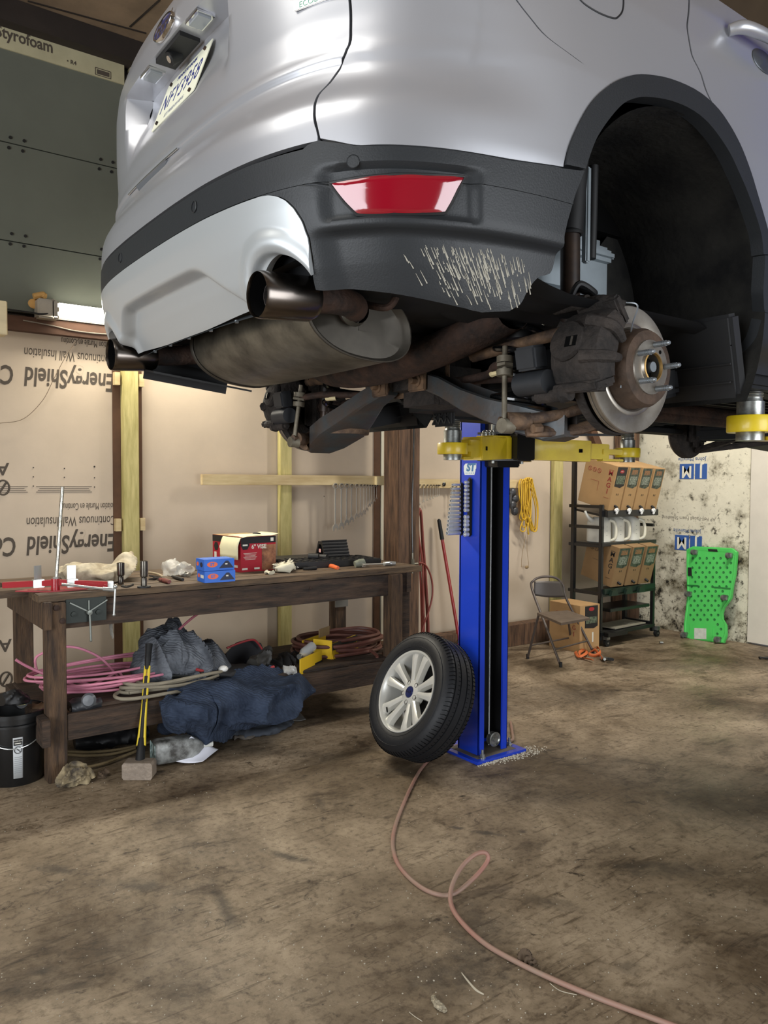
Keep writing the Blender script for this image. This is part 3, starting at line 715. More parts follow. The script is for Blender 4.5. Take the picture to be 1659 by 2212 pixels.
for u in np.linspace(2.2, 3.42, 12):
    hw_ = .82-.10*max(0, (u-2.9))**1.5; z = 1.16-.04*(u-2.2)-.12*max(0, u-2.6)**2
    rows.append([CO+Vector((u, y*hw_, z-.05*y*y-.06*max(0, abs(y)-.85))) for y in np.linspace(-1, 1, 21)])
mb.grid(rows); mb.build('bonnet', m_sil, car, smooth=50)
# ================================================================== under the car
def C(u, l, w): return CO+Vector((u, l, w))
def cb(name, mt, fn, parent=car, smooth=None, label=None):
    mb = MB(); fn(mb); return mb.build(name, mt, parent, smooth=smooth, label=label)
# floor pan with ribs, tunnel, tank
mb = MB(); G = []
for u in np.linspace(-.62, 3.3, 60):
    row = []
    for l in np.linspace(-.80, .80, 41):
        z = .36-.075*smooth01((u-.30)/.25)+.05*smooth01((.16-abs(l))/.06)+.006*math.sin(l*60)
        z += .05*smooth01((-.2-u)/.3)
        row.append(C(u, l, z))
    G.append(row)
mb.grid(G); mb.build('floor_pan', m_under, car)
cb('rear_floor_well', m_under, lambda b: b.box(C(-.50, 0, .47), (.62, 1.25, .20), bev=.03))
for sg in (-1, 1):
    cb('undertray', m_under, lambda b: [b.box(C(1.25, sg*.48, .245), (1.6, .42, .02), bev=.006)]+[b.box(C(1.25, sg*(.33+.06*k), .232), (1.5, .012, .012)) for k in range(6)])
    cb('sill_rail', m_under, lambda b: b.beam(C(.45, sg*.76, .245), C(3.0, sg*.76, .245), .07, .07, bev=.01))
    cb('jacking_rail', m_under, lambda b: b.beam(C(.50, sg*.70, .225), C(2.5, sg*.70, .225), .10, .03, bev=.006))
cb('fuel_tank', m_under, lambda b: b.box(C(.42, -.08, .265), (.50, .95, .15), bev=.04))
cb('propeller_shaft_tunnel', m_rust, lambda b: b.tube([C(.1, .05, .27), C(1.2, 0, .24), C(3.0, 0, .24)], .035, n=12))
cb('front_undertray', m_under, lambda b: b.box(C(3.0, 0, .20), (.8, 1.05, .03), bev=.01))
cb('front_subframe', m_under, lambda b: [b.beam(C(2.45, -.5, .20), C(2.45, .5, .20), .16, .07, bev=.02), b.beam(C(2.4, .45, .20), C(3.2, .42, .22), .10, .08, bev=.02), b.beam(C(2.4, -.45, .20), C(3.2, -.42, .22), .10, .08, bev=.02)])
# rear inner body side (grey primer rail seen through the wheel arch)
for sg in (-1, 1):
    # liner: arched tub round the wheel, front and top
    mb = MB(); G = []
    for k in range(41):
        an = R(-38+k*(206-38+38)/40*1.0)
        an = R(-38)+(R(152)+R(38))*k/40
        ru = .415; rw = .42
        G.append([C(.065+ru*math.cos(an), sg*l, .405+rw*math.sin(an)) for l in np.linspace(.895, .47, 9)])
    mb.grid(G); mb.build('wheel_liner', m_liner, car)
    mb = MB(); G = []
    # inner face of the tub, open towards the rear
    for k in range(25):
        an = R(-38)+(R(46)+R(38))*k/24
        G.append([C(.065+r_*math.cos(an), sg*.475, .405+r_*1.01*math.sin(an)) for r_ in (.415, .30, .20, .10)])
    mb.grid(G); mb.build('wheel_liner_inner', m_liner, car)
    cb('inner_body_panel', m_body_in, lambda b: [b.box(C(.10, sg*.475, .56), (.44, .06, .20), bev=.028)])
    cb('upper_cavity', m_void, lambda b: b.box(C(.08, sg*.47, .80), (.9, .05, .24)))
    cb('body_rail', m_body_in, lambda b: [b.box(C(.078, sg*.60, .66), (.018, .02, .26), bev=.004), b.box(C(.20, sg*.51, .60), (.20, .05, .035), bev=.012)])
    cb('filler_pipe', m_blk, lambda b: b.tube([C(.105, sg*.60, .80), C(.103, sg*.60, .66), C(.10, sg*.60, .545)], .014, n=10))
    cb('liner_lower_flap', m_blk, lambda b: [b.box(C(.40, sg*.70, .27), (.05, .34, .24), (0, R(-14), 0), bev=.01)]+[b.box(C(.372, sg*.70, .20+.05*k), (.006, .32, .004), (0, R(-14), 0)) for k in range(4)])
# rear corner on both sides
def corner(sg):
    mine = sg < 0
    c0 = (.02, .21)
    HUB = C(c0[0], 0, c0[1])
    def L(u, l, w): return C(u, sg*l, w)
    ax = Vector((0, sg, 0)); hc = L(c0[0], 0, c0[1])
    def P(d): return Vector((hc.x, hc.y+sg*d, hc.z))
    dsh = cb('dust_shield', m_iron, lambda b: b.lathe(P(.735), ax, [(.07, .012), (.08, 0), (.158, 0), (.163, .006), (.163, .030), (.158, .030), (.156, .006), (.08, .006)], n=56))
    rot = cb('brake_disc', m_steel, lambda b: b.lathe(P(.775), ax, [(.085, .012), (.09, 0), (.158, 0), (.160, .002), (.160, .009), (.157, .010), (.157, .014), (.160, .015), (.160, .023), (.158, .025), (.118, .025), (.1155, .0235), (.113, .025), (.106, .025), (.101, .021)], n=64))
    cb('disc_hat', mat('hat_rust', '564436', .75, metal=.35, col2='33281f', vscale=14, bump=.3, bscale=60), lambda b: b.lathe(P(.775), ax, [(.1005, .020), (.099, .024), (.098, .062), (.091, .074), (.080, .077), (.066, .077)], n=48), rot)
    hb = cb('wheel_hub', m_steel, lambda b: b.lathe(P(.775), ax, [(.068, .076), (.067, .081), (.040, .081), (.036, .088), (.0335, .088), (.0325, .060), (.0, .060)], n=40))
    cb('hub_bore', m_void, lambda b: b.lathe(P(.775), ax, [(.032, .0605), (.0, .0605)], n=24), hb)
    cb('axle_nut', m_gal, lambda b: b.cyl(P(.835), P(.862), .013, n=12) or b.cyl(P(.86), P(.872), .008, n=10), hb)
    cb('hub_rim_rust', mat('brass_rust', '9b7b46', .5, metal=.6), lambda b: b.lathe(P(.775), ax, [(.036, .0815), (.037, .0885), (.0335, .0895), (.0325, .082)], n=32), hb)
    for k in range(5):
        an = R(90-18+72*k+6); q = Vector((math.cos(an)*.057, 0, math.sin(an)*.057))
        def st(b):
            b.cyl(P(.853)+q, P(.876)+q, .0068, n=12); b.cyl(P(.876)+q, P(.896)+q, .0058, n=12); b.cyl(P(.896)+q, P(.899)+q, .0058, .004, n=12)
            for t in range(7): b.cyl(P(.857+.005*t)+q, P(.859+.005*t)+q, .0072, n=12)
        cb('wheel_stud', m_gal, st, hb)
    cb('locating_hole', m_void, lambda b: b.cyl(P(.8558)+Vector((.035, 0, .04)), P(.8568)+Vector((.035, 0, .04)), .005, n=12), hb)
    # caliper astride the disc, towards the rear of the car
    cal = thing('tmp', '', '', (0, 0, 0)); bpy.data.objects.remove(cal)
    def calb(b):
        # body arc of the fist caliper outboard of the disc
        G = []
        for k in range(11):
            an = R(133+k*(193-133)/10); e_ = abs(k-5)/5; ro = .200-.016*e_**2; ri = .112+.008*e_
            sec = []
            for rr, dd in ((ri, .812), (ri, .834), (ri+.012, .846), (ro-.030, .848), (ro-.008, .838), (ro, .815), (ro+.002, .77), (ro, .715), (ro-.012, .695), (ri-.02, .692), (ri-.03, .71), (ri-.03, .755), (.168, .765), (.170, .808)):
                sec.append(P(dd)+Vector((math.cos(an)*rr, 0, math.sin(an)*rr)))
            G.append(sec)
        b.grid(G, True); b.add(G[0], [tuple(range(14))]); b.add(G[-1], [tuple(range(14))[::-1]])
    cl = cb('brake_caliper', m_iron, calb, smooth=30)
    RD_ = lambda an, rr, dd: P(dd)+Vector((math.cos(R(an))*rr, 0, math.sin(R(an))*rr))
    rdir = lambda an: Vector((math.cos(R(an)), 0, math.sin(R(an))))
    cb('caliper_boss', m_iron, lambda b: b.lathe(RD_(163, .190, .752), rdir(163), [(.050, 0), (.052, .008), (.048, .016), (.040, .018), (0, .018)], n=36), cl, smooth=40)
    cb('caliper_window', m_void, lambda b: b.box(RD_(165, .2085, .772), (.003, .034, .026), (0, -R(165), 0)), cl)
    cb('brake_pad_edge', m_steel, lambda b: b.box(RD_(165, .2095, .7755), (.004, .006, .022), (0, -R(165), 0)), cl)
    cb('caliper_finger', m_iron, lambda b: [b.tube([RD_(150, .205, .80), RD_(150, .17, .852), RD_(152, .12, .850)], [.016, .015, .010], n=8)], cl)
    cb('caliper_finger', m_iron, lambda b: [b.tube([RD_(176, .205, .80), RD_(176, .17, .852), RD_(174, .12, .850)], [.016, .015, .010], n=8)], cl)
    for an in (127, 197):
        cb('caliper_bracket', m_iron, lambda b: [b.box(RD_(an, .165, .782), (.075, .125, .026), (0, -R(an), 0), bev=.006), b.tube([RD_(an, .20, .72), RD_(an, .198, .80), RD_(an+(4 if an > 160 else -4), .17, .845)], [.014, .013, .009], n=8)], cl)
    for an, rr in ((128, .205), (201, .198)):
        cb('guide_pin', m_iron, lambda b: [b.cyl(RD_(an, rr, .655), RD_(an, rr, .735), .0165, n=16), b.cyl(RD_(an, rr, .735), RD_(an, rr, .76), .020, .016, n=16), b.cyl(RD_(an, rr, .64), RD_(an, rr, .655), .010, n=6)], cl)
    cb('actuator_motor', mat('actuator_plastic', '2a2c2f', .5, var=.3, vscale=12), lambda b: [b.cyl(RD_(190, .20, .60), RD_(190, .20, .70), .030, n=20), b.box(RD_(172, .205, .645), (.05, .07, .06), (0, R(-10), 0), bev=.006)], cl)
    cb('pad_spring_clip', m_gal, lambda b: [b.tube([P(.812)+Vector((-.045, 0, .16)), P(.835)+Vector((-.03, 0, .150)), P(.83)+Vector((-.045, 0, .10)), P(.838)+Vector((-.065, 0, .03)), P(.83)+Vector((-.085, 0, -.055))], .0022, n=5)], cl)
    cb('brake_hose', m_blk, lambda b: b.tube([L(-.10, .70, .39), L(-.09, .72, .425), L(-.03, .72, .41), L(.0, .66, .43), L(.03, .58, .47)], .008, n=8), cl)
    cb('knuckle', m_iron, lambda b: [b.box(L(.02, .70, .21), (.14, .07, .18), bev=.03), b.beam(L(.02, .70, .14), L(.10, .66, .02+.06), .07, .05, bev=.015), b.beam(L(.0, .70, .29), L(-.05, .62, .34), .06, .05, bev=.015)])
    # damper, dust tube, spring
    dp = cb('damper', mat('damper_black', '191a1c', .38, metal=.3, col2='4d3b2e', vscale=5), lambda b: [b.cyl(L(-.005, .62, .20), L(.012, .60, .63), .0265, n=22), b.cyl(L(-.01, .625, .14), L(-.005, .62, .22), .018, n=12)])
    cb('dust_tube', m_blk, lambda b: [b.cyl(L(.010, .602, .60), L(.035, .60, .82), .034, .033, n=22), b.lathe(L(.010, .602, .60), (0, 0, -1), [(.035, 0), (.036, .004), (.033, .008), (.029, .008)], n=22)], dp)
    def spr(b):
        pts = []; n_ = 4.2
        for k in range(110):
            t = k/109; a = t*n_*2*math.pi+.8; r_ = .074-.010*t
            pts.append(L(-.03+r_*math.cos(a), .455+r_*math.sin(a), .135+.285*t))
        b.tube(pts, .0085, n=8, smooth=False)
    sp = cb('coil_spring', mat('spring_black', '0e0f10', .22, coat=.6), spr)
    cb('spring_paint_mark', mat('paint_mark_cream', 'd8c79a', .6), lambda b: b.tube([L(-.03+.075*math.cos(a), .455+.075*math.sin(a), .232) for a in (3.2, 3.5, 3.8)], .0098, n=8), sp)
    cb('spring_mark_white', mat('paint_mark_white', 'cfcab8', .6), lambda b: b.box(L(-.04, .545, .372), (.02, .03, .022), (.5, .2, .4)), sp)
    cb('spring_seat', m_rustl, lambda b: b.lathe(L(-.03, .455, .10), (0, 0, 1), [(.0, .005), (.098, .0), (.102, .018), (.092, .02), (.086, .032), (.080, .034), (.072, .012), (0, .012)], n=36), sp)
    cb('bump_stop', m_blk, lambda b: b.cyl(L(-.03, .455, .33), L(-.03, .455, .47), .035, .05, n=18), sp)
    # lower arm: wide pressed channel
    def arm(b):
        st_ = [(.10, .245, .030, .045), (.20, .215, .045, .05), (.32, .165, .075, .055), (.44, .125, .100, .060), (.54, .095, .085, .07), (.60, .075, .050, .07), (.66, .075, .03, .05)]
        G = []
        for l, w, hw_, hh in st_:
            uo = -.07+.03*smooth01((l-.2)/.3)
            G.append([L(uo-hw_, l, w+hh/2), L(uo-hw_*1.02, l, w-hh/2), L(uo-hw_*.86, l, w-hh/2-.006), L(uo+hw_*.86, l, w-hh/2-.006), L(uo+hw_, l, w-hh/2), L(uo+hw_, l, w+hh/2), L(uo+hw_-.01, l, w+hh/2+.004), L(uo+hw_-.012, l, w-hh/2+.01), L(uo-hw_+.012, l, w-hh/2+.01), L(uo-hw_+.010, l, w+hh/2+.004)])
        # refine along l
        G2 = []
        for i in range(len(G)-1):
            for k in range(5):
                t = k/5; G2.append([a.lerp(c, t) for a, c in zip(G[i], G[i+1])])
        G2.append(G[-1]); b.grid(G2, True); b.add(G2[0], [tuple(range(10))]); b.add(G2[-1], [tuple(range(10))[::-1]])
    la = cb('lower_control_arm', m_arm, arm, smooth=30)
    cb('pivot_bolt', m_rustl, lambda b: [b.cyl(L(-.125, .105, .24), L(-.085, .105, .24), .020, n=18), b.cyl(L(-.145, .105, .24), L(-.125, .105, .24), .011, n=6)], la)
    cb('pivot_bracket', m_rustl, lambda b: b.box(L(-.115, .10, .258), (.012, .085, .10), bev=.004), la)
    cb('pivot_bracket', m_rustl, lambda b: b.box(L(-.02, .10, .258), (.012, .085, .10), bev=.004), la)
    # toe link, rust coloured, joined outboard
    cb('toe_link', m_rustl, lambda b: [b.tube([L(-.155, .56, .085), L(-.06, .65, .105), L(.03, .72, .145)], [.018, .014, .018], n=10), b.tube([L(-.13, .58, .060), L(-.02, .66, .065), L(.05, .72, .10)], [.022, .020, .022], n=10, flat=.6), b.cyl(L(-.175, .555, .085), L(-.12, .585, .085), .024, n=18), b.cyl(L(-.195, .545, .085), L(-.175, .555, .085), .012, n=6), b.cyl(L(-.11, .615, .066), L(-.135, .61, .064), .013, n=6)])
    # drop link with its bushes
    cb('stabiliser_link', mat('link_grey', '7c7565', .6, metal=.4, col2='5a5244', vscale=20), lambda b: [b.cyl(L(-.185, .555, .075), L(-.165, .535, .285), .0075, n=10), b.cyl(L(-.2, .56, .072), L(-.165, .56, .072), .020, n=16), b.cyl(L(-.172, .542, .205), L(-.171, .541, .222), .022, n=16), b.cyl(L(-.171, .541, .228), L(-.170, .540, .236), .024, n=6), b.cyl(L(-.170, .540, .240), L(-.169, .539, .257), .022, n=16)])
    cb('stabiliser_bar', m_rust, lambda b: b.tube([L(-.165, .54, .237), L(-.12, .45, .245), L(-.05, .35, .24), L(-.02, .2, .24), L(-.02, 0, .24)], .012, n=10))
    cb('upper_link', m_rustl, lambda b: [b.tube([L(-.03, .70, .325), L(-.06, .60, .315), L(-.07, .40, .30), L(-.06, .30, .30)], [.022, .017, .016, .02], n=10)])
    cb('trailing_arm', m_under, lambda b: [b.beam(L(.08, .68, .16), L(.52, .66, .25), .05, .09, bev=.012), b.cyl(L(.52, .60, .25), L(.52, .72, .25), .03, n=16)])
    # drive shaft
    cb('drive_shaft', m_rust, lambda b: [b.cyl(L(.02, .18, .245), L(.02, .70, .215), .014, n=12)]+[b.cyl(L(.02, .60+.012*k, .22), L(.02, .606+.012*k, .22), .030+.002*k, n=16) for k in range(6)])
corner(-1); corner(1)
# rear cross-member: broad curved rusty beam
mb = MB(); G = []
for k in range(25):
    t = k/24; l = .52-1.04*t; w = .275+.11*abs(2*t-1)**2.2; u = -.22+.10*abs(2*t-1)**2
    G.append([C(u-.065*math.cos(a)*1.0, l, w+.048*math.sin(a)) for a in [2*math.pi*j/14 for j in range(14)]])
mb.grid(G, True); mb.build('rear_crossmember', m_rust, car)
cb('final_drive', m_iron, lambda b: b.box(C(.05, .0, .26), (.26, .26, .17), bev=.05))
cb('heat_shield', mat('heat_shield_foil', '77766f', .5, metal=.7, bump=.8, bscale=90), lambda b: b.box(C(-.72, -.45, .415), (.16, .30, .012), bev=.003))
# muffler: long oval drum lying across the car
mb = MB(); MC = C(-.545, 0, .325)
def oval(l, s_=1.0, du=0):
    out = []
    for j in range(40):
        a = 2*math.pi*j/40; c_, s2 = math.cos(a), math.sin(a)
        out.append(Vector((MC.x+du+.155*s_*math.copysign(abs(c_)**.85, c_), MC.y+l, MC.z+.092*s_*math.copysign(abs(s2)**.9, s2)-.022*c_)))
    return out
ls = [(-.40, 1.0), (-.39, 1.005), (-.2, 1.03), (0, 1.035), (.15, 1.03), (.27, .99), (.28, .985)]
mb.grid([oval(l, s_) for l, s_ in ls], True)
mf = mb.build('muffler', m_muf, car, smooth=60)
for sg, l in ((-1, -.40), (1, .28)):
    mb = MB(); mb.grid([oval(l, 1.0), oval(l+sg*.006, 1.03), oval(l+sg*.012, 1.03), oval(l+sg*.014, 1.0), oval(l+sg*.004, .95), oval(l-sg*.004, .90), oval(l-sg*.002, .5), oval(l, .001)], True); mb.build('muffler_end_cap', mat('cap_steel', '4b463e', .55, metal=.6, var=.3, vscale=12), mf, smooth=50)
for sg in (-1, 1):
    T = lambda u, l, w: C(u, sg*l, w)
    tipm = mat('tip_steel', '6f6862', .25, metal=1.0)
    ly = .53 if sg < 0 else .465
    tc0, tc1 = T(-.895, ly, .318), T(-.735, ly, .328)
    d_ = (tc1-tc0).normalized()
    tp = cb('exhaust_tip', tipm, lambda b: b.lathe(tc0, d_, [(.045, .10), (.046, .004), (.0475, 0), (.049, .003), (.050, .012), (.049, .125), (.042, .14), (.030, .14)], n=40), smooth=50)
    cb('tip_inner_sleeve', m_iron, lambda b: b.lathe(tc0+d_*.03, d_, [(.024, .10), (.024, 0), (.026, 0), (.026, .10)], n=28), tp)
    cb('tip_dark_lining', m_void, lambda b: b.lathe(tc0+d_*.095, d_, [(.0445, -.088), (.0435, .0), (0, 0)], n=28), tp)  # near-black lining and end disc close off the tip
    cb('tail_pipe', m_rust, lambda b: b.tube([T(-.77, ly, .328), T(-.68, ly-.005, .335), T(-.59, .45 if sg < 0 else .40, .345), T(-.57, .38 if sg < 0 else .27, .345)], .032, n=16))
cb('pipe_weld', m_muf, lambda b: b.lathe(C(-.575, -.41, .345), (0, -1, 0), [(.034, 0), (.040, .012), (.034, .03)], n=20))
cb('hanger', m_rust, lambda b: b.tube([C(-.56, -.44, .36), C(-.53, -.50, .345), C(-.50, -.50, .38), C(-.47, -.47, .43)], .009, n=8))
cb('exhaust_pipe', m_rust, lambda b: b.tube([C(-.40, .02, .33), C(-.30, .03, .36), C(-.1, .04, .37), C(.3, .03, .30), C(.9, 0, .22), C(3.0, 0, .22)], .03, n=12))
# valance flap on the far side, seen below the far tail pipe
cb('air_deflector', m_blk, lambda b: [b.box(C(-.62, .47, .262), (.34, .20, .006), (R(10), R(6), 0)), b.box(C(-.60, .57, .285), (.30, .006, .07), (R(10), R(6), 0))])
# front-left corner seen far off
mb = MB(); fc = C(2.69, .72, .235); mb.lathe(fc, (0, 1, 0), [(.05, 0), (.155, 0), (.160, .01), (.160, .05), (.155, .05), (.15, .01)], n=40); mb.build('front_dust_shield', m_iron, car)
cb('front_brake_disc', m_steel, lambda b: b.lathe(C(2.69, .76, .235), (0, 1, 0), [(.0, 0), (.150, 0), (.150, .025), (0, .025)], n=40))
cb('front_knuckle', m_iron, lambda b: [b.box(C(2.69, .68, .24), (.12, .08, .2), bev=.03), b.cyl(C(2.69, .2, .24), C(2.69, .70, .235), .014)]+[b.cyl(C(2.69, .58+.014*k, .236), C(2.69, .588+.014*k, .236), .028+.003*k, n=16) for k in range(5)])
cb('front_lower_arm', m_iron, lambda b: [b.beam(C(2.72, .70, .12), C(2.62, .36, .19), .05, .035, bev=.01), b.beam(C(2.70, .68, .12), C(3.05, .36, .18), .05, .035, bev=.01)])
cb('front_undershield', m_under, lambda b: b.box(C(3.25, .1, .17), (.5, 1.1, .05), (0, R(4), 0), bev=.012))
cb('front_strut', m_under, lambda b: b.cyl(C(2.66, .62, .3), C(2.64, .56, .75), .03, n=14))
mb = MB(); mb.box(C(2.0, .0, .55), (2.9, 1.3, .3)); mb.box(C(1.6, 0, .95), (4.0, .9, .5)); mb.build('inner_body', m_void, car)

cb('heat_shield', MATS['heat_shield_foil'], lambda b: b.box(C(-.70, .30, .415), (.20, .42, .012), bev=.003))
cb('cross_ribbed_plate', m_blk, lambda b: [b.box(C(.34, .30, .175), (.02, .12, .07), bev=.008)]+[b.beam(C(.328, .25+.035*k, .148), C(.328, .285+.035*k, .202), .004, .006) for k in range(3)]+[b.beam(C(.328, .285+.035*k, .148), C(.328, .25+.035*k, .202), .004, .006) for k in range(3)])
# ================================================================== the lift
m_lblue = mat('lift_blue', '1a3fc0', .32, coat=.35, var=.08, vscale=4)
m_yel = mat('lift_yellow', 'dcc21c', .42, coat=.2, col2='c4a51a', vscale=5)
m_blkp = mat('black_paint', '101011', .35, coat=.3)
m_zinc = mat('zinc', 'b4b6b0', .35, metal=.85, col2='7b7c78', vscale=25)
m_cable = mat('steel_cable', 'b9bcbc', .45, metal=.7, bump=.6, bscale=300)
m_concd = mat('concrete_dust', '6a6155', .9, var=.3)
def lift(name, label, X0, X1, Y0, Y1, face, arms):
    # face: +1 opening towards +Y, -1 towards -Y ; Y0 = open side
    t = thing(name, label, 'car lift', ((X0+X1)/2, (Y0+Y1)/2, 0))
    d = .012; top = 3.7; F = -face
    cx = (X0+X1)/2; Yb = Y1
    def ch(b):
        z0 = .015; zc = (top+z0)/2; hz = top-z0
        b.box((X0+d/2, (Y0+Y1)/2, zc), (d, abs(Y1-Y0), hz), bev=.004)
        b.box((X1-d/2, (Y0+Y1)/2, zc), (d, abs(Y1-Y0), hz), bev=.004)
        b.box((cx, Y1-d/2*(1 if Y1 > Y0 else -1), zc), (X1-X0, d, hz))
        b.box((X0+.024, Y0+d/2*(1 if Y1 > Y0 else -1), zc), (.048, d, hz), bev=.004)
        b.box((X1-.024, Y0+d/2*(1 if Y1 > Y0 else -1), zc), (.048, d, hz), bev=.004)
        s_ = 1 if Y1 > Y0 else -1
        pass
    mb = MB(); ch(mb); mb.build('column', m_lblue, t)
    mb = MB(); s_ = 1 if Y1 > Y0 else -1
    mb.prism([(2.925-3.11, -.155), (3.295-3.11+.01, -.155), (3.295-3.11+.01, .135), (3.235-3.11, .19), (2.985-3.11, .19), (2.925-3.11, .14)], 0.0, .016, Matrix.Translation((cx, (Y0+Y1)/2, 0)) @ Matrix.Diagonal((1, s_, 1, 1))); bp = mb.build('base_plate', [m_lblue], t)
    mb = MB(); mb.box((cx, (Y0+Y1)/2-s_*.0, .0165), (.30, .24, .002)); mb.build('plate_dirt', m_concd, bp)
    for x, y in ((X0-.04, Y0+s_*.26), (X0+.0, Y0-s_*.035), (X1+.045, Y0+s_*.03), (X1+.03, Y0+s_*.24)):
        mb = MB(); mb.cyl((x, y, .016), (x, y, .022), .019, n=18); mb.cyl((x, y, .022), (x, y, .038), .0135, n=6); mb.cyl((x, y, .038), (x, y, .062), .0075, n=10); mb.build('anchor_bolt', m_zinc, bp)
    mb = MB(); mb.cyl((cx-.004, Y0+s_*.03, .05), (cx-.004, Y0+s_*.03, top-.1), .0045, n=8); mb.build('lift_cable', m_cable, t)
    mb = MB(); mb.cyl((cx+.055-.09, Y0+s_*.06, .05), (cx+.055-.09, Y0+s_*.06, top-.1), .003, n=8); mb.build('lock_cable', m_cable, t)
    pu = MB(); pu.lathe((cx+.018, Y0+s_*.012, .085), (0, -s_, 0), [(0, -.02), (.040, -.02), (.036, -.01), (.036, 0), (.042, .010), (.034, .012), (.03, .006), (.012, .006), (.012, .016), (0, .016)], n=32); pu.build('pulley', m_zinc, t)
    mb = MB(); mb.box((cx, Y1-.03*s_, 1.85), (X1-X0-.03, .02, 3.6)); mb.box((X1-.018, (Y0+Y1)/2+.008*s_, 1.85), (.008, .13, 3.6)); mb.box((X0+.018, (Y0+Y1)/2+.008*s_, 1.85), (.008, .13, 3.6)); mb.build('column_inside', mat('lift_inside_dark', '0b0b0d', .7), t)
    # carriage
    zc = 1.74
    mb = MB(); mb.box((cx, Y0-s_*.035, 1.80), (.17, .14, .34), bev=.006); mb.box((cx+.02, Y0-s_*.10, 1.742), (.12, .10, .125), bev=.006); mb.box((cx+.015, Y0-s_*.185, 1.742), (.135, .07, .15), bev=.006); cg = mb.build('carriage', m_blkp, t)
    for z_ in (1.668, 1.812):
        mb = MB(); mb.prism([(-.16, 0), (-.15, .10), (-.05, .16), (.09, .16), (.16, .10), (.17, 0)], 0, .012, Matrix.Translation((cx, Y0-s_*.02, z_-.006)) @ Matrix.Diagonal((1, -s_, 1, 1))); mb.build('carriage_plate', m_blkp, cg)
    for x_ in (-.11, .11):
        mb = MB(); mb.cyl((cx+x_, Y0-s_*.09, 1.65), (cx+x_, Y0-s_*.09, 1.86 if x_ < 0 else 1.835), .011, n=12); mb.build('pivot_pin', m_zinc, cg)
    # arms
    for A, Bp, pz, padz, piv in arms:
        A = Vector(A); Bp = Vector(Bp); d2 = (Bp-A); L_ = d2.length; dn = d2.normalized()
        mid = A+d2*.62
        mb = MB(); mb.beam(A+dn*.0, mid, .105, .115, bev=.004); ar = mb.build('arm', m_yel, t)
        mb = MB(); mb.lathe(A-Vector((0, 0, .058)), (0, 0, 1), [(0, 0), (.065, 0), (.065, .116), (0, .116)], n=28); mb.build('arm_pivot', m_yel, ar)
        mb = MB(); mb.beam(mid-dn*.02, Bp-dn*.12, .085, .085, bev=.004); mb.build('arm_extension', m_yel, ar)
        sd = Vector((-dn.y, dn.x, 0))
        mb = MB(); mb.beam(Bp-dn*.16, Bp-dn*.035, .10, .030, bev=.003); mb.beam(Bp-dn*.16+Vector((0, 0, -.045)), Bp-dn*.04+Vector((0, 0, -.045)), .09, .012, bev=.002); mb.lathe(Bp-Vector((0, 0, .026)), (0, 0, 1), [(.040, 0), (.068, 0), (.070, .004), (.070, .048), (.068, .052), (.040, .052)], n=36); pr = mb.build('pad_ring', m_yel, ar)
        mb = MB(); q = mid-dn*.06+sd*.0535; q2 = mid-dn*.06-sd*.0535
        for qq in (q, q2): mb.box(qq, (.02, .004, .02), (0, 0, math.atan2(dn.y, dn.x)))
        mb.build('slot', m_void, ar)
        mb = MB(); z0 = Bp.z-.052; zt = padz
        mb.lathe(Vector((Bp.x, Bp.y, z0)), (0, 0, 1), [(0, 0), (.042, 0), (.042, .028), (.041, .03), (.041, zt-z0-.055), (.036, zt-z0-.053), (.034, zt-z0-.045)]+[(.034+(.003 if k % 2 else 0), zt-z0-.042+.004*k) for k in range(8)]+[(.034, zt-z0-.008), (.034, zt-z0), (0, zt-z0)], n=36); mb.build('lift_pad', m_zinc, pr, smooth=30)
        for k in range(3):
            q = A+dn*(.13+.055*k)+Vector((0, 0, .064)); mb = MB(); mb.cyl(q, q+Vector((0, 0, .012)), .02, n=12); mb.sphere(q+Vector((0, 0, .018)), .015, 12, (1, 1, .9)); mb.build('arm_bolt', m_zinc, ar)
        mb = MB(); mb.prism([(-.07, -.06), (.24, -.045), (.26, 0), (.24, .045), (-.07, .06)], 0, .008, frame(A+Vector((0, 0, .058)), dn, sd)); mb.build('arm_gear_plate', m_yel, ar)
        ret = (A, dn)
    return t
lf = lift('car_lift', 'blue two-post lift column bolted to the floor with yellow arms under the SUV', 2.985, 3.215, 3.165, 3.335, -1,
     [((3.01, 3.045, 1.730), (2.40, 2.735, 1.702), 0, 1.84, 0), ((3.19, 3.045, 1.730), (3.70, 2.735, 1.715), 0, 1.84, 0)])
mb = MB(); mb.beam((3.45, 2.93, 1.815), (3.72, 2.78, 1.818), .022, .014, bev=.002); mb.box((3.44, 2.935, 1.815), (.022, .03, .03), bev=.003); mb.build('arm_stop_bar', m_blkp, lf)
lift('car_lift', 'second lift column beyond the right edge, only its yellow pad ring showing under the sill', 2.985, 3.215, .905, .735, 1,
     [((3.01, 1.025, 1.735), (2.40, 1.315, 1.735), 0, 1.86, 0), ((3.19, 1.025, 1.735), (3.70, 1.335, 1.735), 0, 1.84, 0)])
# decal
Md = frame((2.9845, 3.252, 1.622), (0, -1, 0), (0, 0, 1))
mb = MB(); mb.prism([(-.05, -.012), (-.042, -.034), (.038, -.034), (.046, -.012), (.046, -.004), (.052, .002), (.052, .030), (-.036, .030), (-.050, .016)], 0, .0006, Md); dc = mb.build('decal', mat('decal_white', 'dfe8ea', .4), lf)
text('decal_letters', 'ST', Md @ Matrix.Translation((.006, .006, .001)), .058, mat('decal_blue', '3f76a8', .4), dc, bold=.003, shear=.15, sx=1.1)
for k_ in range(5):
    mb = MB(); mb.box(Md @ Vector((-.030+.015*k_, -.024, .0008)), (.0005, .009, .004)); mb.build('decal_fine_print', MATS['decal_blue'], dc)
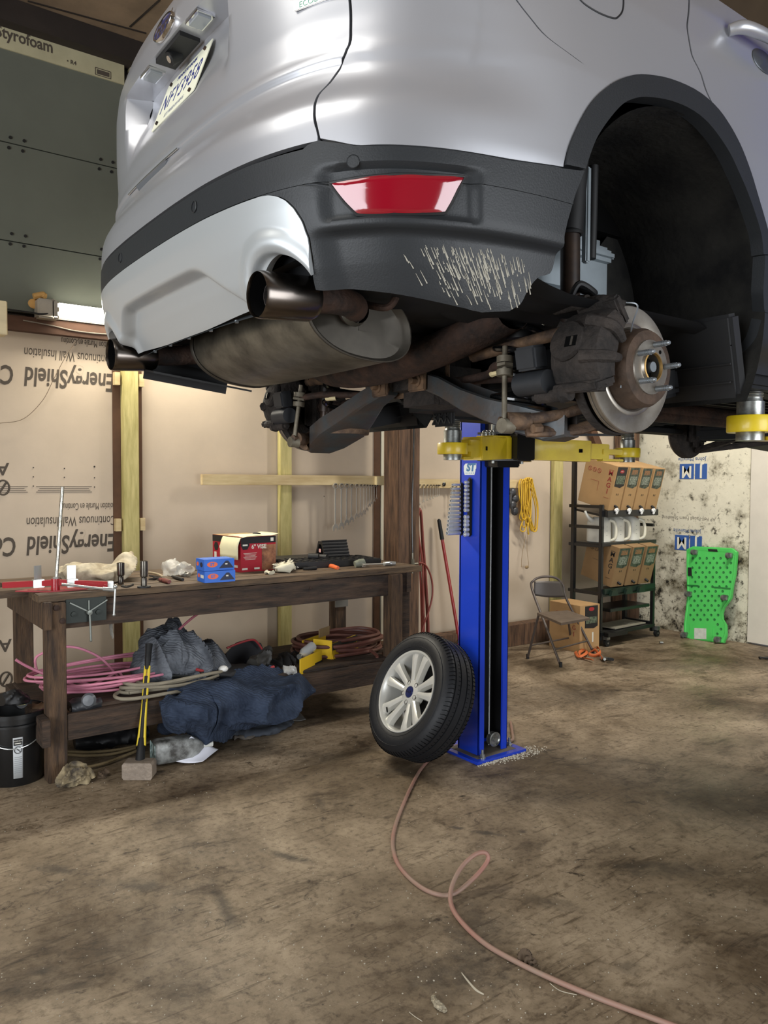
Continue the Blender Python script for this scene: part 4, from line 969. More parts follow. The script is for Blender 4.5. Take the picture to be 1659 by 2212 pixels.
# cement dust and grit beside the plate
mb = MB(); rg = random.Random(11)
for k in range(430):
    t = rg.random(); a = abs(rg.gauss(0, .03)); x = 2.93+.46*t+rg.gauss(0, .02); y = 3.092-a*(.3+1.3*t)
    if t > .82: x = 3.30+abs(rg.gauss(0, .06)); y = 3.03+rg.random()*.12
    r_ = rg.uniform(.0012, .0034); mb.box((x, y, r_*.6), (r_*2, r_*1.6, r_*1.3), (0, 0, rg.random()*3))
tag(mb.build('grit', mat('pale_grit', 'cdc6b4', .9), None), 'pale cement grit scattered round the edge of the blue base plate', 'grit', kind='stuff')

# ------------------------------------------------------------------ sockets on the column
def socket(name, lab, x, y, z, r, L_, g):
    mb = MB(); mb.lathe((x, y, z), (-1, 0, 0), [(0, 0), (r*.9, 0), (r, L_*.06), (r, L_*.45), (r*1.04, L_*.52), (r*1.04, L_*.97), (r*.98, L_), (r*.72, L_), (r*.70, L_*.75), (0, L_*.72)], n=16)
    return one('socket', mb, [m_skt], lab, 'socket', g, smooth=35)
m_skt = mat('socket_chrome', 'd4d6d8', .25, metal=.55, coat=.5)
mb = MB(); mb.box((2.976, 3.243, 1.408), (.018, .034, .33), bev=.008); one('socket_rail', mb, m_blkp, 'black socket rail stuck on the blue column, nearer the corner, holding short sockets', 'socket rail')
mb = MB(); mb.box((2.976, 3.312, 1.395), (.016, .026, .30), bev=.006); one('socket_rail', mb, m_blkp, 'black socket rail on the far edge of the blue column, holding long sockets', 'socket rail')
zs = [1.540, 1.519, 1.497, 1.475, 1.453, 1.432, 1.409, 1.385, 1.347, 1.324, 1.303, 1.277, 1.250]
for k, z in enumerate(zs):
    socket('socket', 'short chrome socket in the row of rings facing out on the blue column', 2.967, 3.243, z+.006, .0085+.00035*k, .026, 'short sockets on the column')
for k in range(13):
    z = 1.532-.0226*k; socket('socket', 'long chrome deep socket sticking out past the far edge of the blue column', 2.968, 3.312, z, .0068+.0004*k, .062+.003*k, 'deep sockets on the column')

# ------------------------------------------------------------------ wheel leaning on the column
m_rub = mat('tyre_rubber', '16171a', .55, spec=.4, bump=.12, bscale=60)
m_rim = mat('alloy_silver', 'd0cfc8', .33, metal=.35, coat=.3)
wt = thing('wheel', 'tyre on a silver alloy rim leaning against the foot of the blue column', 'wheel', (2.74, 3.33, 0))
wn = Vector((-.905, .06, .42)).normalized(); wu = (Vector((0, 0, 1))-Vector((0, 0, 1)).project(wn)).normalized(); wc = Vector((2.705, 3.335, .362))
tp_ = [(.225, .098), (.232, .106), (.245, .111), (.270, .117), (.295, .117), (.315, .108), (.328, .096), (.336, .088), (.341, .078)]
for g0 in (.060, .022, -.022, -.060):
    tp_ += [(.3445, g0+.012), (.3445, g0+.0045), (.3375, g0+.0035), (.3375, g0-.0035), (.3445, g0-.0045)]
tp_ += [(.341, -.078), (.336, -.088), (.328, -.096), (.315, -.108), (.295, -.117), (.270, -.117), (.245, -.111), (.232, -.106), (.225, -.098), (.215, -.09), (.215, .09), (.225, .098)]
mb = MB(); mb.lathe(wc, wn, tp_, n=120, up=wu); ty = mb.build('tyre', m_rub, wt, smooth=35)
mb = MB(); e2 = wn.cross(wu)
for k in range(92):
    a = 2*math.pi*k/92
    for s_ in (1, -1):
        d_ = wu*math.cos(a)+e2*math.sin(a); a2 = a+.018*s_; d3 = wu*math.cos(a2)+e2*math.sin(a2)
        mb.tube([wc+d_*.3295+wn*s_*.098, wc+d3*.3425+wn*s_*.080, wc+d3*.3452+wn*s_*.066], [.0012, .0022, .0018], n=4, smooth=False)
    a += .03; d_ = wu*math.cos(a)+e2*math.sin(a)
    mb.tube([wc+d_*.3445+wn*.040, wc+d_*.3445+wn*.028], .0016, n=4, smooth=False); mb.tube([wc+d_*.3445-wn*.040, wc+d_*.3445-wn*.028], .0016, n=4, smooth=False)
tag(mb.build('tread_sipes', m_void, ty, smooth=0), kind='stuff')
mb = MB()
for rr in (.250, .300):
    mb.lathe(wc, wn, [(rr-.0012, .1125 if rr < .26 else .1165), (rr, .1140 if rr < .26 else .1175), (rr+.0012, .1125 if rr < .26 else .1160)], n=90, up=wu)
mb.build('sidewall_ring', m_rub, ty)
mb = MB(); mb.lathe(wc, wn, [(.2265, .100), (.230, .106), (.228, .110), (.219, .108), (.212, .096), (.206, .06), (.200, .0), (.200, -.09), (.215, -.104), (.222, -.104)], n=72, up=wu); rm = mb.build('rim', m_rim, wt, smooth=40)
mb = MB(); mb.lathe(wc, wn, [(0, -.02), (.16, -.03), (.19, -.05)], n=48, up=wu); mb.build('rim_back_shadow', mat('rim_shade_black', '0c0b0a', .9), rm)  # black disc paints the shade seen between the spokes
for k in range(5):
    for dd in (-1, 1):
        ang = 2*math.pi*k/5+dd*.235; inn = 2*math.pi*k/5+dd*.28
        d_ = wu*math.cos(ang)+e2*math.sin(ang); s2 = -wu*math.sin(ang)+e2*math.cos(ang)
        di = wu*math.cos(inn)+e2*math.sin(inn)
        G = []
        for t in np.linspace(0, 1, 9):
            p = wc+di*(.040*(1-t))+d_*(.212*t)*1.0+di*0
            wdt = .017+.006*t+.010*t**4; hgt = .072+.026*t if t < .95 else .094
            G.append([p+s2*wdt+wn*(hgt-.030), p+s2*wdt*.8+wn*(hgt-.002), p+s2*.004+wn*(hgt+.003), p-s2*.004+wn*(hgt+.003), p-s2*wdt*.8+wn*(hgt-.002), p-s2*wdt+wn*(hgt-.030), p-s2*wdt*.7+wn*(hgt-.036), p+s2*wdt*.7+wn*(hgt-.036)])
        mb = MB(); mb.grid(G, True); mb.add(G[0], [tuple(range(8))]); mb.add(G[-1], [tuple(range(8))[::-1]]); mb.build('spoke', m_rim, rm, smooth=25)
mb = MB(); mb.lathe(wc, wn, [(0, .03), (.074, .03), (.074, .066), (.066, .078), (.034, .082), (.032, .076), (0, .076)], n=40, up=wu); hbm = mb.build('rim_centre', m_rim, rm)
for k in range(5):
    a = 2*math.pi*(k+.5)/5; d_ = wu*math.cos(a)+e2*math.sin(a); mb = MB(); mb.lathe(wc+d_*.057+wn*.0785, wn, [(.0125, -.004), (.0125, .0022), (.0105, .0022), (.0098, -.003), (0, -.003)], n=20); mb.build('lug_hole', mat('lug_dark', '45423c', .6), rm)
mb = MB(); mb.lathe(wc+wn*.080, wn, [(.032, 0), (.030, .004), (0, .006)], n=32, up=wu); mb.build('centre_cap', mat('cap_blue', '1c2450', .3, coat=.6), rm)
Mc = frame(wc+wn*.0862, -e2 if e2.dot(Vector((0, 1, 0))) < 0 else e2, wu)
text('cap_script', 'Ford', Mc, .022, m_chrome, bpy.data.objects['centre_cap'], shear=.3)
mb = MB(); a = 2.4; d_ = wu*math.cos(a)+e2*math.sin(a); mb.cyl(wc+d_*.2+wn*.075, wc+d_*.17+wn*.105, .0045, n=8); mb.build('valve', m_blk, rm)

# ------------------------------------------------------------------ hose over the floor
hpx = [(965, 1618), (935, 1634), (905, 1668), (872, 1735), (850, 1800), (853, 1850), (878, 1890), (925, 1925), (975, 1932), (1020, 1900), (1052, 1862), (1050, 1843), (1028, 1845), (998, 1872), (976, 1915), (975, 1955), (1000, 1995), (1050, 2040), (1120, 2080), (1200, 2118), (1290, 2155), (1400, 2196), (1520, 2240)]
hz = [0, 0, 0, 0, 0, 0, 0, 0, .0, .02, .055, .085, .09, .065, .03, .004, 0, 0, 0, 0, 0, 0, 0]
mb = MB(); mb.tube([atz(x, y, z+.0085) for (x, y), z in zip(hpx, hz)], .0085, n=12, sub=12)
one('air_hose', mb, mat('faded_red_rubber', '8a7565', .6, col2='94695c', vscale=5, bump=.1), 'long faded red rubber hose looping across the bare floor in front', 'hose')
mb = MB(); mb.tube([atz(1103, 1560, .01), atz(1106, 1580, .01), atz(1105, 1600, .01), (3.30, 3.36, .01), (3.0, 3.38, .01), (2.93, 3.40, .01)], .0085, n=10); one('air_hose', mb, MATS['faded_red_rubber'], 'short bit of hose showing behind the foot of the blue column', 'hose')
# ================================================================== things on the walls
m_wr = mat('wrench_chrome', 'dad6cc', .28, metal=.8)
b = MB(); b.box(((2.27+3.93)/2, 5.305, 1.555), (3.93-2.27, .04, .078), bev=.003); bd1 = one('tool_board', b, m_fir, 'long pale board across the studs left of the brown post', 'board')
b = MB(); b.box((3.80, 4.942, 1.555), (.20, .04, .078), bev=.003); b.build('x', m_fir) if False else None
b = MB(); b.box((3.86, 5.28, 1.553), (.15, .05, .072), bev=.003); b.build('end_block', mat('fir_fresh', 'd9c698', .6, var=.08), bd1)
b = MB(); b.box(((4.06+5.60)/2, 5.36, 1.53), (1.54, .04, .08), bev=.003); bd2 = one('tool_board', b, m_fir, 'pale board behind the blue column carrying the smaller wrenches', 'board')
def wrench_mesh(L_):
    mb = MB(); s = L_/.36
    # ring at the top, open jaw at the bottom, local z down from 0
    G = []
    for i in range(24):
        a = 2*math.pi*i/24; c_, s_ = math.cos(a), math.sin(a)
        G.append([(rr*c_*s, y*s, rr*s_*s) for rr, y in ((.0145, -.007), (.0225, -.007), (.0235, 0), (.0225, .007), (.0145, .007))])
    mb.grid(G+[G[0]], True)
    mb.box((0, 0, -.16*s), (.013*s, .007*s, .285*s), bev=.002*s)
    P = [(-.008, -.298), (-.020, -.312), (-.026, -.332), (-.020, -.352), (-.014, -.356), (-.010, -.335), (.0, -.324), (.012, -.330), (.016, -.350), (.024, -.346), (.026, -.325), (.018, -.306), (.008, -.296)]
    mb.prism([(x*s, z*s) for x, z in P], -.006*s, .006*s, Matrix(((1, 0, 0, 0), (0, 0, 1, 0), (0, 1, 0, 0), (0, 0, 0, 1))))
    return mb
nailm = mat('nail', '3a332b', .6, metal=.5)
def hang(x, y, z, L_, lab, g):
    mb = wrench_mesh(L_); s = L_/.36; mb.v = [(a+x, b_+y, c_+z) for a, b_, c_ in mb.v]; w = one('wrench', mb, m_wr, lab, 'wrench', g)
    n = MB(); n.cyl((x, y-.012, z+.012*s), (x, y+.03, z+.012*s), .0035, n=8); n.sphere((x, y-.012, z+.012*s), .006, 8); return n
xs = [725, 738, 749.5, 760, 771, 779.5, 787, 793, 799, 804, 809.5, 814.5]; bot = [1149, 1145, 1137, 1130, 1122, 1118, 1113, 1106, 1096, 1091, 1085, 1079]
ords = ['first and longest', 'second', 'third', 'fourth', 'fifth', 'sixth', 'seventh', 'eighth', 'ninth', 'tenth', 'eleventh', 'last and shortest']
for k, (x, yb) in enumerate(zip(xs, bot)):
    p = aty(x, 1050, 5.265); q = aty(x, yb, 5.265); n = hang(p.x, 5.270, p.z, (p.z-q.z)*1.0, 'combination wrench hanging on the pale board, %s counting from the left' % ords[k], 'wrenches on the long board'); n.build('nail', nailm, bd1)
for k, (x, yb) in enumerate(zip([906, 915, 923, 930, 936, 941.5, 945.5, 949], [1093, 1087, 1083, 1080, 1078, 1075, 1074, 1072])):
    p = aty(x, 1049, 5.33); q = aty(x, yb, 5.33); n = hang(p.x, 5.332, p.z, (p.z-q.z)*1.0, 'small wrench on the board behind the column, number %s from the brown post' % ['one', 'two', 'three', 'four', 'five', 'six', 'seven', 'eight'][k], 'small wrenches behind the column'); n.build('nail', nailm, bd2)
for k, (x, yb) in enumerate(zip([977, 985], [1100, 1097])):
    p = aty(x, 1053, 5.33); q = aty(x, yb, 5.33); n = hang(p.x, 5.332, p.z, (p.z-q.z)*1.0, ['wrench hanging apart close to the blue column, the left of two', 'wrench hanging tight beside the blue column, half hidden by deep sockets'][k], 'pair of wrenches by the column'); n.build('nail', nailm, bd2)
b = MB(); p = aty(960, 1046, 5.33); b.lathe((p.x, 5.34, p.z), (0, -1, 0), [(0, 0), (.016, 0), (.018, .01), (.010, .014), (0, .012)], n=18); b.build('knob', m_blkp, bd2)
# fluorescent fitting above the bench
ft = thing('fluorescent_light', 'lit fluorescent tube in a dusty metal fitting high on the wall above the bench', 'light', (1.6, 5.3, 2.60))
b = MB(); b.box((1.86, 5.335, 2.628), (1.32, .05, .10), bev=.006); b.box((1.235, 5.30, 2.625), (.13, .10, .12), bev=.01); b.build('housing', mat('dusty_metal', 'b1a99b', .5, metal=.3, var=.3), ft)
m_tube = mat('lit_tube', (1.0, .96, .82), .4, emit=14)
for z_ in (2.655, 2.602):
    b = MB(); b.cyl((1.275, 5.275, z_), (2.50, 5.275, z_), .019, n=20); b.build('tube', m_tube, ft)
    b = MB(); b.cyl((1.262, 5.275, z_), (1.285, 5.275, z_), .020, n=18); b.build('tube_cap', m_zinc, ft)
b = MB(); b.box((1.262, 5.285, 2.628), (.012, .07, .125), bev=.003); b.build('lamp_holder', mat('socket_grey', '857d70', .6), ft)
b = MB(); b.tube([(1.25, 5.26, 2.60), (1.19, 5.25, 2.585), (1.12, 5.27, 2.59), (.9, 5.3, 2.60)], .006, n=8); b.build('power_lead', m_blk, ft)
l_ = area('tube_glow', (1.88, 5.22, 2.62), (1.88, 3.8, 1.5), 1.25, .10, 42, (1.0, .93, .78))
b = MB(); b.tube([(1.21, 5.31, 2.70), (1.22, 5.31, 2.72), (1.16, 5.31, 2.70)], .02, n=8); b.sphere((1.165, 5.33, 2.66), .035, 12, (1.0, .3, .9)); b.build('mounting_foam', mat('foam_yellow', 'b98f52', .8), ft)
# dangling wires
b = MB(); b.tube([aty(183, 718, 5.36), aty(150, 757, 5.36), aty(118, 815, 5.37), aty(92, 865, 5.37), aty(50, 905, 5.37), aty(0, 914, 5.37), aty(-30, 914, 5.37)], .0018, n=6); one('wall_wire', b, mat('brown_wire', '5d4b35', .6), 'thin brown wire curving down over the printed insulation', 'wire')
b = MB(); b.tube([aty(50, 692, 5.33), aty(110, 703, 5.33), aty(170, 716, 5.33), aty(250, 722, 5.33), aty(330, 712, 5.33)], .004, n=6); one('wall_wire', b, mat('grey_wire', '8d8579', .6), 'grey lead running just under the fluorescent light', 'wire')
# conduit / black pipe down the brown post with air fitting
b = MB(); p = [aty(894, 890, 4.945), aty(893, 1000, 4.945), aty(890, 1100, 4.945), aty(891, 1195, 4.945)]; b.tube(p, .006, n=8); ap = one('air_line', b, mat('black_pipe', '191918', .35, coat=.4), 'thin black air pipe running down the brown post', 'pipe')
b = MB(); q = aty(891, 1197, 4.945); b.cyl(q+Vector((0, 0, .01)), q-Vector((0, 0, .04)), .009, n=10); b.box(q-Vector((0, 0, .075)), (.03, .03, .075), bev=.006); b.cyl(q-Vector((0, 0, .11)), q-Vector((0, 0, .155)), .008, n=10); b.cyl(q-Vector((0, 0, .08)), q+Vector((.055, 0, -.08)), .009, n=10); b.build('brass_fitting', mat('dull_brass', '8d8a7c', .4, metal=.8), ap)
# loop of red hose hung between post and column
m_rh = mat('red_hose', '8a4238', .5, var=.2, vscale=4)
def hp(y, *p): return [aty(a, c, y) for a, c in p]
b = MB(); b.tube(hp(5.12, (893, 1216), (905, 1215), (920, 1222), (932, 1250), (934, 1285), (926, 1320), (914, 1355), (907, 1395), (906, 1420)), .008, n=10)
one('red_air_hose', b, m_rh, 'thin red hose bowing out from the brass fitting on the brown post', 'hose')
b = MB()
b.tube(hp(5.2, (912, 1420), (911, 1330), (907, 1220), (899, 1150), (898, 1115), (903, 1101), (908, 1104), (911, 1150), (916, 1230), (922, 1320), (923, 1400)), .0105, n=10)
b.tube(hp(5.17, (916, 1420), (915, 1330), (913, 1220), (904, 1160), (903, 1120), (906, 1103), (910, 1110), (914, 1170), (920, 1250), (925, 1340), (926, 1410)), .0105, n=10)
one('red_hose_bundle', b, m_rh, 'doubled red hose hanging in long loops beside the brown post', 'hose')
# shovel with red shaft
sh = thing('shovel', 'long red shafted shovel with black grip leaning on the wall behind the tyre', 'shovel', (4.62, 5.2, 0))
A_ = Vector((4.635, 5.16, .10)); B_ = Vector((4.525, 5.33, 1.20)); dd = (A_-B_).normalized()
b = MB(); b.cyl(A_, B_+dd*.16, .0145, n=14); b.build('shaft', mat('shaft_red', '8f1f1d', .4, coat=.3), sh)
b = MB(); b.cyl(B_+dd*.17, B_, .019, .017, n=14); b.sphere(B_, .017, 12); b.build('grip', m_blk, sh)
b = MB(); b.prism([(-.11, -.10), (-.10, .0), (-.03, .05), (.03, .05), (.10, .0), (.11, -.10)], -.004, .004, frame(A_+Vector((0, -.02, -.0)), (1, .1, 0), (0, .1, 1))); b.build('blade', mat('blade_dark', '3a322c', .6, metal=.4), sh)
b = MB(); b.box((4.50, 4.98, .08), (.09, .06, .16), (0, R(8), 0), bev=.008); one('red_tool_case', b, mat('tool_red', 'a32420', .45), 'small red upright piece half hidden behind the tyre', 'tool')
# yellow cord hank
m_yc = mat('yellow_cord', 'c9a029', .55)
b = MB(); rg = random.Random(5)
for k in range(13):
    x0 = 5.50+rg.uniform(0, .14); x1 = 5.60+rg.uniform(0, .19); zt = 1.585-rg.random()*.02; zb = 1.20-rg.uniform(-.02, .14); y = 5.30+rg.uniform(-.02, .02)
    xm = (x0+.10)
    b.tube([(x0, y, zt-.04), (x0+.02, y, zt), (x0+.05, y, zt-.02), (x1+.01, y+.01, (zt+zb)/2), (x1, y, zb+.04), (x1-.03, y, zb), (x1-.07, y, zb+.04), (x0-.0, y-.01, (zt+zb)/2), (x0, y, zt-.04)], .0062, n=7)
b.tube([(5.64, 5.29, 1.20), (5.62, 5.29, 1.10), (5.645, 5.30, 1.04)], .008, n=7)
one('extension_cord', b, m_yc, 'hank of yellow cord hung on the wall to the right of the column', 'cord')
b = MB(); b.tube([(5.645, 5.33, 1.06), (5.60, 5.34, .85), (5.59, 5.34, .72)], .0022, n=5); b.tube([(5.66, 5.33, 1.06), (5.665, 5.34, .9), (5.69, 5.34, .73), (5.66, 5.34, .70)], .0022, n=5); b.sphere((5.655, 5.33, .715), .028, 10, (1, .4, .6)); one('hanging_string', b, mat('string_tan', '8a7350', .7), 'thin tan string with a tag dangling below the yellow cord', 'string')
b = MB()
for k in range(4): b.sphere((5.43+.03*(k % 2), 5.31, 1.45-.06*k), .045, 12, (1, .7, 1))
b.tube([(5.41, 5.3, 1.47), (5.39, 5.3, 1.35), (5.44, 5.3, 1.24)], .012, n=8); one('grinder', b, mat('tool_grey_black', '4a4a4c', .4, metal=.4, var=.4, vscale=20), 'grey black tool hanging between the blue column and the yellow cord', 'tool')
# ================================================================== work bench
m_bt = mat('grimy_bench_top', '6b563e', .75, col2='352a20', vscale=5, stretch=(.7, 5, 5), bump=.4, bscale=20)
m_bw = mat('grimy_bench_wood', '4a382a', .8, col2='241b14', vscale=6, stretch=(.8, 6, 6), bump=.4, bscale=30)
m_bl = mat('bench_leg_wood', '5c452f', .8, col2='2f2218', vscale=6, stretch=(6, 6, .8), bump=.4, bscale=30)
BT = .965
bench = thing('workbench', 'long grimy wooden workbench with lower shelf along the insulated wall', 'workbench', (2.1, 4.6, 0))
for k, (y0, y1, x0) in enumerate(((4.20, 4.335, .92), (4.34, 4.475, .93), (4.48, 4.64, .78), (4.645, 4.80, .86), (4.805, 5.02, .86))):
    b = MB(); b.box(((x0+3.42)/2, (y0+y1)/2, BT-.02), (3.42-x0, y1-y0, .04), bev=.004); b.build('top_plank', m_bt, bench)
b = MB(); b.box(((1.05+3.10)/2, 4.225, .862), (2.12, .042, .16), bev=.003); b.build('apron', m_bw, bench)
b = MB(); b.box((2.1, 4.97, .862), (2.3, .042, .16)); b.build('apron', m_bw, bench)
b = MB(); b.box((.955, 4.60, .862), (.042, .90, .14), bev=.003); b.build('side_rail', m_bl, bench)
b = MB(); b.box((3.30, 4.60, .862), (.042, .80, .14), bev=.003); b.build('side_rail', m_bw, bench)
for x, y, w, d in ((1.0, 4.215, .095, .09), (1.0, 4.95, .095, .09), (3.175, 4.215, .10, .09), (3.21, 4.96, .10, .09)):
    b = MB(); b.box((x, y, .462), (w, d, .924), bev=.004); lg = b.build('leg', m_bl, bench)
b = MB(); b.box((3.275, 4.235, .462), (.085, .05, .924), bev=.003); b.build('leg_brace', m_bw, bench)
b = MB(); b.box((3.21, 4.905, .64), (.11, .012, .07)); b.build('tape_wrap', mat('silver_tape', '8a8a85', .4, metal=.4), bench)
b = MB(); b.box((2.1, 4.19, .275), (2.1, .042, .135), bev=.003); b.build('shelf_beam', m_bw, bench)
b = MB(); b.box((2.1, 4.95, .275), (2.3, .042, .135), bev=.003); b.build('shelf_beam', m_bw, bench)
for k, (y0, y1) in enumerate(((4.215, 4.42), (4.425, 4.68), (4.685, 4.95))):
    b = MB(); b.box((2.11, (y0+y1)/2, .352), (2.08 if k == 0 else 2.34, y1-y0, .02), bev=.003); b.build('shelf_board', m_bw, bench)
b = MB(); b.box((.93, 4.55, .28), (.042, .9, .135), bev=.003); b.build('side_rail', m_bw, bench)
for x, z in ((1.0, .90), (1.03, .83)):
    b = MB(); b.lathe((x, 4.168, z), (0, -1, 0), [(.016, 0), (.015, .006), (.006, .010), (0, .010)], n=16); b.build('bolt_head', m_rust, bench)
for x in (1.9, 2.52, 1.62):
    b = MB(); b.lathe((x, 4.203 if x != 1.62 else 4.168, .88 if x != 1.62 else .27), (0, -1, 0), [(.010, 0), (.009, .004), (0, .005)], n=12); b.build('bolt_head', m_rust, bench)
# vice plate under the front edge
vp = thing('vise_bracket', 'dark steel plate with tee handle bolted below the front edge of the bench', 'vise', (1.2, 4.19, .8))
b = MB(); b.box((1.155, 4.197, .872), (.205, .010, .125), bev=.002); b.build('plate', mat('dark_plate', '2e332f', .5, metal=.5, var=.2), vp)
b = MB()
for dx, dz in ((-.095, .055), (.095, .055), (-.0, .06)): b.beam((1.165, 4.186, .862), (1.165+dx, 4.186, .862+dz), .004, .006)
b.build('ribs', mat('plate_edge', '7c8079', .45, metal=.6), vp)
for x in (1.09, 1.215): b = MB(); b.lathe((x, 4.192, .855), (0, -1, 0), [(.015, 0), (.014, .008), (0, .009)], n=16); b.build('bolt_head', MATS['dark_plate'], vp)
b = MB(); b.lathe((1.165, 4.195, .86), (0, -1, 0), [(.013, 0), (.013, .03), (0, .032)], n=16); b.cyl((1.165, 4.17, .86), (1.168, 4.165, .715), .0055, n=10); b.sphere((1.168, 4.165, .713), .007, 8); b.build('tee_handle', MATS['plate_edge'], vp)
rg = random.Random(21)
# red centring gauge
m_gr = mat('gauge_red', '9c1620', .35, coat=.4)
m_wh = mat('bright_zinc', 'b9bab6', .3, metal=.75)
cg = thing('wheel_gauge', 'red cross bar gauge with bright sliding clamps on the left end of the bench', 'gauge', (1.05, 4.30, BT))
c_ = aty(124, 1258, 4.33); l_ = aty(5, 1264, 4.40); r_ = aty(237, 1262, 4.24)
b = MB(); b.beam(l_, c_, .03, .03, bev=.002); b.beam(c_, r_, .03, .03, bev=.002); b.build('bar', m_gr, cg)
b = MB(); b.cyl((c_.x-.01, c_.y, BT), (c_.x-.01, c_.y, c_.z+.02), .022, n=24); b.build('hub', m_gr, cg)
b = MB(); q = c_; b.prism([(-.19, .06), (-.05, -.06), (.14, -.06), (.20, .03), (.05, .10), (-.1, .10)], 0, .006, Matrix.Translation((q.x+.0, q.y+.02, BT))); b.build('base', m_gr, cg)
for px_, n_ in ((82, 0), (155, 1)):
    q = l_.lerp(c_, (px_-5)/119) if n_ == 0 else c_.lerp(r_, (px_-124)/113)
    b = MB(); b.box(q, (.055, .038, .042), bev=.002); b.box(q+Vector((.0, .01, .055)), (.045, .006, .075), (0, 0, .5 if n_ == 0 else 0), bev=.001); b.build('sliding_clamp', m_wh, cg)
b = MB(); b.box(r_, (.03, .036, .036), bev=.002); b.build('end_cap', m_wh, cg)
rod = thing('threaded_rod', 'tall bright steel rod standing upright in the red gauge', 'rod', (c_.x, c_.y, BT))
b = MB(); b.cyl(Vector((c_.x-.006, c_.y, c_.z+.01)), aty(135, 1052, 4.34), .0095, n=14); b.build('shaft', mat('rod_steel', 'c9c7bd', .25, metal=.85, col2='8f8b7e', vscale=40), rod)
b = MB(); b.cyl(Vector((c_.x-.006, c_.y, c_.z-.0)), Vector((c_.x-.006, c_.y, c_.z+.03)), .016, n=6); b.build('nut', m_wh, rod)
# clamp arm hanging over the edge
ca = thing('measuring_arm', 'bright steel arm lying across the bench edge with its end hanging down', 'tool', (1.3, 4.18, BT))
p1 = aty(133, 1262, 4.22); p2 = aty(250, 1275, 4.15)
b = MB(); b.cyl(p1, p2, .0065, n=10); b.sphere(aty(249, 1267, 4.15), .012, 10); b.cyl(aty(222, 1272, 4.17), aty(246, 1274, 4.155), .011, n=10); b.build('arm', m_wh, ca)
b = MB(); b.cyl(aty(249, 1272, 4.15), aty(246, 1328, 4.15), .0062, n=10); b.sphere(aty(246, 1328, 4.15), .009, 10); b.build('drop_rod', m_wh, ca)
# upright sockets/mandrels
def mandrel(px_, yb, yt, lab, base):
    q = atz(px_, yb, BT); t = thing('press_mandrel', lab, 'tool', q)
    h_ = (yb-yt)/1690*4.45
    b = MB(); b.lathe(q, (0, 0, 1), [(0, 0), (.0155, 0), (.016, .003), (.016, h_*.36), (.0145, h_*.38), (.020, h_*.42), (.021, h_*.5), (.021, h_), (.0165, h_), (.016, h_*.8), (0, h_*.8)], n=22); b.build('barrel', mat('oiled_steel', '6f6a62', .25, metal=.9, var=.4, vscale=30), t)
    if base: b = MB(); b.lathe(q, (0, 0, 1), [(0, 0), (.036, 0), (.036, .008), (.017, .010)], n=24); b.build('foot', m_blk, t)
mandrel(261, 1262, 1216, 'upright steel socket on the bench, the left of two, beside the red gauge', False)
mandrel(311, 1269, 1214, 'upright steel socket with black toothed foot on the bench, the right of two', True)
b = MB(); b.tube([atz(263, 1266, BT+.004), atz(275, 1268, BT+.004), atz(288, 1263, BT+.004)], [.010, .006, .008], n=8, flat=.4); one('key', b, m_blk, 'flat black spanner end lying between the two upright sockets', 'tool')

# crumpled cloth generator
def crumple(pts, ry, rz, amp=.02, freq=9.0, n=56, m=90, seed=1, floorz=None, folds=1.0, flat=0.0):
    P = []
    K = len(pts); 
    for i in range(m+1):
        t = i/m*(K-1); P.append((Vector(cr(pts, t)), cr([(a,) for a in ry], t)[0], cr([(a,) for a in rz], t)[0]))
    G = []
    for i, (c, a, h_) in enumerate(P):
        d = (P[min(i+1, m)][0]-P[max(i-1, 0)][0]).normalized(); sd = Vector((-d.y, d.x, 0))
        sd = sd.normalized() if sd.length > 1e-4 else Vector((0, 1, 0)); up = Vector((0, 0, 1)); row = []
        for j in range(n):
            an = 2*math.pi*j/n; nv = sd*math.cos(an)+up*math.sin(an)
            p = c+sd*math.cos(an)*max(a, .001)+up*math.sin(an)*max(h_, .001)
            q = p*freq+Vector((seed*7.3, 0, 0))
            wq = q*.55+Vector((noise.noise(q*.35)*2.2, noise.noise(q*.35+Vector((9, 0, 0)))*2.2, 0))
            rid = (1-min(1, abs(noise.noise(wq))*2.6))**1.6; rid2 = (1-min(1, abs(noise.noise(wq*2.1+Vector((3, 1, 0))))*2.4))**1.5
            dsp = ((rid*1.15-.5)*folds+(rid2-.4)*.38*folds+noise.noise(q*.8)*.5)*amp
            ef = min(1, 4*min(i, m-i)/m+.15); p = p+nv*dsp*ef
            if floorz is not None and p.z < floorz: p.z = floorz+.001*noise.noise(q*3)+.001
            row.append(p)
        G.append(row)
    b = MB(); b.grid(G, True); b.add(G[0], [tuple(range(n))]); b.add(G[-1], [tuple(range(n))[::-1]]); return b
def quilt(name, c1, c2):
    mt = mat(name, c1, .9, col2=c2, vscale=10, bump=.2, bscale=60, spec=.15); nt = mt.node_tree
    if nt.nodes.get('qw'): return mt
    tc = nt.nodes.new('ShaderNodeTexCoord'); w = nt.nodes.new('ShaderNodeTexWave'); w.name = 'qw'; w.inputs['Scale'].default_value = 22; w.inputs['Distortion'].default_value = 3.2; w.inputs['Detail'].default_value = 0; w.inputs['Detail Scale'].default_value = 2.2; w.bands_direction = 'DIAGONAL'
    nt.links.new(tc.outputs['Object'], w.inputs[0]); bp = nt.nodes.new('ShaderNodeBump'); bp.inputs['Strength'].default_value = .55; bp.inputs['Distance'].default_value = .006
    nt.links.new(w.outputs['Fac'], bp.inputs['Height']); nt.links.new(bp.outputs[0], nt.nodes['Principled BSDF'].inputs['Normal']); return mt
m_rag = mat('dirty_canvas', 'c9bfa8', .9, col2='978b76', vscale=12, spec=.1)
P_ = lambda x, y, z: tuple(atz(x, y, z))
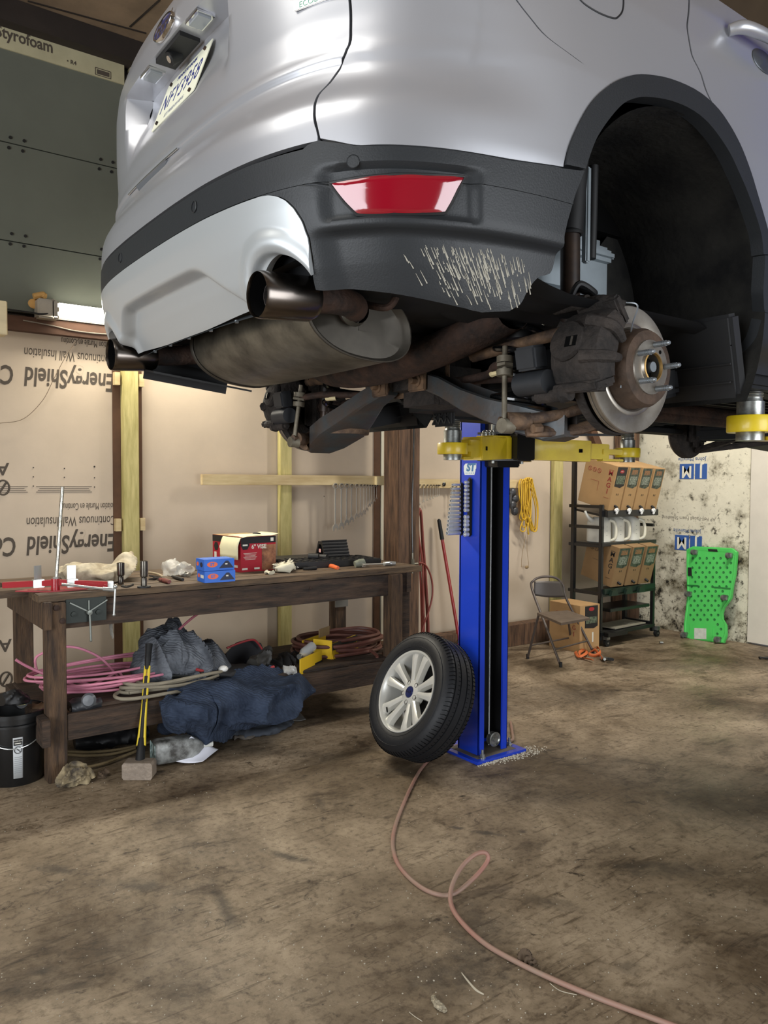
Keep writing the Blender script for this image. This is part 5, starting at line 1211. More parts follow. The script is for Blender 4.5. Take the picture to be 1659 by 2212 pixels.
b = crumple([P_(135, 1232, BT+.04), P_(165, 1240, BT+.045), P_(200, 1240, BT+.05), P_(230, 1236, BT+.055), P_(262, 1226, BT+.075), tuple(aty(283, 1200, 4.75))], [.03, .09, .10, .10, .075, .02], [.03, .05, .05, .055, .06, .03], .030, 9, seed=4, floorz=BT)
one('canvas_rag', b, m_rag, 'crumpled off white canvas rag on the bench behind the red gauge', 'rag')
pl_ = thing('pliers', 'pliers with worn red and grey handles lying on the bench', 'pliers', atz(340, 1248, BT))
b = MB(); b.tube([atz(322, 1243, BT+.012), atz(340, 1248, BT+.012), atz(352, 1253, BT+.014)], [.004, .008, .012], n=8, flat=.6); b.tube([atz(321, 1251, BT+.01), atz(338, 1250, BT+.01)], [.004, .008], n=8); b.build('jaws', m_iron, pl_)
b = MB(); b.tube([atz(345, 1251, BT+.012), atz(356, 1254, BT+.013), atz(366, 1257, BT+.012)], [.010, .015, .012], n=8, flat=.8); b.build('handle', mat('worn_red_grip', '7f3f38', .5, var=.5, vscale=30), pl_)
b = MB(); b.tube([atz(322, 1237, BT+.012), atz(340, 1240, BT+.012), atz(352, 1246, BT+.012)], .007, n=8); b.build('handle', mat('cream_grip', 'a99a80', .6), pl_)
sd_ = thing('screwdriver', 'stubby black screwdriver lying left of the blue boxes', 'screwdriver', atz(382, 1250, BT))
b = MB(); b.tube([atz(372, 1245, BT+.010), atz(385, 1249, BT+.010), atz(395, 1252, BT+.010)], [.007, .011, .009], n=8); b.build('handle', m_blk, sd_)
b = MB(); b.cyl(atz(362, 1243, BT+.01), atz(372, 1245, BT+.01), .004, n=8); b.build('shaft', m_wh, sd_)
b = MB(); q0, q1 = atz(380, 1239, BT+.015), atz(406, 1241, BT+.015); b.cyl(q0, q1, .006, n=10); b.cyl(q0.lerp(q1, .55), q0.lerp(q1, .8), .018, n=6); b.cyl(q1, q1+(q1-q0)*.12, .014, n=6); one('bolt', b, m_wh, 'loose bolt and nut lying just left of the blue boxes', 'bolt')
m_bag = mat('clear_plastic', (.78, .77, .72), .12, alpha=.42, spec=.6, bump=.8, bscale=40)
b = crumple([P_(352, 1224, BT+.05), P_(368, 1228, BT+.04), P_(390, 1231, BT+.035), P_(412, 1229, BT+.03)], [.02, .06, .07, .03], [.03, .05, .035, .02], .035, 14, seed=9, floorz=BT); one('plastic_bag', b, m_bag, 'crumpled clear plastic bag on the bench behind the blue boxes', 'plastic bag')
# blue boxes
m_bb = mat('carton_blue', '1c62c4', .45, var=.08); m_or = mat('print_orange', 'd9623a', .5); m_pw = mat('print_offwhite', 'd6d4c8', .5); m_pn = mat('print_navy', '141a36', .5)
def carton(base, w, d, h_, rz, mt, name, lab, cat, grp=None, tilt=None):
    t = thing(name, lab, cat, base, rz, grp)
    if tilt: t.rotation_euler = tilt
    b = MB(); b.box((w/2, d/2, h_/2), (w, d, h_), bev=.0015); b.build('carton', mt, t, world=False); return t
def lf_text(t, name, body, size, mt, pos, nrm='front', **k):
    M0 = root_matrix(t)
    if nrm == 'front': F = frame(pos, (1, 0, 0), (0, 0, 1))
    elif nrm == 'left': F = frame(pos, (0, -1, 0), (0, 0, 1))
    else: F = frame(pos, (1, 0, 0), (0, 1, 0))
    return text(name, body, M0 @ F, size, mt, t, **k)
def lf_panel(t, name, mt, poly, pos, nrm='front', th=.0006):
    b = MB(); F = frame(pos, (1, 0, 0), (0, 0, 1)) if nrm == 'front' else frame(pos, (0, -1, 0), (0, 0, 1)) if nrm == 'left' else frame(pos, (1, 0, 0), (0, 1, 0))
    b.prism(poly, 0, th, F); return b.build(name, mt, t, world=False)
rect = lambda w, h_: [(-w/2, -h_/2), (w/2, -h_/2), (w/2, h_/2), (-w/2, h_/2)]
hexa = lambda r_, sx=1: [(r_*sx*math.cos(R(60*i)), r_*math.sin(R(60*i))) for i in range(6)]
ell = lambda a, b_: [(a*math.cos(2*math.pi*i/24), b_*math.sin(2*math.pi*i/24)) for i in range(24)]
q = atz(442, 1260, BT)
for k, lab in enumerate(('lower of two small blue cartons stacked on the bench', 'upper of two small blue cartons stacked on the bench')):
    t = carton((q.x-.002*k, q.y+.003*k, BT+.068*k), .185, .125, .066, R(-4+2*k), m_bb, 'parts_box', lab, 'box', 'blue cartons')
    lf_panel(t, 'printed_patch', m_or, ell(.032, .016), (.05, -.0003, .036)); lf_text(t, 'lettering', 'ST', .024, m_bb, (.05, -.0012, .036), bold=.001)
    lf_panel(t, 'printed_patch', m_pn, [(-.045, -.018), (.045, -.018), (.012, .024), (-.004, .024)], (.135, -.0003, .030)); lf_panel(t, 'printed_patch', m_pw, rect(.014, .008), (.135, -.0010, .036))
    lf_panel(t, 'printed_patch', m_or, ell(.016, .012), (-.0003, .095, .036), 'left')
    lf_panel(t, 'printed_patch', m_pw if k == 0 else m_pn, rect(.05, .018) if k == 0 else ell(.02, .014), (-.0003, .040, .034), 'left')
# vice box
m_vr = mat('box_red', 'a3182a', .45); m_vk = mat('box_black', '1d1b1c', .45); m_ph = mat('photo_brown', 'a5714f', .6, col2='5d3325', vscale=16)
q = atz(520, 1237, BT); VW, VD, VH = .265, .36, .225
vb = thing('vise_box', 'red and black carton reading 6 inch vise standing on the bench', 'box', q, R(5))
b = MB(); b.box((VW/2, VD/2, VH/2), (VW, VD, VH), bev=.0015); b.build('carton', m_vr, vb, world=False)
lf_panel(vb, 'black_band', m_vk, rect(VW-.002, .042), (VW/2, -.0004, VH-.022)); lf_panel(vb, 'black_band', m_vk, rect(VD-.002, .042), (-.0004, VD/2, VH-.022), 'left')
lf_panel(vb, 'product_photo', m_ph, rect(.105, .165), (VW-.055, -.0004, .088))
lf_panel(vb, 'hexagon_mark', m_vk, hexa(.033), (.032, -.001, VH-.052)); lf_panel(vb, 'hexagon_mark_bar', m_pw, rect(.036, .010), (.032, -.0016, VH-.052))
lf_text(vb, 'lettering', '6" VISE', .038, m_pw, (.135, -.0012, VH-.066), bold=.0008)
for k in range(6): lf_panel(vb, 'fine_print', m_pw, rect(.10-.012*(k % 3), .0022), (.07, -.0008, VH-.105-.008*k))
for x in (.03, .12): lf_panel(vb, 'badge_print', m_pw, rect(.04, .012), (x, -.0008, .02)); 
lf_panel(vb, 'corner_stamp', m_pw, rect(.022, .022), (VW-.03, -.0012, VH-.022))
lf_panel(vb, 'hexagon_mark', m_vk, hexa(.03), (-.001, VD-.05, VH-.075), 'left'); lf_text(vb, 'lettering', '6" VISE', .032, m_pw, (-.0014, VD-.14, VH-.075), 'left', bold=.0008)
lf_panel(vb, 'label_print', m_pw, rect(.03, .075), (-.0008, VD-.04, .075), 'left'); lf_panel(vb, 'product_photo', m_ph, rect(.10, .07), (-.0008, VD-.15, .07), 'left')
for k in range(5): lf_panel(vb, 'fine_print', m_pw, rect(.05, .004), (-.0008, .06, .16-.02*k), 'left')
lf_panel(vb, 'badge_print', m_pw, rect(.05, .016), (-.0008, .06, .035), 'left')
b = MB(); b.box((VW/2, VD/2+.03, VH+.0008), (VW-.004, VD-.06, .001)); b.build('cardboard_top', mat('card_top', 'a98f63', .8, var=.3), vb, world=False)
# instruction sheet draped over the box
Mv = root_matrix(vb); G = []
for i in range(15):
    t = i/14; row = []
    s = t*.42
    for j in range(9):
        v = j/8*.15-.02
        if s < .24: v *= 1.5; p = Vector((VW+.02-s, .07+v-.05, VH+.004+.012*max(0, 1-s/.05)))
        else:
            r_ = s-.24; bend = min(1, r_/.05)
            v *= 1.5; p = Vector((VW+.02-.24-.035*smooth01(r_/.08)-.0*r_, .07+v-.05, VH+.004-max(0, r_-.02)*.9-.02*bend*0))
            if p.x > -.004 and r_ > .03: p.x = min(p.x, -.006-.02*smooth01((r_-.03)/.05))
        row.append(Mv @ p)
    G.append(row)
b = MB(); b.grid(G); sh_ = b.build('instruction_sheet', mat('sheet_cream', 'dcd6b0', .7, var=.06), None); tag(sh_, 'cream instruction sheet draped over the near edge of the red vise box', 'paper')
so = sh_.modifiers.new('t', 'SOLIDIFY'); so.thickness = .0008
b = MB(); q = Mv @ Vector((.15, .05, VH+.012)); b.lathe(q, (.1, 0, 1), [(0, 0), (.026, 0), (.028, .005), (.020, .010), (0, .011)], n=20); one('bearing_puck', b, m_blk, 'small black disc lying on top of the vise box', 'disc')
m_cw = mat('crumpled_white', 'cfc9b2', .8, var=.15, vscale=20)
b = crumple([P_(598, 1222, BT+.03), P_(612, 1224, BT+.035), P_(628, 1222, BT+.02)], [.02, .06, .02], [.02, .035, .01], .03, 22, n=36, m=36, seed=3, floorz=BT); one('paper_wad', b, m_cw, 'crumpled white wrapper lying to the right of the vise box', 'paper')
b = crumple([P_(575, 1236, BT+.012), P_(588, 1237, BT+.012)], [.02, .03], [.012, .012], .015, 22, n=24, m=20, seed=6, floorz=BT); one('paper_wad', b, m_cw, 'tiny white scrap at the foot of the red vise box', 'paper')
# black socket case, tools at the right end
m_case = mat('case_black', '191817', .5, var=.2)
q = atz(735, 1232, BT)
cs = thing('socket_case', 'open black moulded socket tray at the right end of the bench', 'tool case', (2.93, 4.72, BT), R(-6))
b = MB(); b.box((.0, -.11, .022), (.66, .30, .044), bev=.006); b.build('tray', m_case, cs, world=False)
b = MB(); b.box((-.10, .17, .02), (.70, .25, .04), bev=.006); b.build('lid', m_case, cs, world=False)
b = MB()
for i in range(12):
    for j in range(3): b.box((-.28+.05*i, -.20+.085*j, .046), (.034, .06, .008), bev=.003)
tag(b.build('moulded_slots', mat('case_slot', '0c0c0c', .6), cs, world=False), kind='stuff')
ck = thing('wheel_chock', 'black ribbed wheel chock standing on the open socket tray', 'wheel chock', aty(718, 1200, 4.72), R(-4))
b = MB()
for sgn in (-1, 1):
    pass
b.prism([(-.075, 0), (-.028, .105), (.028, .105), (.075, 0), (.055, 0), (.018, .085), (-.018, .085), (-.055, 0)], -.10, .10, Matrix(((0, 0, 1, 0), (1, 0, 0, 0), (0, 1, 0, 0), (0, 0, 0, 1)))); 
for k in range(6):
    t = k/5; b.box((0, -.075+.047*t, .105*t+.004), (.20, .010, .008))
b.build('body', m_case, ck, world=False)
lt = MB(); lt.box((-.1005, 0, .04), (.001, .03, .025)); lt.build('label', mat('label_pinkish', 'c99a92', .6), ck, world=False)
b = MB(); q = aty(675, 1202, 4.66); b.cyl(q+Vector((-.03, 0, 0)), q+Vector((.02, -.05, 0)), .024, n=18); one('rubber_sleeve', b, m_blk, 'black cylinder lying on the tray just left of the chock', 'tube')
b = MB(); q = aty(694, 1204, 4.64); b.cyl(q+Vector((-.0, .03, 0)), q+Vector((.03, -.03, 0)), .022, n=18); one('rubber_sleeve', b, m_blk, 'black cylinder in front of the chock, the right of two', 'tube')
kn = thing('utility_knife', 'orange handled tool lying at the front of the bench before the socket tray', 'knife', atz(712, 1224, BT))
b = MB(); b.tube([atz(706, 1221, BT+.012), atz(718, 1223, BT+.012), atz(730, 1227, BT+.011)], [.013, .015, .013], n=10, flat=.8); b.build('handle', mat('grip_orange', 'd4622f', .5), kn)
b = MB(); b.cyl(atz(690, 1219, BT+.012), atz(706, 1222, BT+.012), .006, n=8); b.build('shaft', m_wh, kn)
b = MB(); b.tube([atz(688, 1214, BT+.02), atz(700, 1216, BT+.02), atz(716, 1219, BT+.02)], [.02, .022, .012], n=8, flat=.6); one('torch', b, mat('grey_green_body', '7f8271', .5, var=.3, vscale=30), 'grey green cylindrical tool lying behind the orange handle', 'tool')
rc = thing('ratchet', 'long chrome ratchet with thick grip at the right end of the bench', 'ratchet', atz(815, 1222, BT))
b = MB(); b.tube([atz(783, 1220, BT+.02), atz(800, 1219, BT+.018), atz(826, 1218, BT+.016)], [.010, .006, .007], n=8); b.lathe(atz(781, 1223, BT), (0, 0, 1), [(0, 0), (.03, 0), (.03, .025), (0, .03)], n=18); b.build('head', m_wr, rc)
b = MB(); b.tube([atz(830, 1218, BT+.018), atz(842, 1217, BT+.018), atz(855, 1217, BT+.018)], [.014, .016, .013], n=10); b.build('grip', m_wh, rc)
b = MB(); q = atz(778, 1216, BT+.03); b.lathe(q, (1, -.2, .2), [(0, -.04), (.022, -.04), (.028, .0), (.024, .03), (0, .03)], n=16); one('adapter', b, MATS['grey_green_body'], 'short grey adapter lying on the left of the long ratchet', 'tool')
b = MB()
for k, (a, c) in enumerate((((630, 1221), (660, 1215)), ((640, 1226), (690, 1221)), ((655, 1229), (683, 1227)), ((660, 1218), (700, 1213)))):
    b = MB(); b.tube([atz(*a, BT+.012), atz(*c, BT+.012)], [.009, .012], n=8); one('hand_tool', b, [m_iron, m_wh, m_blk, m_iron][k], ['dark hand tool behind the white wrapper, first right of the vise box', 'bright bar lying in front of the dark tools near the wrapper', 'short black tool nearest the bench edge right of the wrapper', 'dark bar half under the edge of the open tray'][k], 'tool')
for k, (x, y) in enumerate(((210, 1270), (232, 1268))): pass

# ================================================================== on and under the lower shelf
SZ = .362
m_pk = mat('pink_hose', 'd98aa0', .5, var=.15, vscale=5)
b = MB(); rg = random.Random(8)
for k in range(8):
    pts = []; cx, cy = 1.38+rg.uniform(-.05, .05), 4.50+rg.uniform(-.05, .05); a_, b_ = .42+rg.uniform(-.10, .06), .17+rg.uniform(-.04, .05); ph = rg.random()*6
    for i in range(15):
        an = 2*math.pi*i/14+ph; pts.append((cx+a_*math.cos(an), cy+b_*math.sin(an), SZ+.012+.012*k+.03*math.sin(an*1.0+k)*(.5+.5*math.cos(an))**1+.025))
    pts[-1] = pts[0]; b.tube(pts, .0072, n=8, sub=5)
b.tube([aty(x, y, 4.55) for x, y in ((34, 1425), (60, 1440), (110, 1462), (190, 1490), (240, 1500))], .0078, n=8)
b.tube([aty(x, y, 4.6) for x, y in ((80, 1450), (76, 1425), (90, 1412), (130, 1398), (170, 1400), (215, 1420), (245, 1450), (262, 1475), (240, 1490))], .0072, n=8)
b.tube([aty(x, y, 4.5) for x, y in ((130, 1470), (180, 1475), (230, 1490), (262, 1470), (255, 1452), (220, 1470), (170, 1492), (120, 1500))], .0072, n=8)
one('pink_air_hose', b, m_pk, 'tangled pink hose coiled on the left end of the lower shelf', 'hose')
b = MB(); b.tube([aty(458, 1300, 4.5), aty(440, 1318, 4.48), aty(415, 1335, 4.45), aty(385, 1362, 4.42), aty(360, 1392, 4.40), aty(335, 1425, 4.38), aty(325, 1440, 4.38)], .0075, n=8); one('pink_hose_run', b, mat('pink_hose_dull', 'a8606c', .5, var=.25), 'single pink hose dropping from under the bench onto the grey blanket', 'hose')
def loops(name, mt, lab, cat, cx, cy, z0, a_, b_, nl, r_, seed, wob=.03, zst=.012, flat=1.0):
    b = MB(); rg = random.Random(seed)
    for k in range(nl):
        aa = a_*(1+rg.uniform(-.22, .16)); bb = b_*(1+rg.uniform(-.25, .2)); x0 = cx+rg.uniform(-wob, wob); y0 = cy+rg.uniform(-wob, wob); ph = rg.random()*6; pts = []
        for i in range(13):
            an = 2*math.pi*i/12+ph; pts.append((x0+aa*math.cos(an), y0+bb*math.sin(an), z0+r_+zst*k+.006*math.sin(3*an+k)))
        pts[-1] = pts[0]; b.tube(pts, r_, n=8, sub=5, flat=flat)
    return one(name, b, mt, lab, cat)
loops('tan_strap', mat('tan_strap', '8c8370', .8, var=.3, vscale=8), 'loops of flat tan strap lying on the shelf edge behind the sledgehammer', 'strap', 1.66, 4.30, SZ, .26, .10, 6, .010, 2, .05)
loops('grey_cable', mat('grey_cable', '5a5b58', .5, var=.4, vscale=9), 'grey and black cable coil heaped on the shelf left of the grey blanket', 'cable', 1.78, 4.50, SZ+.02, .24, .16, 9, .009, 4, .05, .013)
loops('black_cable', mat('black_cable', '1f1f20', .5), 'black cable loops with rubber ends on top of the grey cable heap', 'cable', 1.74, 4.46, SZ+.13, .15, .10, 5, .012, 14, .05, .01)
loops('red_brown_hose', mat('red_brown_hose', '6e4439', .5, var=.4, vscale=5), 'thick red brown hose coiled on the right end of the lower shelf', 'hose', 2.98, 4.62, SZ, .31, .22, 7, .013, 6, .03, .014)
b = MB(); b.tube([aty(x, y, 4.24) for x, y in ((705, 1442), (740, 1444), (775, 1440), (806, 1430), (815, 1418), (800, 1405))], .012, n=8); one('red_brown_hose', b, MATS['red_brown_hose'], 'end of red brown hose lying along the front of the lower shelf', 'hose')
m_qg = quilt('quilted_grey', '6c7076', '4b4e54'); m_qb = quilt('quilted_blue', '3b4557', '272f3e')
b = crumple([tuple(aty(312, 1470, 4.35)), tuple(aty(335, 1440, 4.40)), tuple(aty(372, 1415, 4.45)), tuple(aty(415, 1420, 4.42)), tuple(aty(460, 1430, 4.38)), tuple(aty(500, 1455, 4.33))], [.06, .15, .20, .18, .17, .07], [.05, .13, .165, .13, .115, .05], .06, 5.5, seed=2, floorz=SZ)
one('moving_blanket', b, m_qg, 'grey quilted moving blanket bunched up on the lower shelf', 'blanket')
b = crumple([tuple(aty(345, 1395, 4.55)), tuple(aty(378, 1378, 4.55)), tuple(aty(410, 1392, 4.52))], [.04, .13, .06], [.05, .115, .07], .05, 6, n=40, m=50, seed=12, floorz=SZ)
one('moving_blanket', b, m_qg, 'peak of a second grey blanket rising behind the first one', 'blanket')
b = crumple([tuple(atz(350, 1575, .03)), tuple(aty(385, 1540, 4.10)), tuple(aty(430, 1525, 4.12)), tuple(aty(480, 1520, 4.14)), tuple(aty(535, 1513, 4.15)), tuple(aty(585, 1503, 4.17)), tuple(aty(635, 1494, 4.17)), tuple(aty(682, 1492, 4.12))], [.02, .11, .17, .19, .20, .19, .14, .01], [.02, .12, .165, .165, .16, .145, .115, .015], .055, 5.2, n=72, m=140, seed=5, floorz=.002)
one('moving_blanket', b, m_qb, 'blue quilted moving blanket slumped from the shelf down to the floor', 'blanket')
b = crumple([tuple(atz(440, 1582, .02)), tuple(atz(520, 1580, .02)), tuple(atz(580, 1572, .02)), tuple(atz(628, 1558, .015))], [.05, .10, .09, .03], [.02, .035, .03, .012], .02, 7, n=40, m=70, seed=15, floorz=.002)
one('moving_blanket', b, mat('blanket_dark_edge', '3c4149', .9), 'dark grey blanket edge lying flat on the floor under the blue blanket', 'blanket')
# open tool bag with red piping
tb = thing('tool_bag', 'open black tool bag with red piping lying on the blankets', 'bag', aty(505, 1455, 4.36))
b = crumple([tuple(aty(425, 1452, 4.30)), tuple(aty(470, 1452, 4.32)), tuple(aty(530, 1446, 4.36)), tuple(aty(590, 1440, 4.42))], [.05, .12, .12, .06], [.025, .035, .035, .02], .012, 8, n=40, m=60, seed=8); b.build('body', mat('bag_black', '1a1a1c', .7, var=.2), tb)
b = MB(); b.tube([aty(x, y, 4.26) for x, y in ((424, 1446), (450, 1452), (485, 1456), (505, 1450), (520, 1452), (560, 1450), (592, 1440))], .009, n=8); b.tube([aty(x, y, 4.58) for x, y in ((490, 1400), (520, 1388), (545, 1382), (556, 1388), (566, 1402))], .007, n=8); b.build('piping', mat('piping_red', '9c3436', .5), tb)
b = MB(); b.prism([(-.15, -.10), (.17, -.10), (.13, .06), (.04, .10), (-.05, .09), (-.14, .03)], -.006, .006, frame(aty(530, 1415, 4.62), (1, .1, 0), (0, .35, 1))); b.build('flap', mat('bag_inner', '242427', .7), tb)
b = MB(); b.sphere(aty(482, 1445, 4.25), .026, 14, (1.2, 1, .8)); one('round_knob', b, mat('bulb_white', 'e2e0da', .3), 'small white rounded knob poking from the black tool bag', 'knob')
b = crumple([tuple(aty(545, 1440, 4.33)), tuple(aty(565, 1425, 4.36)), tuple(aty(582, 1405, 4.38))], [.05, .055, .03], [.05, .05, .03], .02, 12, n=30, m=40, seed=31); one('drill', b, mat('drill_grey', '35332f', .55, var=.4, vscale=15), 'worn dark grey tool sitting on the right side of the black bag', 'tool')
b = crumple([tuple(aty(590, 1440, 4.45)), tuple(aty(625, 1430, 4.5)), tuple(aty(650, 1420, 4.6))], [.08, .11, .05], [.05, .045, .03], .03, 9, n=36, m=50, seed=22, floorz=SZ); one('dark_cloth', b, mat('dark_cloth', '2f2d2c', .9, var=.3), 'dark crumpled cloth between the tool bag and the yellow cartons', 'cloth')
# yellow cartons, bottles
m_yb = mat('carton_yellow', 'd9b11f', .5)
t = thing('yellow_carton', 'torn yellow carton lying open on the shelf, nearer the front edge', 'box', aty(648, 1461, 4.20), R(32))
b = MB(); b.box((.12, .0, .045), (.24, .006, .088)); b.box((.12, .09, .004), (.24, .18, .005)); b.box((.24, .08, .03), (.005, .15, .06)); b.build('carton', m_yb, t, world=False)
b = MB(); b.box((.20, -.0045, .018), (.08, .002, .03)); b.build('black_print', m_vk, t, world=False); t.scale = (1.25, 1.1, 1.2)
t = thing('yellow_carton', 'second yellow carton with black printed band, behind the torn one', 'box', aty(716, 1426, 4.38), R(28))
b = MB(); b.box((.15, .0, .045), (.30, .006, .09), (R(-14), 0, 0)); b.box((-.002, .06, .055), (.006, .13, .11)); b.box((.15, .10, .006), (.30, .20, .006)); b.box((.12, .2, .05), (.26, .006, .09)); b.build('carton', m_yb, t, world=False)
b = MB(); b.box((.15, -.006, .072), (.30, .004, .036), (R(-14), 0, 0)); b.build('black_print', m_vk, t, world=False)
b = MB(); b.box((.22, .19, .105), (.12, .004, .05)); b.build('inner_flap', mat('inner_card', 'a58b62', .8), t, world=False); t.scale = (1.2, 1.1, 1.2)
m_btl = mat('clear_bottle', (.8, .82, .8), .08, alpha=.38, spec=.7)
def bottle(a, c, r_, lab):
    a, c = Vector(a), Vector(c); d = c-a; L_ = d.length
    t = thing('plastic_bottle', lab, 'bottle', a)
    b = MB(); b.lathe(a, d, [(0, 0), (r_*.9, .004), (r_, .015), (r_*.95, L_*.3), (r_, L_*.5), (r_*.96, L_*.7), (r_*.5, L_*.9), (r_*.45, L_)], n=20); b.build('body', m_btl, t)
    b = MB(); b.lathe(a, d, [(r_*.5, L_*.97), (r_*.55, L_*.98), (r_*.55, L_*1.07), (0, L_*1.07)], n=18); b.build('cap', m_wh, t)
bottle(aty(676, 1395, 4.42), aty(648, 1418, 4.36), .034, 'clear plastic bottle leaning between the yellow cartons and dark cloth')
b = crumple([tuple(aty(612, 1446, 4.25)), tuple(aty(640, 1452, 4.22))], [.03, .035], [.03, .03], .025, 16, n=28, m=24, seed=19); one('plastic_wrap', b, m_bag, 'crushed clear wrap beside the torn yellow carton', 'plastic')
b = MB(); b.tube([aty(x, y, 4.5) for x, y in ((625, 1420), (635, 1408), (650, 1415), (668, 1425), (690, 1432))], .006, n=8); one('black_lead', b, m_blk, 'black lead curling around the clear bottle on the shelf', 'cord')
# cordless tools at the shelf's left
b = crumple([tuple(aty(150, 1528, 4.25)), tuple(aty(185, 1522, 4.25)), tuple(aty(218, 1520, 4.25))], [.05, .07, .03], [.03, .04, .035], .012, 14, n=32, m=36, seed=41, floorz=SZ-.03); one('angle_tool', b, mat('tool_dark', '34363a', .45, var=.4, vscale=12), 'dark grey power tool lying on the shelf edge right of the front leg', 'tool')
b = MB(); b.lathe(aty(193, 1512, 4.2), (-.5, -1, .2), [(0, 0), (.034, 0), (.038, .015), (.028, .03), (0, .032)], n=20); one('dust_cover', b, mat('tool_grey', '55585c', .4), 'round grey cap of a tool on the shelf right of the front leg', 'tool')
b = crumple([tuple(aty(70, 1528, 4.4)), tuple(aty(105, 1530, 4.38)), tuple(aty(135, 1535, 4.35))], [.04, .05, .04], [.02, .025, .02], .01, 14, n=24, m=30, seed=43); one('brown_glove', b, mat('brown_leather', '6f553c', .8, var=.3), 'brown worn scrap on the shelf between bucket and front leg', 'rag')
# bucket
bk = thing('bucket', 'black plastic bucket with white warning label at the left edge', 'bucket', (.80, 4.30, 0))
bc = Vector((.835, 4.36, 0)); mbk = mat('bucket_black', '121314', .35, coat=.2)
b = MB(); b.lathe(bc, (0, 0, 1), [(0, .002), (.130, 0), (.134, .005), (.148, .30), (.156, .302), (.156, .312), (.150, .314), (.151, .345), (.158, .347), (.158, .368), (.150, .37), (.148, .33), (.13, .03), (0, .03)], n=56); b.build('body', mbk, bk)
b = MB(); b.lathe(bc, (0, 0, 1), [(.153, .302), (.162, .304), (.162, .315), (.153, .318)], n=56); b.build('rim_band', mbk, bk)
vd = (Vector((0, 0, 0))-bc); vd.z = 0; vd.normalize(); ang0 = math.atan2(vd.y, vd.x)
G = []
for i in range(9):
    a = ang0+R(-4+18*(i/8)); G.append([bc+Vector((math.cos(a)*r_, math.sin(a)*r_, z)) for z, r_ in ((.045, .1385), (.255, .1475))])
b = MB(); b.grid(G); lb = b.build('label', mat('label_white', 'b9bcbd', .5), bk); so = lb.modifiers.new('t', 'SOLIDIFY'); so.thickness = .001
a = ang0+R(5); nrm = Vector((math.cos(a), math.sin(a), 0)); tx = Vector((-math.sin(a), math.cos(a), 0))
Ml = lambda z, o=.0015: frame(bc+nrm*((.1385+(z-.045)/.21*.009)+o)+Vector((0, 0, z)), tx, (0, 0, 1))
b = MB(); b.prism(rect(.040, .030), 0, .001, Ml(.232)); b.build('label_heading', m_vk, lb)
text('label_text', 'WARNING', Ml(.238, .003), .009, m_pw, lb); b = MB(); b.prism(rect(.030, .004), 0, .0006, Ml(.226, .003)); b.build('label_text', m_pw, lb)
b = MB(); Mq = Ml(.192, .002); b.tube([Mq @ Vector((.017*math.cos(t), .017*math.sin(t), 0)) for t in [k_*.35 for k_ in range(19)]], .0016, n=5); b.cyl(Mq @ Vector((-.012, .012, 0)), Mq @ Vector((.012, -.012, 0)), .0016, n=5); b.build('label_symbol', m_vk, lb)
for k in range(9): b = MB(); b.prism(rect(.034, .0016), 0, .001, Ml(.155-.010*k, .0016)); b.build('label_text', mat('print_grey2', '7f8486', .6), lb)
b = MB(); b.tube([bc+Vector((.15*math.cos(t), .15*math.sin(t), .30-.09*math.sin(t-ang0+1.57)*0-.10*max(0, math.cos(t-ang0)))) for t in [ang0-1.4+k_*.28 for k_ in range(11)]], .003, n=6); b.build('bail_handle', m_wh, bk)
b = crumple([tuple(aty(0, 1512, 4.3)), tuple(aty(25, 1505, 4.32)), tuple(aty(50, 1508, 4.36))], [.05, .08, .05], [.03, .045, .03], .02, 12, n=40, m=40, seed=51); one('cordless_drill', b, mat('drill_black', '151516', .5), 'black tools heaped in the top of the black bucket', 'tool')
b = MB(); b.lathe(aty(46, 1518, 4.30), (.1, -1, .1), [(0, -.05), (.030, -.05), (.034, .0), (.028, .012), (0, .012)], n=22); dk = one('battery_tool', b, mat('drill_black', '151516', .5), 'round black tool end with pale yellow stripe on the bucket rim', 'tool')
b = MB(); b.box(aty(47, 1521, 4.285), (.034, .003, .010)); b.build('stripe', mat('stripe_yellow', 'b4ab6a', .5), dk)
# sledge hammer
sl = thing('sledgehammer', 'sledgehammer with yellow handle standing on its head against the shelf', 'hammer', atz(301, 1662, 0))
hb_ = atz(301, 1661, .045); d_ = (RT[0], RT[1], 0)
b = MB(); Mx = frame(hb_, d_, (0, 0, 1)); b.prism([(-.078, -.032), (-.070, -.044), (.070, -.044), (.078, -.032), (.078, .032), (.070, .044), (.022, .044), (-.022, .044), (-.070, .044), (-.078, .032)], -.040, .040, Mx); hd_ = b.build('head', mat('hammer_head', '97897a', .6, metal=.35, var=.3, vscale=20, bump=.3, bscale=60), sl, smooth=25)
tp2 = aty(322, 1392, 4.33)
hdir = (tp2-hb_).normalized()
b = MB(); b.tube([hb_+hdir*.03, hb_+hdir*.10, hb_+hdir*.16], [.026, .022, .015], n=14); b.tube([hb_+hdir*.16, hb_+hdir*.42, hb_+hdir*.50], [.013, .012, .013], n=10); b.build('neck', m_blk, sl)
for sgn in (-1, 1):
    b = MB(); sv = Vector(d_)*sgn
    b.tube([hb_+hdir*.12+sv*.018, hb_+hdir*.2+sv*.013, hb_+hdir*.34+sv*.008, hb_+hdir*.50+sv*.010, hb_+hdir*.56+sv*.009], .0085, n=10); b.build('handle_rail', mat('handle_yellow', 'd3b92e', .4, coat=.3), sl)
Lh = (tp2-hb_).length
b = MB(); b.tube([hb_+hdir*.54, hb_+hdir*.60, hb_+hdir*(Lh-.05), hb_+hdir*Lh], [.012, .018, .018, .021], n=14); b.build('grip', m_blk, sl)
b = MB(); b.box(hb_+hdir*.36-Vector((0, .012, 0)), (.008, .004, .05)); b.build('sticker', m_rust, sl)
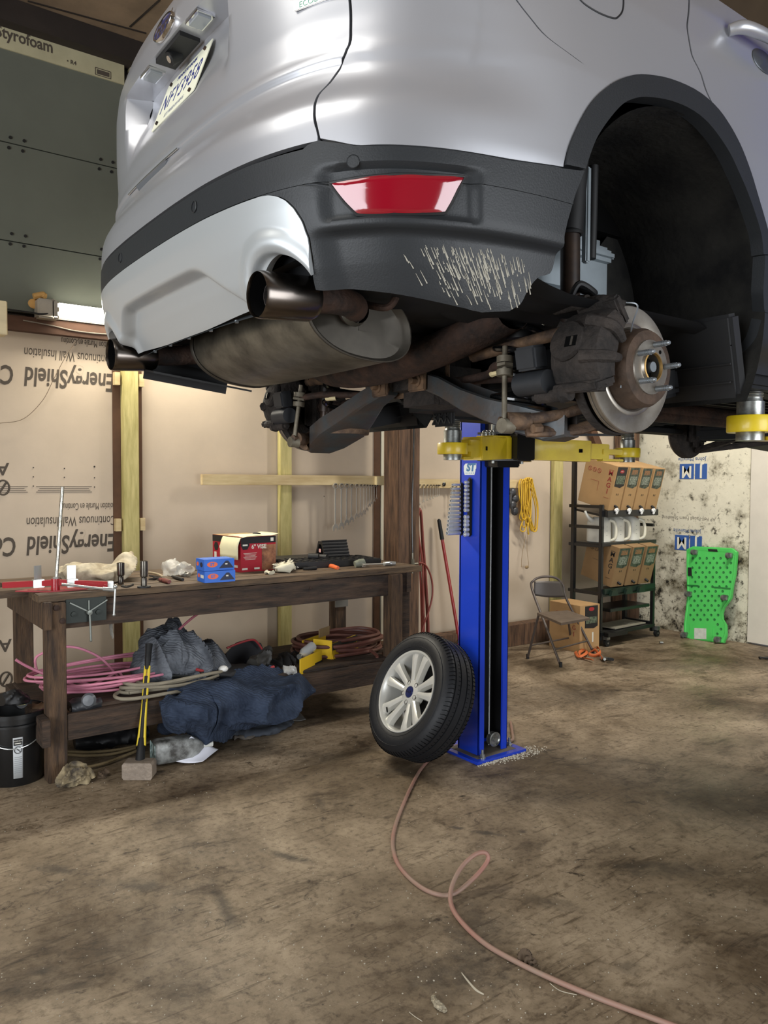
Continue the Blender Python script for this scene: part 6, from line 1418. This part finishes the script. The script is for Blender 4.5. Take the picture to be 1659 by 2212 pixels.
# floor bits in front of the bench
jg = thing('plastic_jug', 'white and teal plastic jug lying on its side on the floor', 'jug', atz(380, 1620, 0))
jb0, jb1 = atz(330, 1625, .07), atz(412, 1612, .07)
dj = (jb1-jb0).normalized()
b = MB(); G = []
for t, s_ in ((0, .72), (.008, .92), (.02, 1), (.15, 1), (.2, .98), (.24, .72), (.27, .35), (.275, .3)):
    c = jb0+dj*t; sd2 = Vector((-dj.y, dj.x, 0)); row = []
    for j in range(32):
        a = 2*math.pi*j/32; ca_, sa_ = math.cos(a), math.sin(a); row.append(c+sd2*(math.copysign(abs(ca_)**.5, ca_)*.068*s_)+Vector((0, 0, math.copysign(abs(sa_)**.5, sa_)*.062*s_)))
    G.append(row)
b.grid(G, True); b.add(G[0], [tuple(range(32))]); b.add(G[-1], [tuple(range(32))]); b.build('body', mat('jug_body', '9d9f9c', .5, var=.5, vscale=14, col2='3c3a36'), jg)
b = MB(); b.cyl(jb0+dj*.27, jb0+dj*.33, .019, n=18); b.build('neck', mat('jug_white', 'c9c9c2', .5), jg)
b = MB(); b.prism([(-.055, -.05), (.055, -.05), (.06, -.04), (.06, .04), (.055, .05), (-.055, .05), (-.06, .04), (-.06, -.04)], 0, .002, frame(jb0-dj*.0022, (-dj.y, dj.x, 0) if (-dj.y) > 0 else (dj.y, -dj.x, 0), (0, 0, 1))); b.build('end_label', mat('teal_speckle', 'cfe3df', .5, col2='1f4a47', vscale=42), jg)
def sheet(poly, z, curl, lab, mt, seed=0):
    P = [atz(q[0], q[1], q[2] if len(q) > 2 else z) for q in poly]
    n = 10; G = []
    for i in range(n+1):
        row = []
        for j in range(n+1):
            u, v = i/n, j/n; p = (P[0]*(1-u)+P[1]*u)*(1-v)+(P[3]*(1-u)+P[2]*u)*v
            q = p.copy(); q.z += curl*(abs(u-.5)*2)**2*(.4+.6*v)+.004*noise.noise(p*9); row.append(q)
        G.append(row)
    b = MB(); b.grid(G); o = one('paper_sheet', b, mt, lab, 'paper'); s_ = o.modifiers.new('t', 'SOLIDIFY'); s_.thickness = .0006; return o
m_pap = mat('paper_white', 'd9dae3', .6)
sheet([(413, 1592, .135), (472, 1620, .012), (437, 1650, .003), (365, 1645, .02)], .004, .012, 'white paper sheet propped against the jug on the floor', m_pap)
sheet([(618, 1541), (648, 1540), (661, 1556), (633, 1559)], .003, .006, 'small grey card on the floor at the right tip of the blanket', mat('card_grey', '9c9a95', .6))
b = crumple([tuple(atz(125, 1683, .035)), tuple(atz(150, 1680, .045)), tuple(atz(175, 1672, .05)), tuple(atz(198, 1672, .03))], [.03, .055, .06, .02], [.02, .04, .05, .025], .035, 13, n=44, m=60, seed=61, floorz=.002)
b.tube([atz(128, 1690, .03), atz(140, 1694, .02), atz(152, 1694, .012)], [.012, .014, .010], n=8); b.tube([atz(126, 1676, .045), atz(140, 1684, .03), atz(160, 1690, .02)], [.013, .014, .012], n=8); b.tube([atz(175, 1660, .07), atz(192, 1664, .06), atz(202, 1680, .02)], [.012, .015, .012], n=8); b.tube([atz(140, 1668, .06), atz(158, 1652, .09), atz(176, 1656, .08), atz(190, 1676, .04)], [.012, .020, .020, .012], n=10)
one('work_gloves', b, mat('soiled_leather', 'a39372', .85, col2='3a332c', vscale=14), 'crumpled soiled work gloves on the floor by the front bench leg', 'gloves')
b = crumple([tuple(atz(212, 1676, .012)), tuple(atz(222, 1672, .02)), tuple(atz(232, 1668, .012))], [.012, .02, .01], [.01, .02, .01], .02, 25, n=20, m=24, seed=63, floorz=.002); one('dead_leaf', b, mat('leaf_brown', '4f4030', .9), 'curled brown leaf on the floor right of the gloves', 'leaf')
b = crumple([tuple(atz(505, 1592, .012)), tuple(atz(520, 1590, .02)), tuple(atz(545, 1588, .018)), tuple(atz(552, 1588, .01))], [.02, .03, .028, .01], [.01, .016, .018, .008], .018, 20, n=28, m=36, seed=66, floorz=.002); one('dirty_rag', b, mat('rag_grey', '5d564e', .9, var=.4, vscale=20), 'small dirty rag on the floor below the blue blanket', 'rag')
b = MB()
for k, pts in enumerate((((130, 1625), (190, 1627), (250, 1622), (300, 1612), (340, 1600)), ((130, 1630), (180, 1634), (240, 1631), (292, 1618)), ((120, 1652), (170, 1660), (220, 1652), (265, 1636), (300, 1622)))):
    b.tube([atz(x, y-2, .02) for x, y in pts], .008, n=8)
one('tan_rope', b, mat('tan_rope', '7d6c4c', .85, bump=.4, bscale=90), 'tan rope strands lying on the floor under the lower shelf', 'rope')
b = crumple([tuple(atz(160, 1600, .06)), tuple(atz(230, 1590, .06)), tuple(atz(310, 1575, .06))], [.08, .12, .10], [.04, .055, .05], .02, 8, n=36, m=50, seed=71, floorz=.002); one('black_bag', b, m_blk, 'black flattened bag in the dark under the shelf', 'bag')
b = crumple([tuple(aty(235, 1328, 4.24)), tuple(aty(240, 1350, 4.24)), tuple(aty(243, 1372, 4.24))], [.02, .03, .018], [.03, .04, .02], .015, 16, n=30, m=36, seed=75); one('grey_rag', b, mat('rag_silver', '9a978e', .8, var=.4, vscale=16), 'grey rag dangling under the front edge of the bench', 'rag')
# ================================================================== right-hand corner
m_card = mat('cardboard', 'b08c5e', .8, var=.12, vscale=4); m_cardd = mat('cardboard_brown', '8c6f4a', .8, var=.12)
m_bag2 = mat('print_red', '8e2f2c', .6); m_pic = mat('picture_green_grey', '566050', .5, col2='20241f', vscale=30)
m_rk = mat('rack_black', '111213', .4, coat=.2)
rk = thing('oil_rack', 'black steel rack on castors holding tilted cardboard oil boxes and white jugs', 'rack', (6.35, 4.87, 0))
RX0, RX1, RYf, RYb = 5.985, 6.80, 4.70, 5.03
b = MB(); b.box((RX0, RYf, .70), (.035, .035, 1.28), bev=.003); b.build('front_post', m_rk, rk)
b = MB(); b.box((RX1, RYf, .50), (.035, .035, .88), bev=.003); b.build('front_post', m_rk, rk)
b = MB(); b.box((RX0, RYb, .93), (.04, .04, 1.78), bev=.003); b.build('rear_post', m_rk, rk)
b = MB(); b.box((RX1, RYb, .93), (.04, .04, 1.78), bev=.003); b.build('rear_post', m_rk, rk)
for z in (1.32, 1.125, .95, .50, .14):
    b = MB(); b.beam((RX0, RYf-.02, z), (RX0, RYb+.05, z), .03, .03, bev=.002); b.build('side_bar', m_rk, rk)
    b = MB(); b.beam((RX1, RYf, z), (RX1, RYb, z), .03, .03); b.build('side_bar', m_rk, rk)
for z, nm in ((.975, 'shelf'), (.50, 'shelf'), (.13, 'shelf')):
    b = MB(); b.box(((RX0+RX1)/2, (RYf+RYb)/2, z-.01), (RX1-RX0, RYb-RYf, .02), bev=.002); b.box(((RX0+RX1)/2, RYf-.01, z-.012), (RX1-RX0+.03, .03, .035), bev=.002); b.build(nm, m_rk, rk)
b = MB(); b.box(((RX0+RX1)/2, RYf-.035, 1.255), (RX1-RX0-.02, .05, .06), bev=.004); b.box(((RX0+RX1)/2, (RYf+RYb)/2, 1.262), (RX1-RX0, RYb-RYf, .02), (R(9), 0, 0)); b.build('drip_tray', m_rk, rk)
b = MB(); b.box(((RX0+RX1)/2, RYf-.02, .52), (RX1-RX0-.02, .04, .05), bev=.004); b.build('drip_tray', mat('tray_dark_green', '13241b', .4), rk)
for x in (6.10, 6.32, 6.52): b = MB(); b.prism([(-.05, -.03), (.06, -.03), (.03, .03), (-.03, .02)], 0, .03, frame((x, RYf-.045, .51), (1, 0, 0), (0, 0, 1))); b.build('drip_tray_divider', MATS['tray_dark_green'], rk)
b = MB(); b.box((6.42, 4.83, .33), (.62, .30, .03), bev=.004); b.build('lower_tray', m_rk, rk)
for x, y in ((RX0+.05, RYf-.04), (RX1+.05, RYf-.02), (RX0, RYb), (RX1, RYb)):
    b = MB(); b.cyl((x, y-.015, .035), (x, y+.015, .035), .033, n=18); cs2 = b.build('castor_wheel', m_blk, rk)
    b = MB(); b.box((x, y, .085), (.05, .05, .04), bev=.004); b.cyl((x, y-.018, .035), (x, y-.020, .035), .010, n=10); b.build('castor_fork', m_zinc, rk)
b = MB(); b.box((6.15, RYf-.06, .115), (.30, .05, .04), bev=.004); b.build('foot_rail', m_rk, rk)
b = MB(); b.box((6.45, 4.82, .148), (.52, .24, .012), (0, 0, R(3))); b.box((6.55, 4.79, .156), (.10, .05, .004)); one('cardboard_sheet', b, mat('grey_card', '8a8474', .8, var=.15), 'flat grey cardboard sheet lying on the bottom shelf of the black rack', 'cardboard')
def oilbox(x, yf, z, w, d, h_, tilt, lab, grp, style):
    t = thing('oil_box', lab, 'box', (x, yf, z), 0, grp, rot=(R(tilt), 0, 0))
    b = MB(); b.box((w/2, d/2, h_/2), (w, d, h_), bev=.002); b.build('carton', m_card if style < 2 else m_cardd, t, world=False)
    lf_panel(t, 'picture_panel', m_pic if style else m_vk, [(-w*.42, -.02), (w*.10, -.035), (w*.42, -.01), (w*.42, .165), (-w*.42, .165)], (w/2, -.0004, h_-.172)); 
    if style == 0:
        lf_panel(t, 'logo', m_gr, ell(.030, .016), (w/2, -.0012, h_-.05)); lf_text(t, 'lettering', 'MAG 1', .012, m_pw, (w/2, -.002, h_-.05)); lf_panel(t, 'picture', mat('pic_bright', '77846c', .5, col2='1c211c', vscale=60), rect(w*.7, .08), (w/2, -.0012, h_-.13))
    else:
        lf_panel(t, 'picture', mat('pic_orange', 'a56a3c', .5, col2='4f5648', vscale=60), rect(w*.5, .045), (w/2, -.0012, h_-.05)); lf_panel(t, 'picture', mat('pic_white', '9da394', .5, col2='39422f', vscale=60), rect(w*.62, .08), (w/2, -.0012, h_-.13))
    for k in (-1, 1): lf_panel(t, 'small_mark', m_blk, rect(.008, .018), (w/2+.012*k, -.0008, .155))
    for k in range(3):
        F = root_matrix(t) @ frame((-.0008, d-.07-.055*k, h_-.085), (0, -1, 0), (0, 0, 1))
        b = MB(); b.tube([F @ Vector((.020*math.cos(a), .020*math.sin(a), 0)) for a in [q*.4 for q in range(17)]], .0018, n=5); b.cyl(F @ Vector((-.014, .014, 0)), F @ Vector((.014, -.014, 0)), .0016, n=5); b.build('warning_symbol', m_bag2 if style == 0 else m_vk, t)
    mk = m_bag2 if style == 0 else m_vk
    for k, c_ in enumerate('MAG1'):
        lf_text(t, 'lettering', c_, .062, mk, (-.0010, .055, h_-.08-.058*k), 'left', bold=.001, sx=1.1)
    for pts in ([(-.028, -.135), (.030, -.135), (.030, -.132), (-.028, -.132)], [(-.028, .130), (.030, .130), (.030, .133), (-.028, .133)]): lf_panel(t, 'printed_frame', mk, pts, (-.0008, .055, h_-.18), 'left')
    lf_panel(t, 'printed_frame', mk, rect(.10, .0025), (-.0008, .22, h_-.185), 'left'); lf_panel(t, 'printed_frame', mk, rect(.0025, .09), (-.0008, .17, h_-.23), 'left')
    if style < 2 or True:
        b = MB(); b.cyl((w/2, 0, .045), (w/2, -.035, .035), .012, n=12); b.build('tap_stem', m_blk, t, world=False)
        if style != 3: b = MB(); b.box((w/2, -.035, .012), (.045, .03, .04), (.3, .4, 0), bev=.008); b.box((w/2-.006, -.045, -.01), (.022, .02, .03), bev=.006); b.build('tap', mat('tap_white', 'e8e8e6', .4), t, world=False)
    return t
tl = ['tilted oil box nearest the corner of the top shelf, with red logo on the front', 'second oil box from the left on the top shelf of the black rack', 'third oil box from the left on the top shelf of the black rack', 'rightmost oil box on the top shelf of the black rack']
for k in range(4): oilbox(6.03+.192*k, 4.665, 1.285-.004*k, .172, .37, .425, 14, tl[k], 'oil boxes on the top shelf', 0 if k == 0 else 1)
tl = ['leftmost tilted oil box on the middle shelf below the white jugs', 'middle tilted oil box on the shelf below the white jugs', 'rightmost tilted oil box on the shelf below the white jugs']
for k in range(3): oilbox(6.10+.215*k, 4.675, .555, .19, .37, .39, 14, tl[k], 'oil boxes on the middle shelf', 3)
# white jugs
m_jug = mat('milky_plastic', 'd9d7cb', .4, var=.05, spec=.4)
def jug(x, y, z, lab):
    t = thing('oil_jug', lab, 'jug', (x, y, z), R(4), 'white jugs')
    G = []
    for zz, s_ in ((0, .9), (.006, 1), (.15, 1), (.19, .98), (.215, .85), (.235, .5), (.240, .45)):
        G.append([Vector((math.copysign(abs(math.cos(2*math.pi*j/28))**.55, math.cos(2*math.pi*j/28))*.085*s_, .035+math.copysign(abs(math.sin(2*math.pi*j/28))**.55, math.sin(2*math.pi*j/28))*.105*s_, zz)) for j in range(28)])
    b = MB(); b.grid(G, True); b.add(G[0], [tuple(range(28))]); b.add(G[-1], [tuple(range(28))]); b.build('body', m_jug, t, world=False)
    b = MB(); b.tube([(.045, -.05, .21), (.075, -.085, .19), (.082, -.10, .12), (.078, -.095, .04), (.06, -.06, .015)], .015, n=12); b.build('handle', mat('milky_plastic_warm', 'd2cdb8', .4), t, world=False)
    b = MB(); b.tube([(-.06, .06, .20), (-.11, .08, .24), (-.135, .10, .30)], [.03, .016, .012], n=12); b.build('spout', m_jug, t, world=False)
    for k in range(3): b = MB(); b.box((-.02, -.0705, .07+.04*k), (.014, .001, .004)); b.build('volume_mark', mat('print_grey3', '8d8f8c', .6), t, world=False)
for k, x in enumerate((6.12, 6.33, 6.575)):
    jug(x, 4.80, .976, ['white measuring jug on the rack, the leftmost of three', 'white measuring jug on the rack, the middle of three', 'white measuring jug on the rack, the rightmost of three'][k])
# box on the floor
t = thing('oil_box', 'upright cardboard oil box standing on the floor behind the folding chair', 'box', (5.60, 4.62, 0), R(-3))
b = MB(); b.box((.13, .19, .215), (.26, .38, .43), bev=.002); b.build('carton', m_card, t, world=False)
lf_panel(t, 'picture_panel', m_vk, [(-.085, -.14), (.03, -.15), (.085, -.13), (.085, .06), (-.085, .06)], (.15, -.0004, .36)); lf_panel(t, 'logo', m_gr, ell(.036, .018), (.15, -.0012, .39)); lf_panel(t, 'picture', MATS['pic_bright'], rect(.14, .06), (.15, -.0012, .29)); lf_panel(t, 'label', m_pw, rect(.018, .09), (.17, -.001, .13))
for k, c_ in enumerate('MAG1'): lf_text(t, 'lettering', c_, .06, m_bag2, (-.001, .07, .34-.06*k), 'left')
for k in range(2):
    F = root_matrix(t) @ frame((-.0008, .28-.07*k, .33), (0, -1, 0), (0, 0, 1)); b = MB(); b.tube([F @ Vector((.02*math.cos(a), .02*math.sin(a), 0)) for a in [q*.4 for q in range(17)]], .0018, n=5); b.build('warning_symbol', m_bag2, t)
# folding chair (facing along +X-ish, seen from its front left)
m_ch = mat('chair_grey_brown', '5a514c', .45, metal=.35, var=.1); m_sd = mat('chair_seat', '6b5d50', .55, metal=.2, var=.25, vscale=14)
ch = thing('folding_chair', 'brown grey metal folding chair standing in front of the oil boxes', 'chair', (5.3, 4.62, 0))
S_ = lambda x, y, z: atz(x, y, z)
lerp = lambda a, c, t: Vector(a).lerp(Vector(c), t)
seatz = .44
fA, fB, rA, rB = atz(1211, 1438, .012), atz(1281, 1408, .012), atz(1140, 1420, .012), atz(1235, 1396, .012)
tA, tB = Vector((5.13, 4.86, .66)), Vector((5.56, 4.86, .66))
tA, tB = aty(1149, 1272, 4.82), aty(1222, 1290, 4.72)
b = MB(); b.tube([fA, lerp(fA, tA, .5), tA, aty(1153, 1254, 4.83), aty(1172, 1246, 4.82), aty(1200, 1248, 4.77), aty(1216, 1264, 4.74), tB, lerp(fB, tB, .5), fB], .011, n=10, sub=8); b.build('back_frame', m_ch, ch)
sA, sB = aty(1164, 1326, 4.56), aty(1226, 1326, 4.60)
for f_, s_ in ((rA, sA), (rB, sB)): b = MB(); b.cyl(f_, s_+Vector((0, 0, .0)), .0105, n=10); b.build('leg', m_ch, ch)
for a, c in ((lerp(fA, tA, .20), lerp(fB, tB, .20)), (lerp(rA, sA, .28), lerp(rB, sB, .28))):
    b = MB(); b.cyl(a, c, .0075, n=10); b.build('cross_bar', m_ch, ch)
for p in (fA, fB, rA, rB): b = MB(); b.cyl(p-Vector((0, 0, .011)), p+Vector((0, 0, .03)), .0135, n=12); b.build('foot_cap', m_blk, ch)
q = [S_(1160, 1323, seatz), S_(1228, 1318, seatz), S_(1274, 1334, seatz), S_(1212, 1345, seatz)]
n_ = 12; G = []; G2 = []
for i in range(n_+1):
    r1, r2 = [], []
    for j in range(n_+1):
        u, v = i/n_, j/n_; p = (q[0]*(1-u)+q[1]*u)*(1-v)+(q[3]*(1-u)+q[2]*u)*v; e = max(abs(u-.5), abs(v-.5))*2
        z = seatz-.008*(1-e)+(-.006 if e > .95 else .004*smooth01((e-.6)/.2)); r1.append(Vector((p.x, p.y, z+.004))); r2.append(Vector((p.x, p.y, seatz-.022)))
    G.append(r1); G2.append(r2)
b = MB(); b.grid(G); b.grid(G2)
ring = [(0, j) for j in range(n_+1)]+[(i, n_) for i in range(1, n_+1)]+[(n_, j) for j in range(n_-1, -1, -1)]+[(i, 0) for i in range(n_-1, 0, -1)]
b.grid([[G[i][j] for i, j in ring], [G2[i][j] for i, j in ring]], True); b.build('seat', m_sd, ch)
bt = [aty(1152, 1286, 4.82), aty(1154, 1256, 4.83), aty(1210, 1256, 4.75), aty(1222, 1290, 4.72)]
G = []
for i in range(13):
    u = i/12; row = []
    for j in range(7):
        v = j/6; p = (bt[0]*(1-u)+bt[3]*u)*(1-v)+(bt[1]*(1-u)+bt[2]*u)*v; bow = .03*math.sin(math.pi*u); row.append(p+Vector((-bow, -bow*.3, .006*math.sin(math.pi*u)*(1 if v > .5 else -1))))
    G.append(row)
b = MB(); b.grid(G); br_ = b.build('backrest', mat('chair_back', '4c4642', .45, metal=.3), ch); so = br_.modifiers.new('t', 'SOLIDIFY'); so.thickness = .008
# orange ratchet strap
m_os = mat('strap_orange', 'cf6a35', .7, var=.2, vscale=20)
rs = thing('ratchet_strap', 'orange ratchet strap dropped on the floor beside the folding chair', 'strap', atz(1280, 1425, 0))
for pts in (((1243, 1408), (1250, 1418), (1262, 1414), (1268, 1408), (1262, 1403), (1252, 1410), (1258, 1420), (1280, 1425)), ((1280, 1405), (1290, 1398), (1297, 1408), (1285, 1416), (1272, 1412), (1285, 1404), (1294, 1414), (1300, 1422))):
    b = MB(); b.tube([atz(x, y, .014+.012*(k % 3)) for k, (x, y) in enumerate(pts)], .014, n=8, flat=.25); b.build('webbing', m_os, rs)
b = MB(); b.beam(atz(1296, 1420, .02), atz(1322, 1424, .02), .035, .02, bev=.004); b.cyl(atz(1300, 1418, .02), atz(1306, 1424, .03), .012, n=12); b.build('ratchet', m_zinc, rs)
b = MB(); b.beam(atz(1312, 1423, .035), atz(1326, 1425, .03), .03, .02, bev=.004); b.build('ratchet_handle', m_blk, rs)
# green creeper leaning on the wall
m_cr = mat('creeper_green', '4cbf58', .42, var=.10, vscale=5)
cp2 = thing('creeper', 'bright green plastic mechanic creeper standing on end against the stained wall', 'creeper', (6.98, 4.22, 0))
outl = [(1483, 1187), (1497, 1180), (1582, 1184), (1592, 1192), (1588, 1240), (1583, 1262), (1579, 1292), (1572, 1302), (1564, 1312), (1560, 1325), (1561, 1338), (1568, 1350), (1569, 1372), (1563, 1389), (1510, 1384), (1477, 1377), (1477, 1350), (1481, 1320), (1484, 1290), (1484, 1266), (1483, 1240)]
# plane: foot about .18 m out from the wall, top touching it
def crp(x, y):
    # intersection with plane through X=7.06 (z=0) and X=7.23 (z=.95)
    q = ray(x, y); k = (7.225-7.04)/.93
    t = (7.04-k*(0-H)*-1*0 + k*H*1.0 - 0)/(q[0]-k*q[2]) if True else 0
    return Vector(O0+t*q)
pn = Vector((-1, 0, (7.225-7.04)/.93)).normalized()
P3 = [crp(x, y) for x, y in outl]
c0 = sum(P3, Vector())/len(P3)
b = MB(); 
inner = [c0+(p-c0)*.93 for p in P3]
rings = [[p-pn*.03 for p in P3], [p for p in P3], [c0+(p-c0)*.985+pn*.006 for p in P3], [c0+(p-c0)*.93+pn*.006 for p in P3], [c0+(p-c0)*.91+pn*.002 for p in P3]]
b.grid(rings, True); b.add(rings[0], [tuple(range(len(P3)))]); b.add(rings[-1], [tuple(range(len(P3)))]); bd = b.build('board', m_cr, cp2, smooth=30)
k = 0; rgx = random.Random(2)
m_dim = mat('dimple_dark_green', '1d6e2f', .5)
for j in range(17):
    y = 1206+10.2*j
    for i in range(6):
        x = 1497+15.0*i+(7.5 if j % 2 else 0)-(j*.45)
        if not inpoly([(a, c) for a, c in outl], x+6, y) or not inpoly(outl, x-6, y) or x > 1580: continue
        if 1340 < y < 1380 and x < 1545: continue
        p = crp(x, y)+pn*.002; b = MB(); b.lathe(p, pn, [(.0135, 0), (.0135, .001), (.0115, .0022), (.009, .0005), (0, .0002)], n=14); b.build('dimple', m_dim, bd); k += 1
def wheelc(x, y, lab=None):
    p = crp(x, y)
    b = MB(); b.box(p+pn*.012, (.05, .055, .05), None, bev=.006); f = b.build('castor_plate', m_zinc, cp2)
    b = MB(); b.cyl(p+pn*.055+Vector((0, -.011, -.008)), p+pn*.055+Vector((0, .011, -.008)), .026, n=20); b.build('castor_wheel', mat('castor_grey', '54524f', .5), f)
for x, y in ((1503, 1193), (1578, 1200), (1490, 1283), (1568, 1291), (1481, 1371), (1553, 1381)): wheelc(x, y)
def crbox(name, pts, mt, off=.004):
    P = [crp(x, y) for x, y in pts]; b = MB(); A = [p+pn*.0 for p in P]; B = [p+pn*off for p in P]; b.grid([A, B], True); b.add(B, [tuple(range(len(P)))]); return b.build(name, mt, cp2)
crbox('hand_slot', [(1530, 1186), (1550, 1187), (1551, 1192), (1531, 1191)], m_blk, .0075); crbox('label', [(1501, 1357), (1527, 1358), (1527, 1381), (1501, 1380)], mat('label_pale', 'c3c7bb', .6, var=.2, vscale=30), .012)
crbox('raised_block', [(1491, 1350), (1541, 1353), (1539, 1384), (1490, 1380)], m_cr, .009); crbox('side_latch', [(1487, 1226), (1494, 1226), (1495, 1244), (1487, 1244)], m_blk, .010)
crbox('step_line', [(1484, 1263), (1508, 1264), (1512, 1267), (1484, 1266)], m_dim, .0075); crbox('step_line', [(1541, 1267), (1579, 1270), (1579, 1273), (1543, 1270)], m_dim, .0075)
# bits at the far right
b = crumple([tuple(atz(1640, 1421, .012)), tuple(atz(1665, 1421, .015))], [.02, .03], [.012, .015], .01, 20, n=20, m=16, seed=81); one('black_scrap', b, m_blk, 'black scrap on the floor at the right edge past the creeper', 'scrap')
b = MB(); b.cyl(atz(1425, 1388, .01), atz(1432, 1388, .01), .012, n=12); one('castor', b, m_zinc, 'small metal castor on the floor between rack and creeper', 'castor')
# litter on the near floor
b = crumple([tuple(atz(935, 2152, .006)), tuple(atz(945, 2168, .008)), tuple(atz(962, 2185, .006))], [.006, .012, .008], [.005, .007, .004], .004, 60, n=20, m=30, seed=91, floorz=.001); one('wood_chip', b, mat('speckled_chip', 'a79c83', .9, col2='5c5446', vscale=120), 'speckled wood chip on the near floor left of the hose', 'chip')
b = MB(); b.tube([atz(x, y, .003) for x, y in ((997, 2101), (1010, 2118), (1028, 2138), (1045, 2148))], [.0012, .0028, .0035, .002], n=6, flat=.5); one('wood_splinter', b, mat('splinter', 'a89f8c', .8), 'curved grey splinter on the dark stain left of the hose', 'splinter')
b = MB(); b.tube([atz(x, y, .002) for x, y in ((884, 2186), (895, 2195), (912, 2206))], .0012, n=5); one('wood_splinter', b, MATS['splinter'], 'tiny pale splinter at the bottom of the floor near the wood chip', 'splinter')
b = MB(); b.tube([atz(x, y, .002) for x, y in ((1188, 2124), (1210, 2140), (1246, 2149))], .0013, n=5); one('wood_splinter', b, MATS['splinter'], 'thin bent twig lying just under the hose at lower right', 'splinter')
b = crumple([tuple(atz(1120, 2060, .01)), tuple(atz(1138, 2068, .014)), tuple(atz(1158, 2085, .008))], [.008, .02, .006], [.006, .012, .004], .014, 30, n=20, m=24, seed=95, floorz=.001); one('dead_leaf', b, MATS['leaf_brown'], 'brown curled leaf beside the hose in the foreground', 'leaf')
b = MB(); rg = random.Random(77)
for k in range(900):
    x, y = rg.uniform(-60, 1700), 1560+650*rg.random()**.8; p = atz(x, y, 0)
    if p.y > 4.1: continue
    r_ = rg.uniform(.0006, .0022)*(1.2 if rg.random() < .1 else 1); b.box((p.x, p.y, r_*.5), (r_*2, r_*1.5, r_), (0, 0, rg.random()*3))
tag(b.build('floor_grit', mat('grit_pale', 'b5ad9b', .9, var=.4, vscale=3), None), 'scattered pale crumbs and grit over the bare floor', 'grit', kind='stuff')
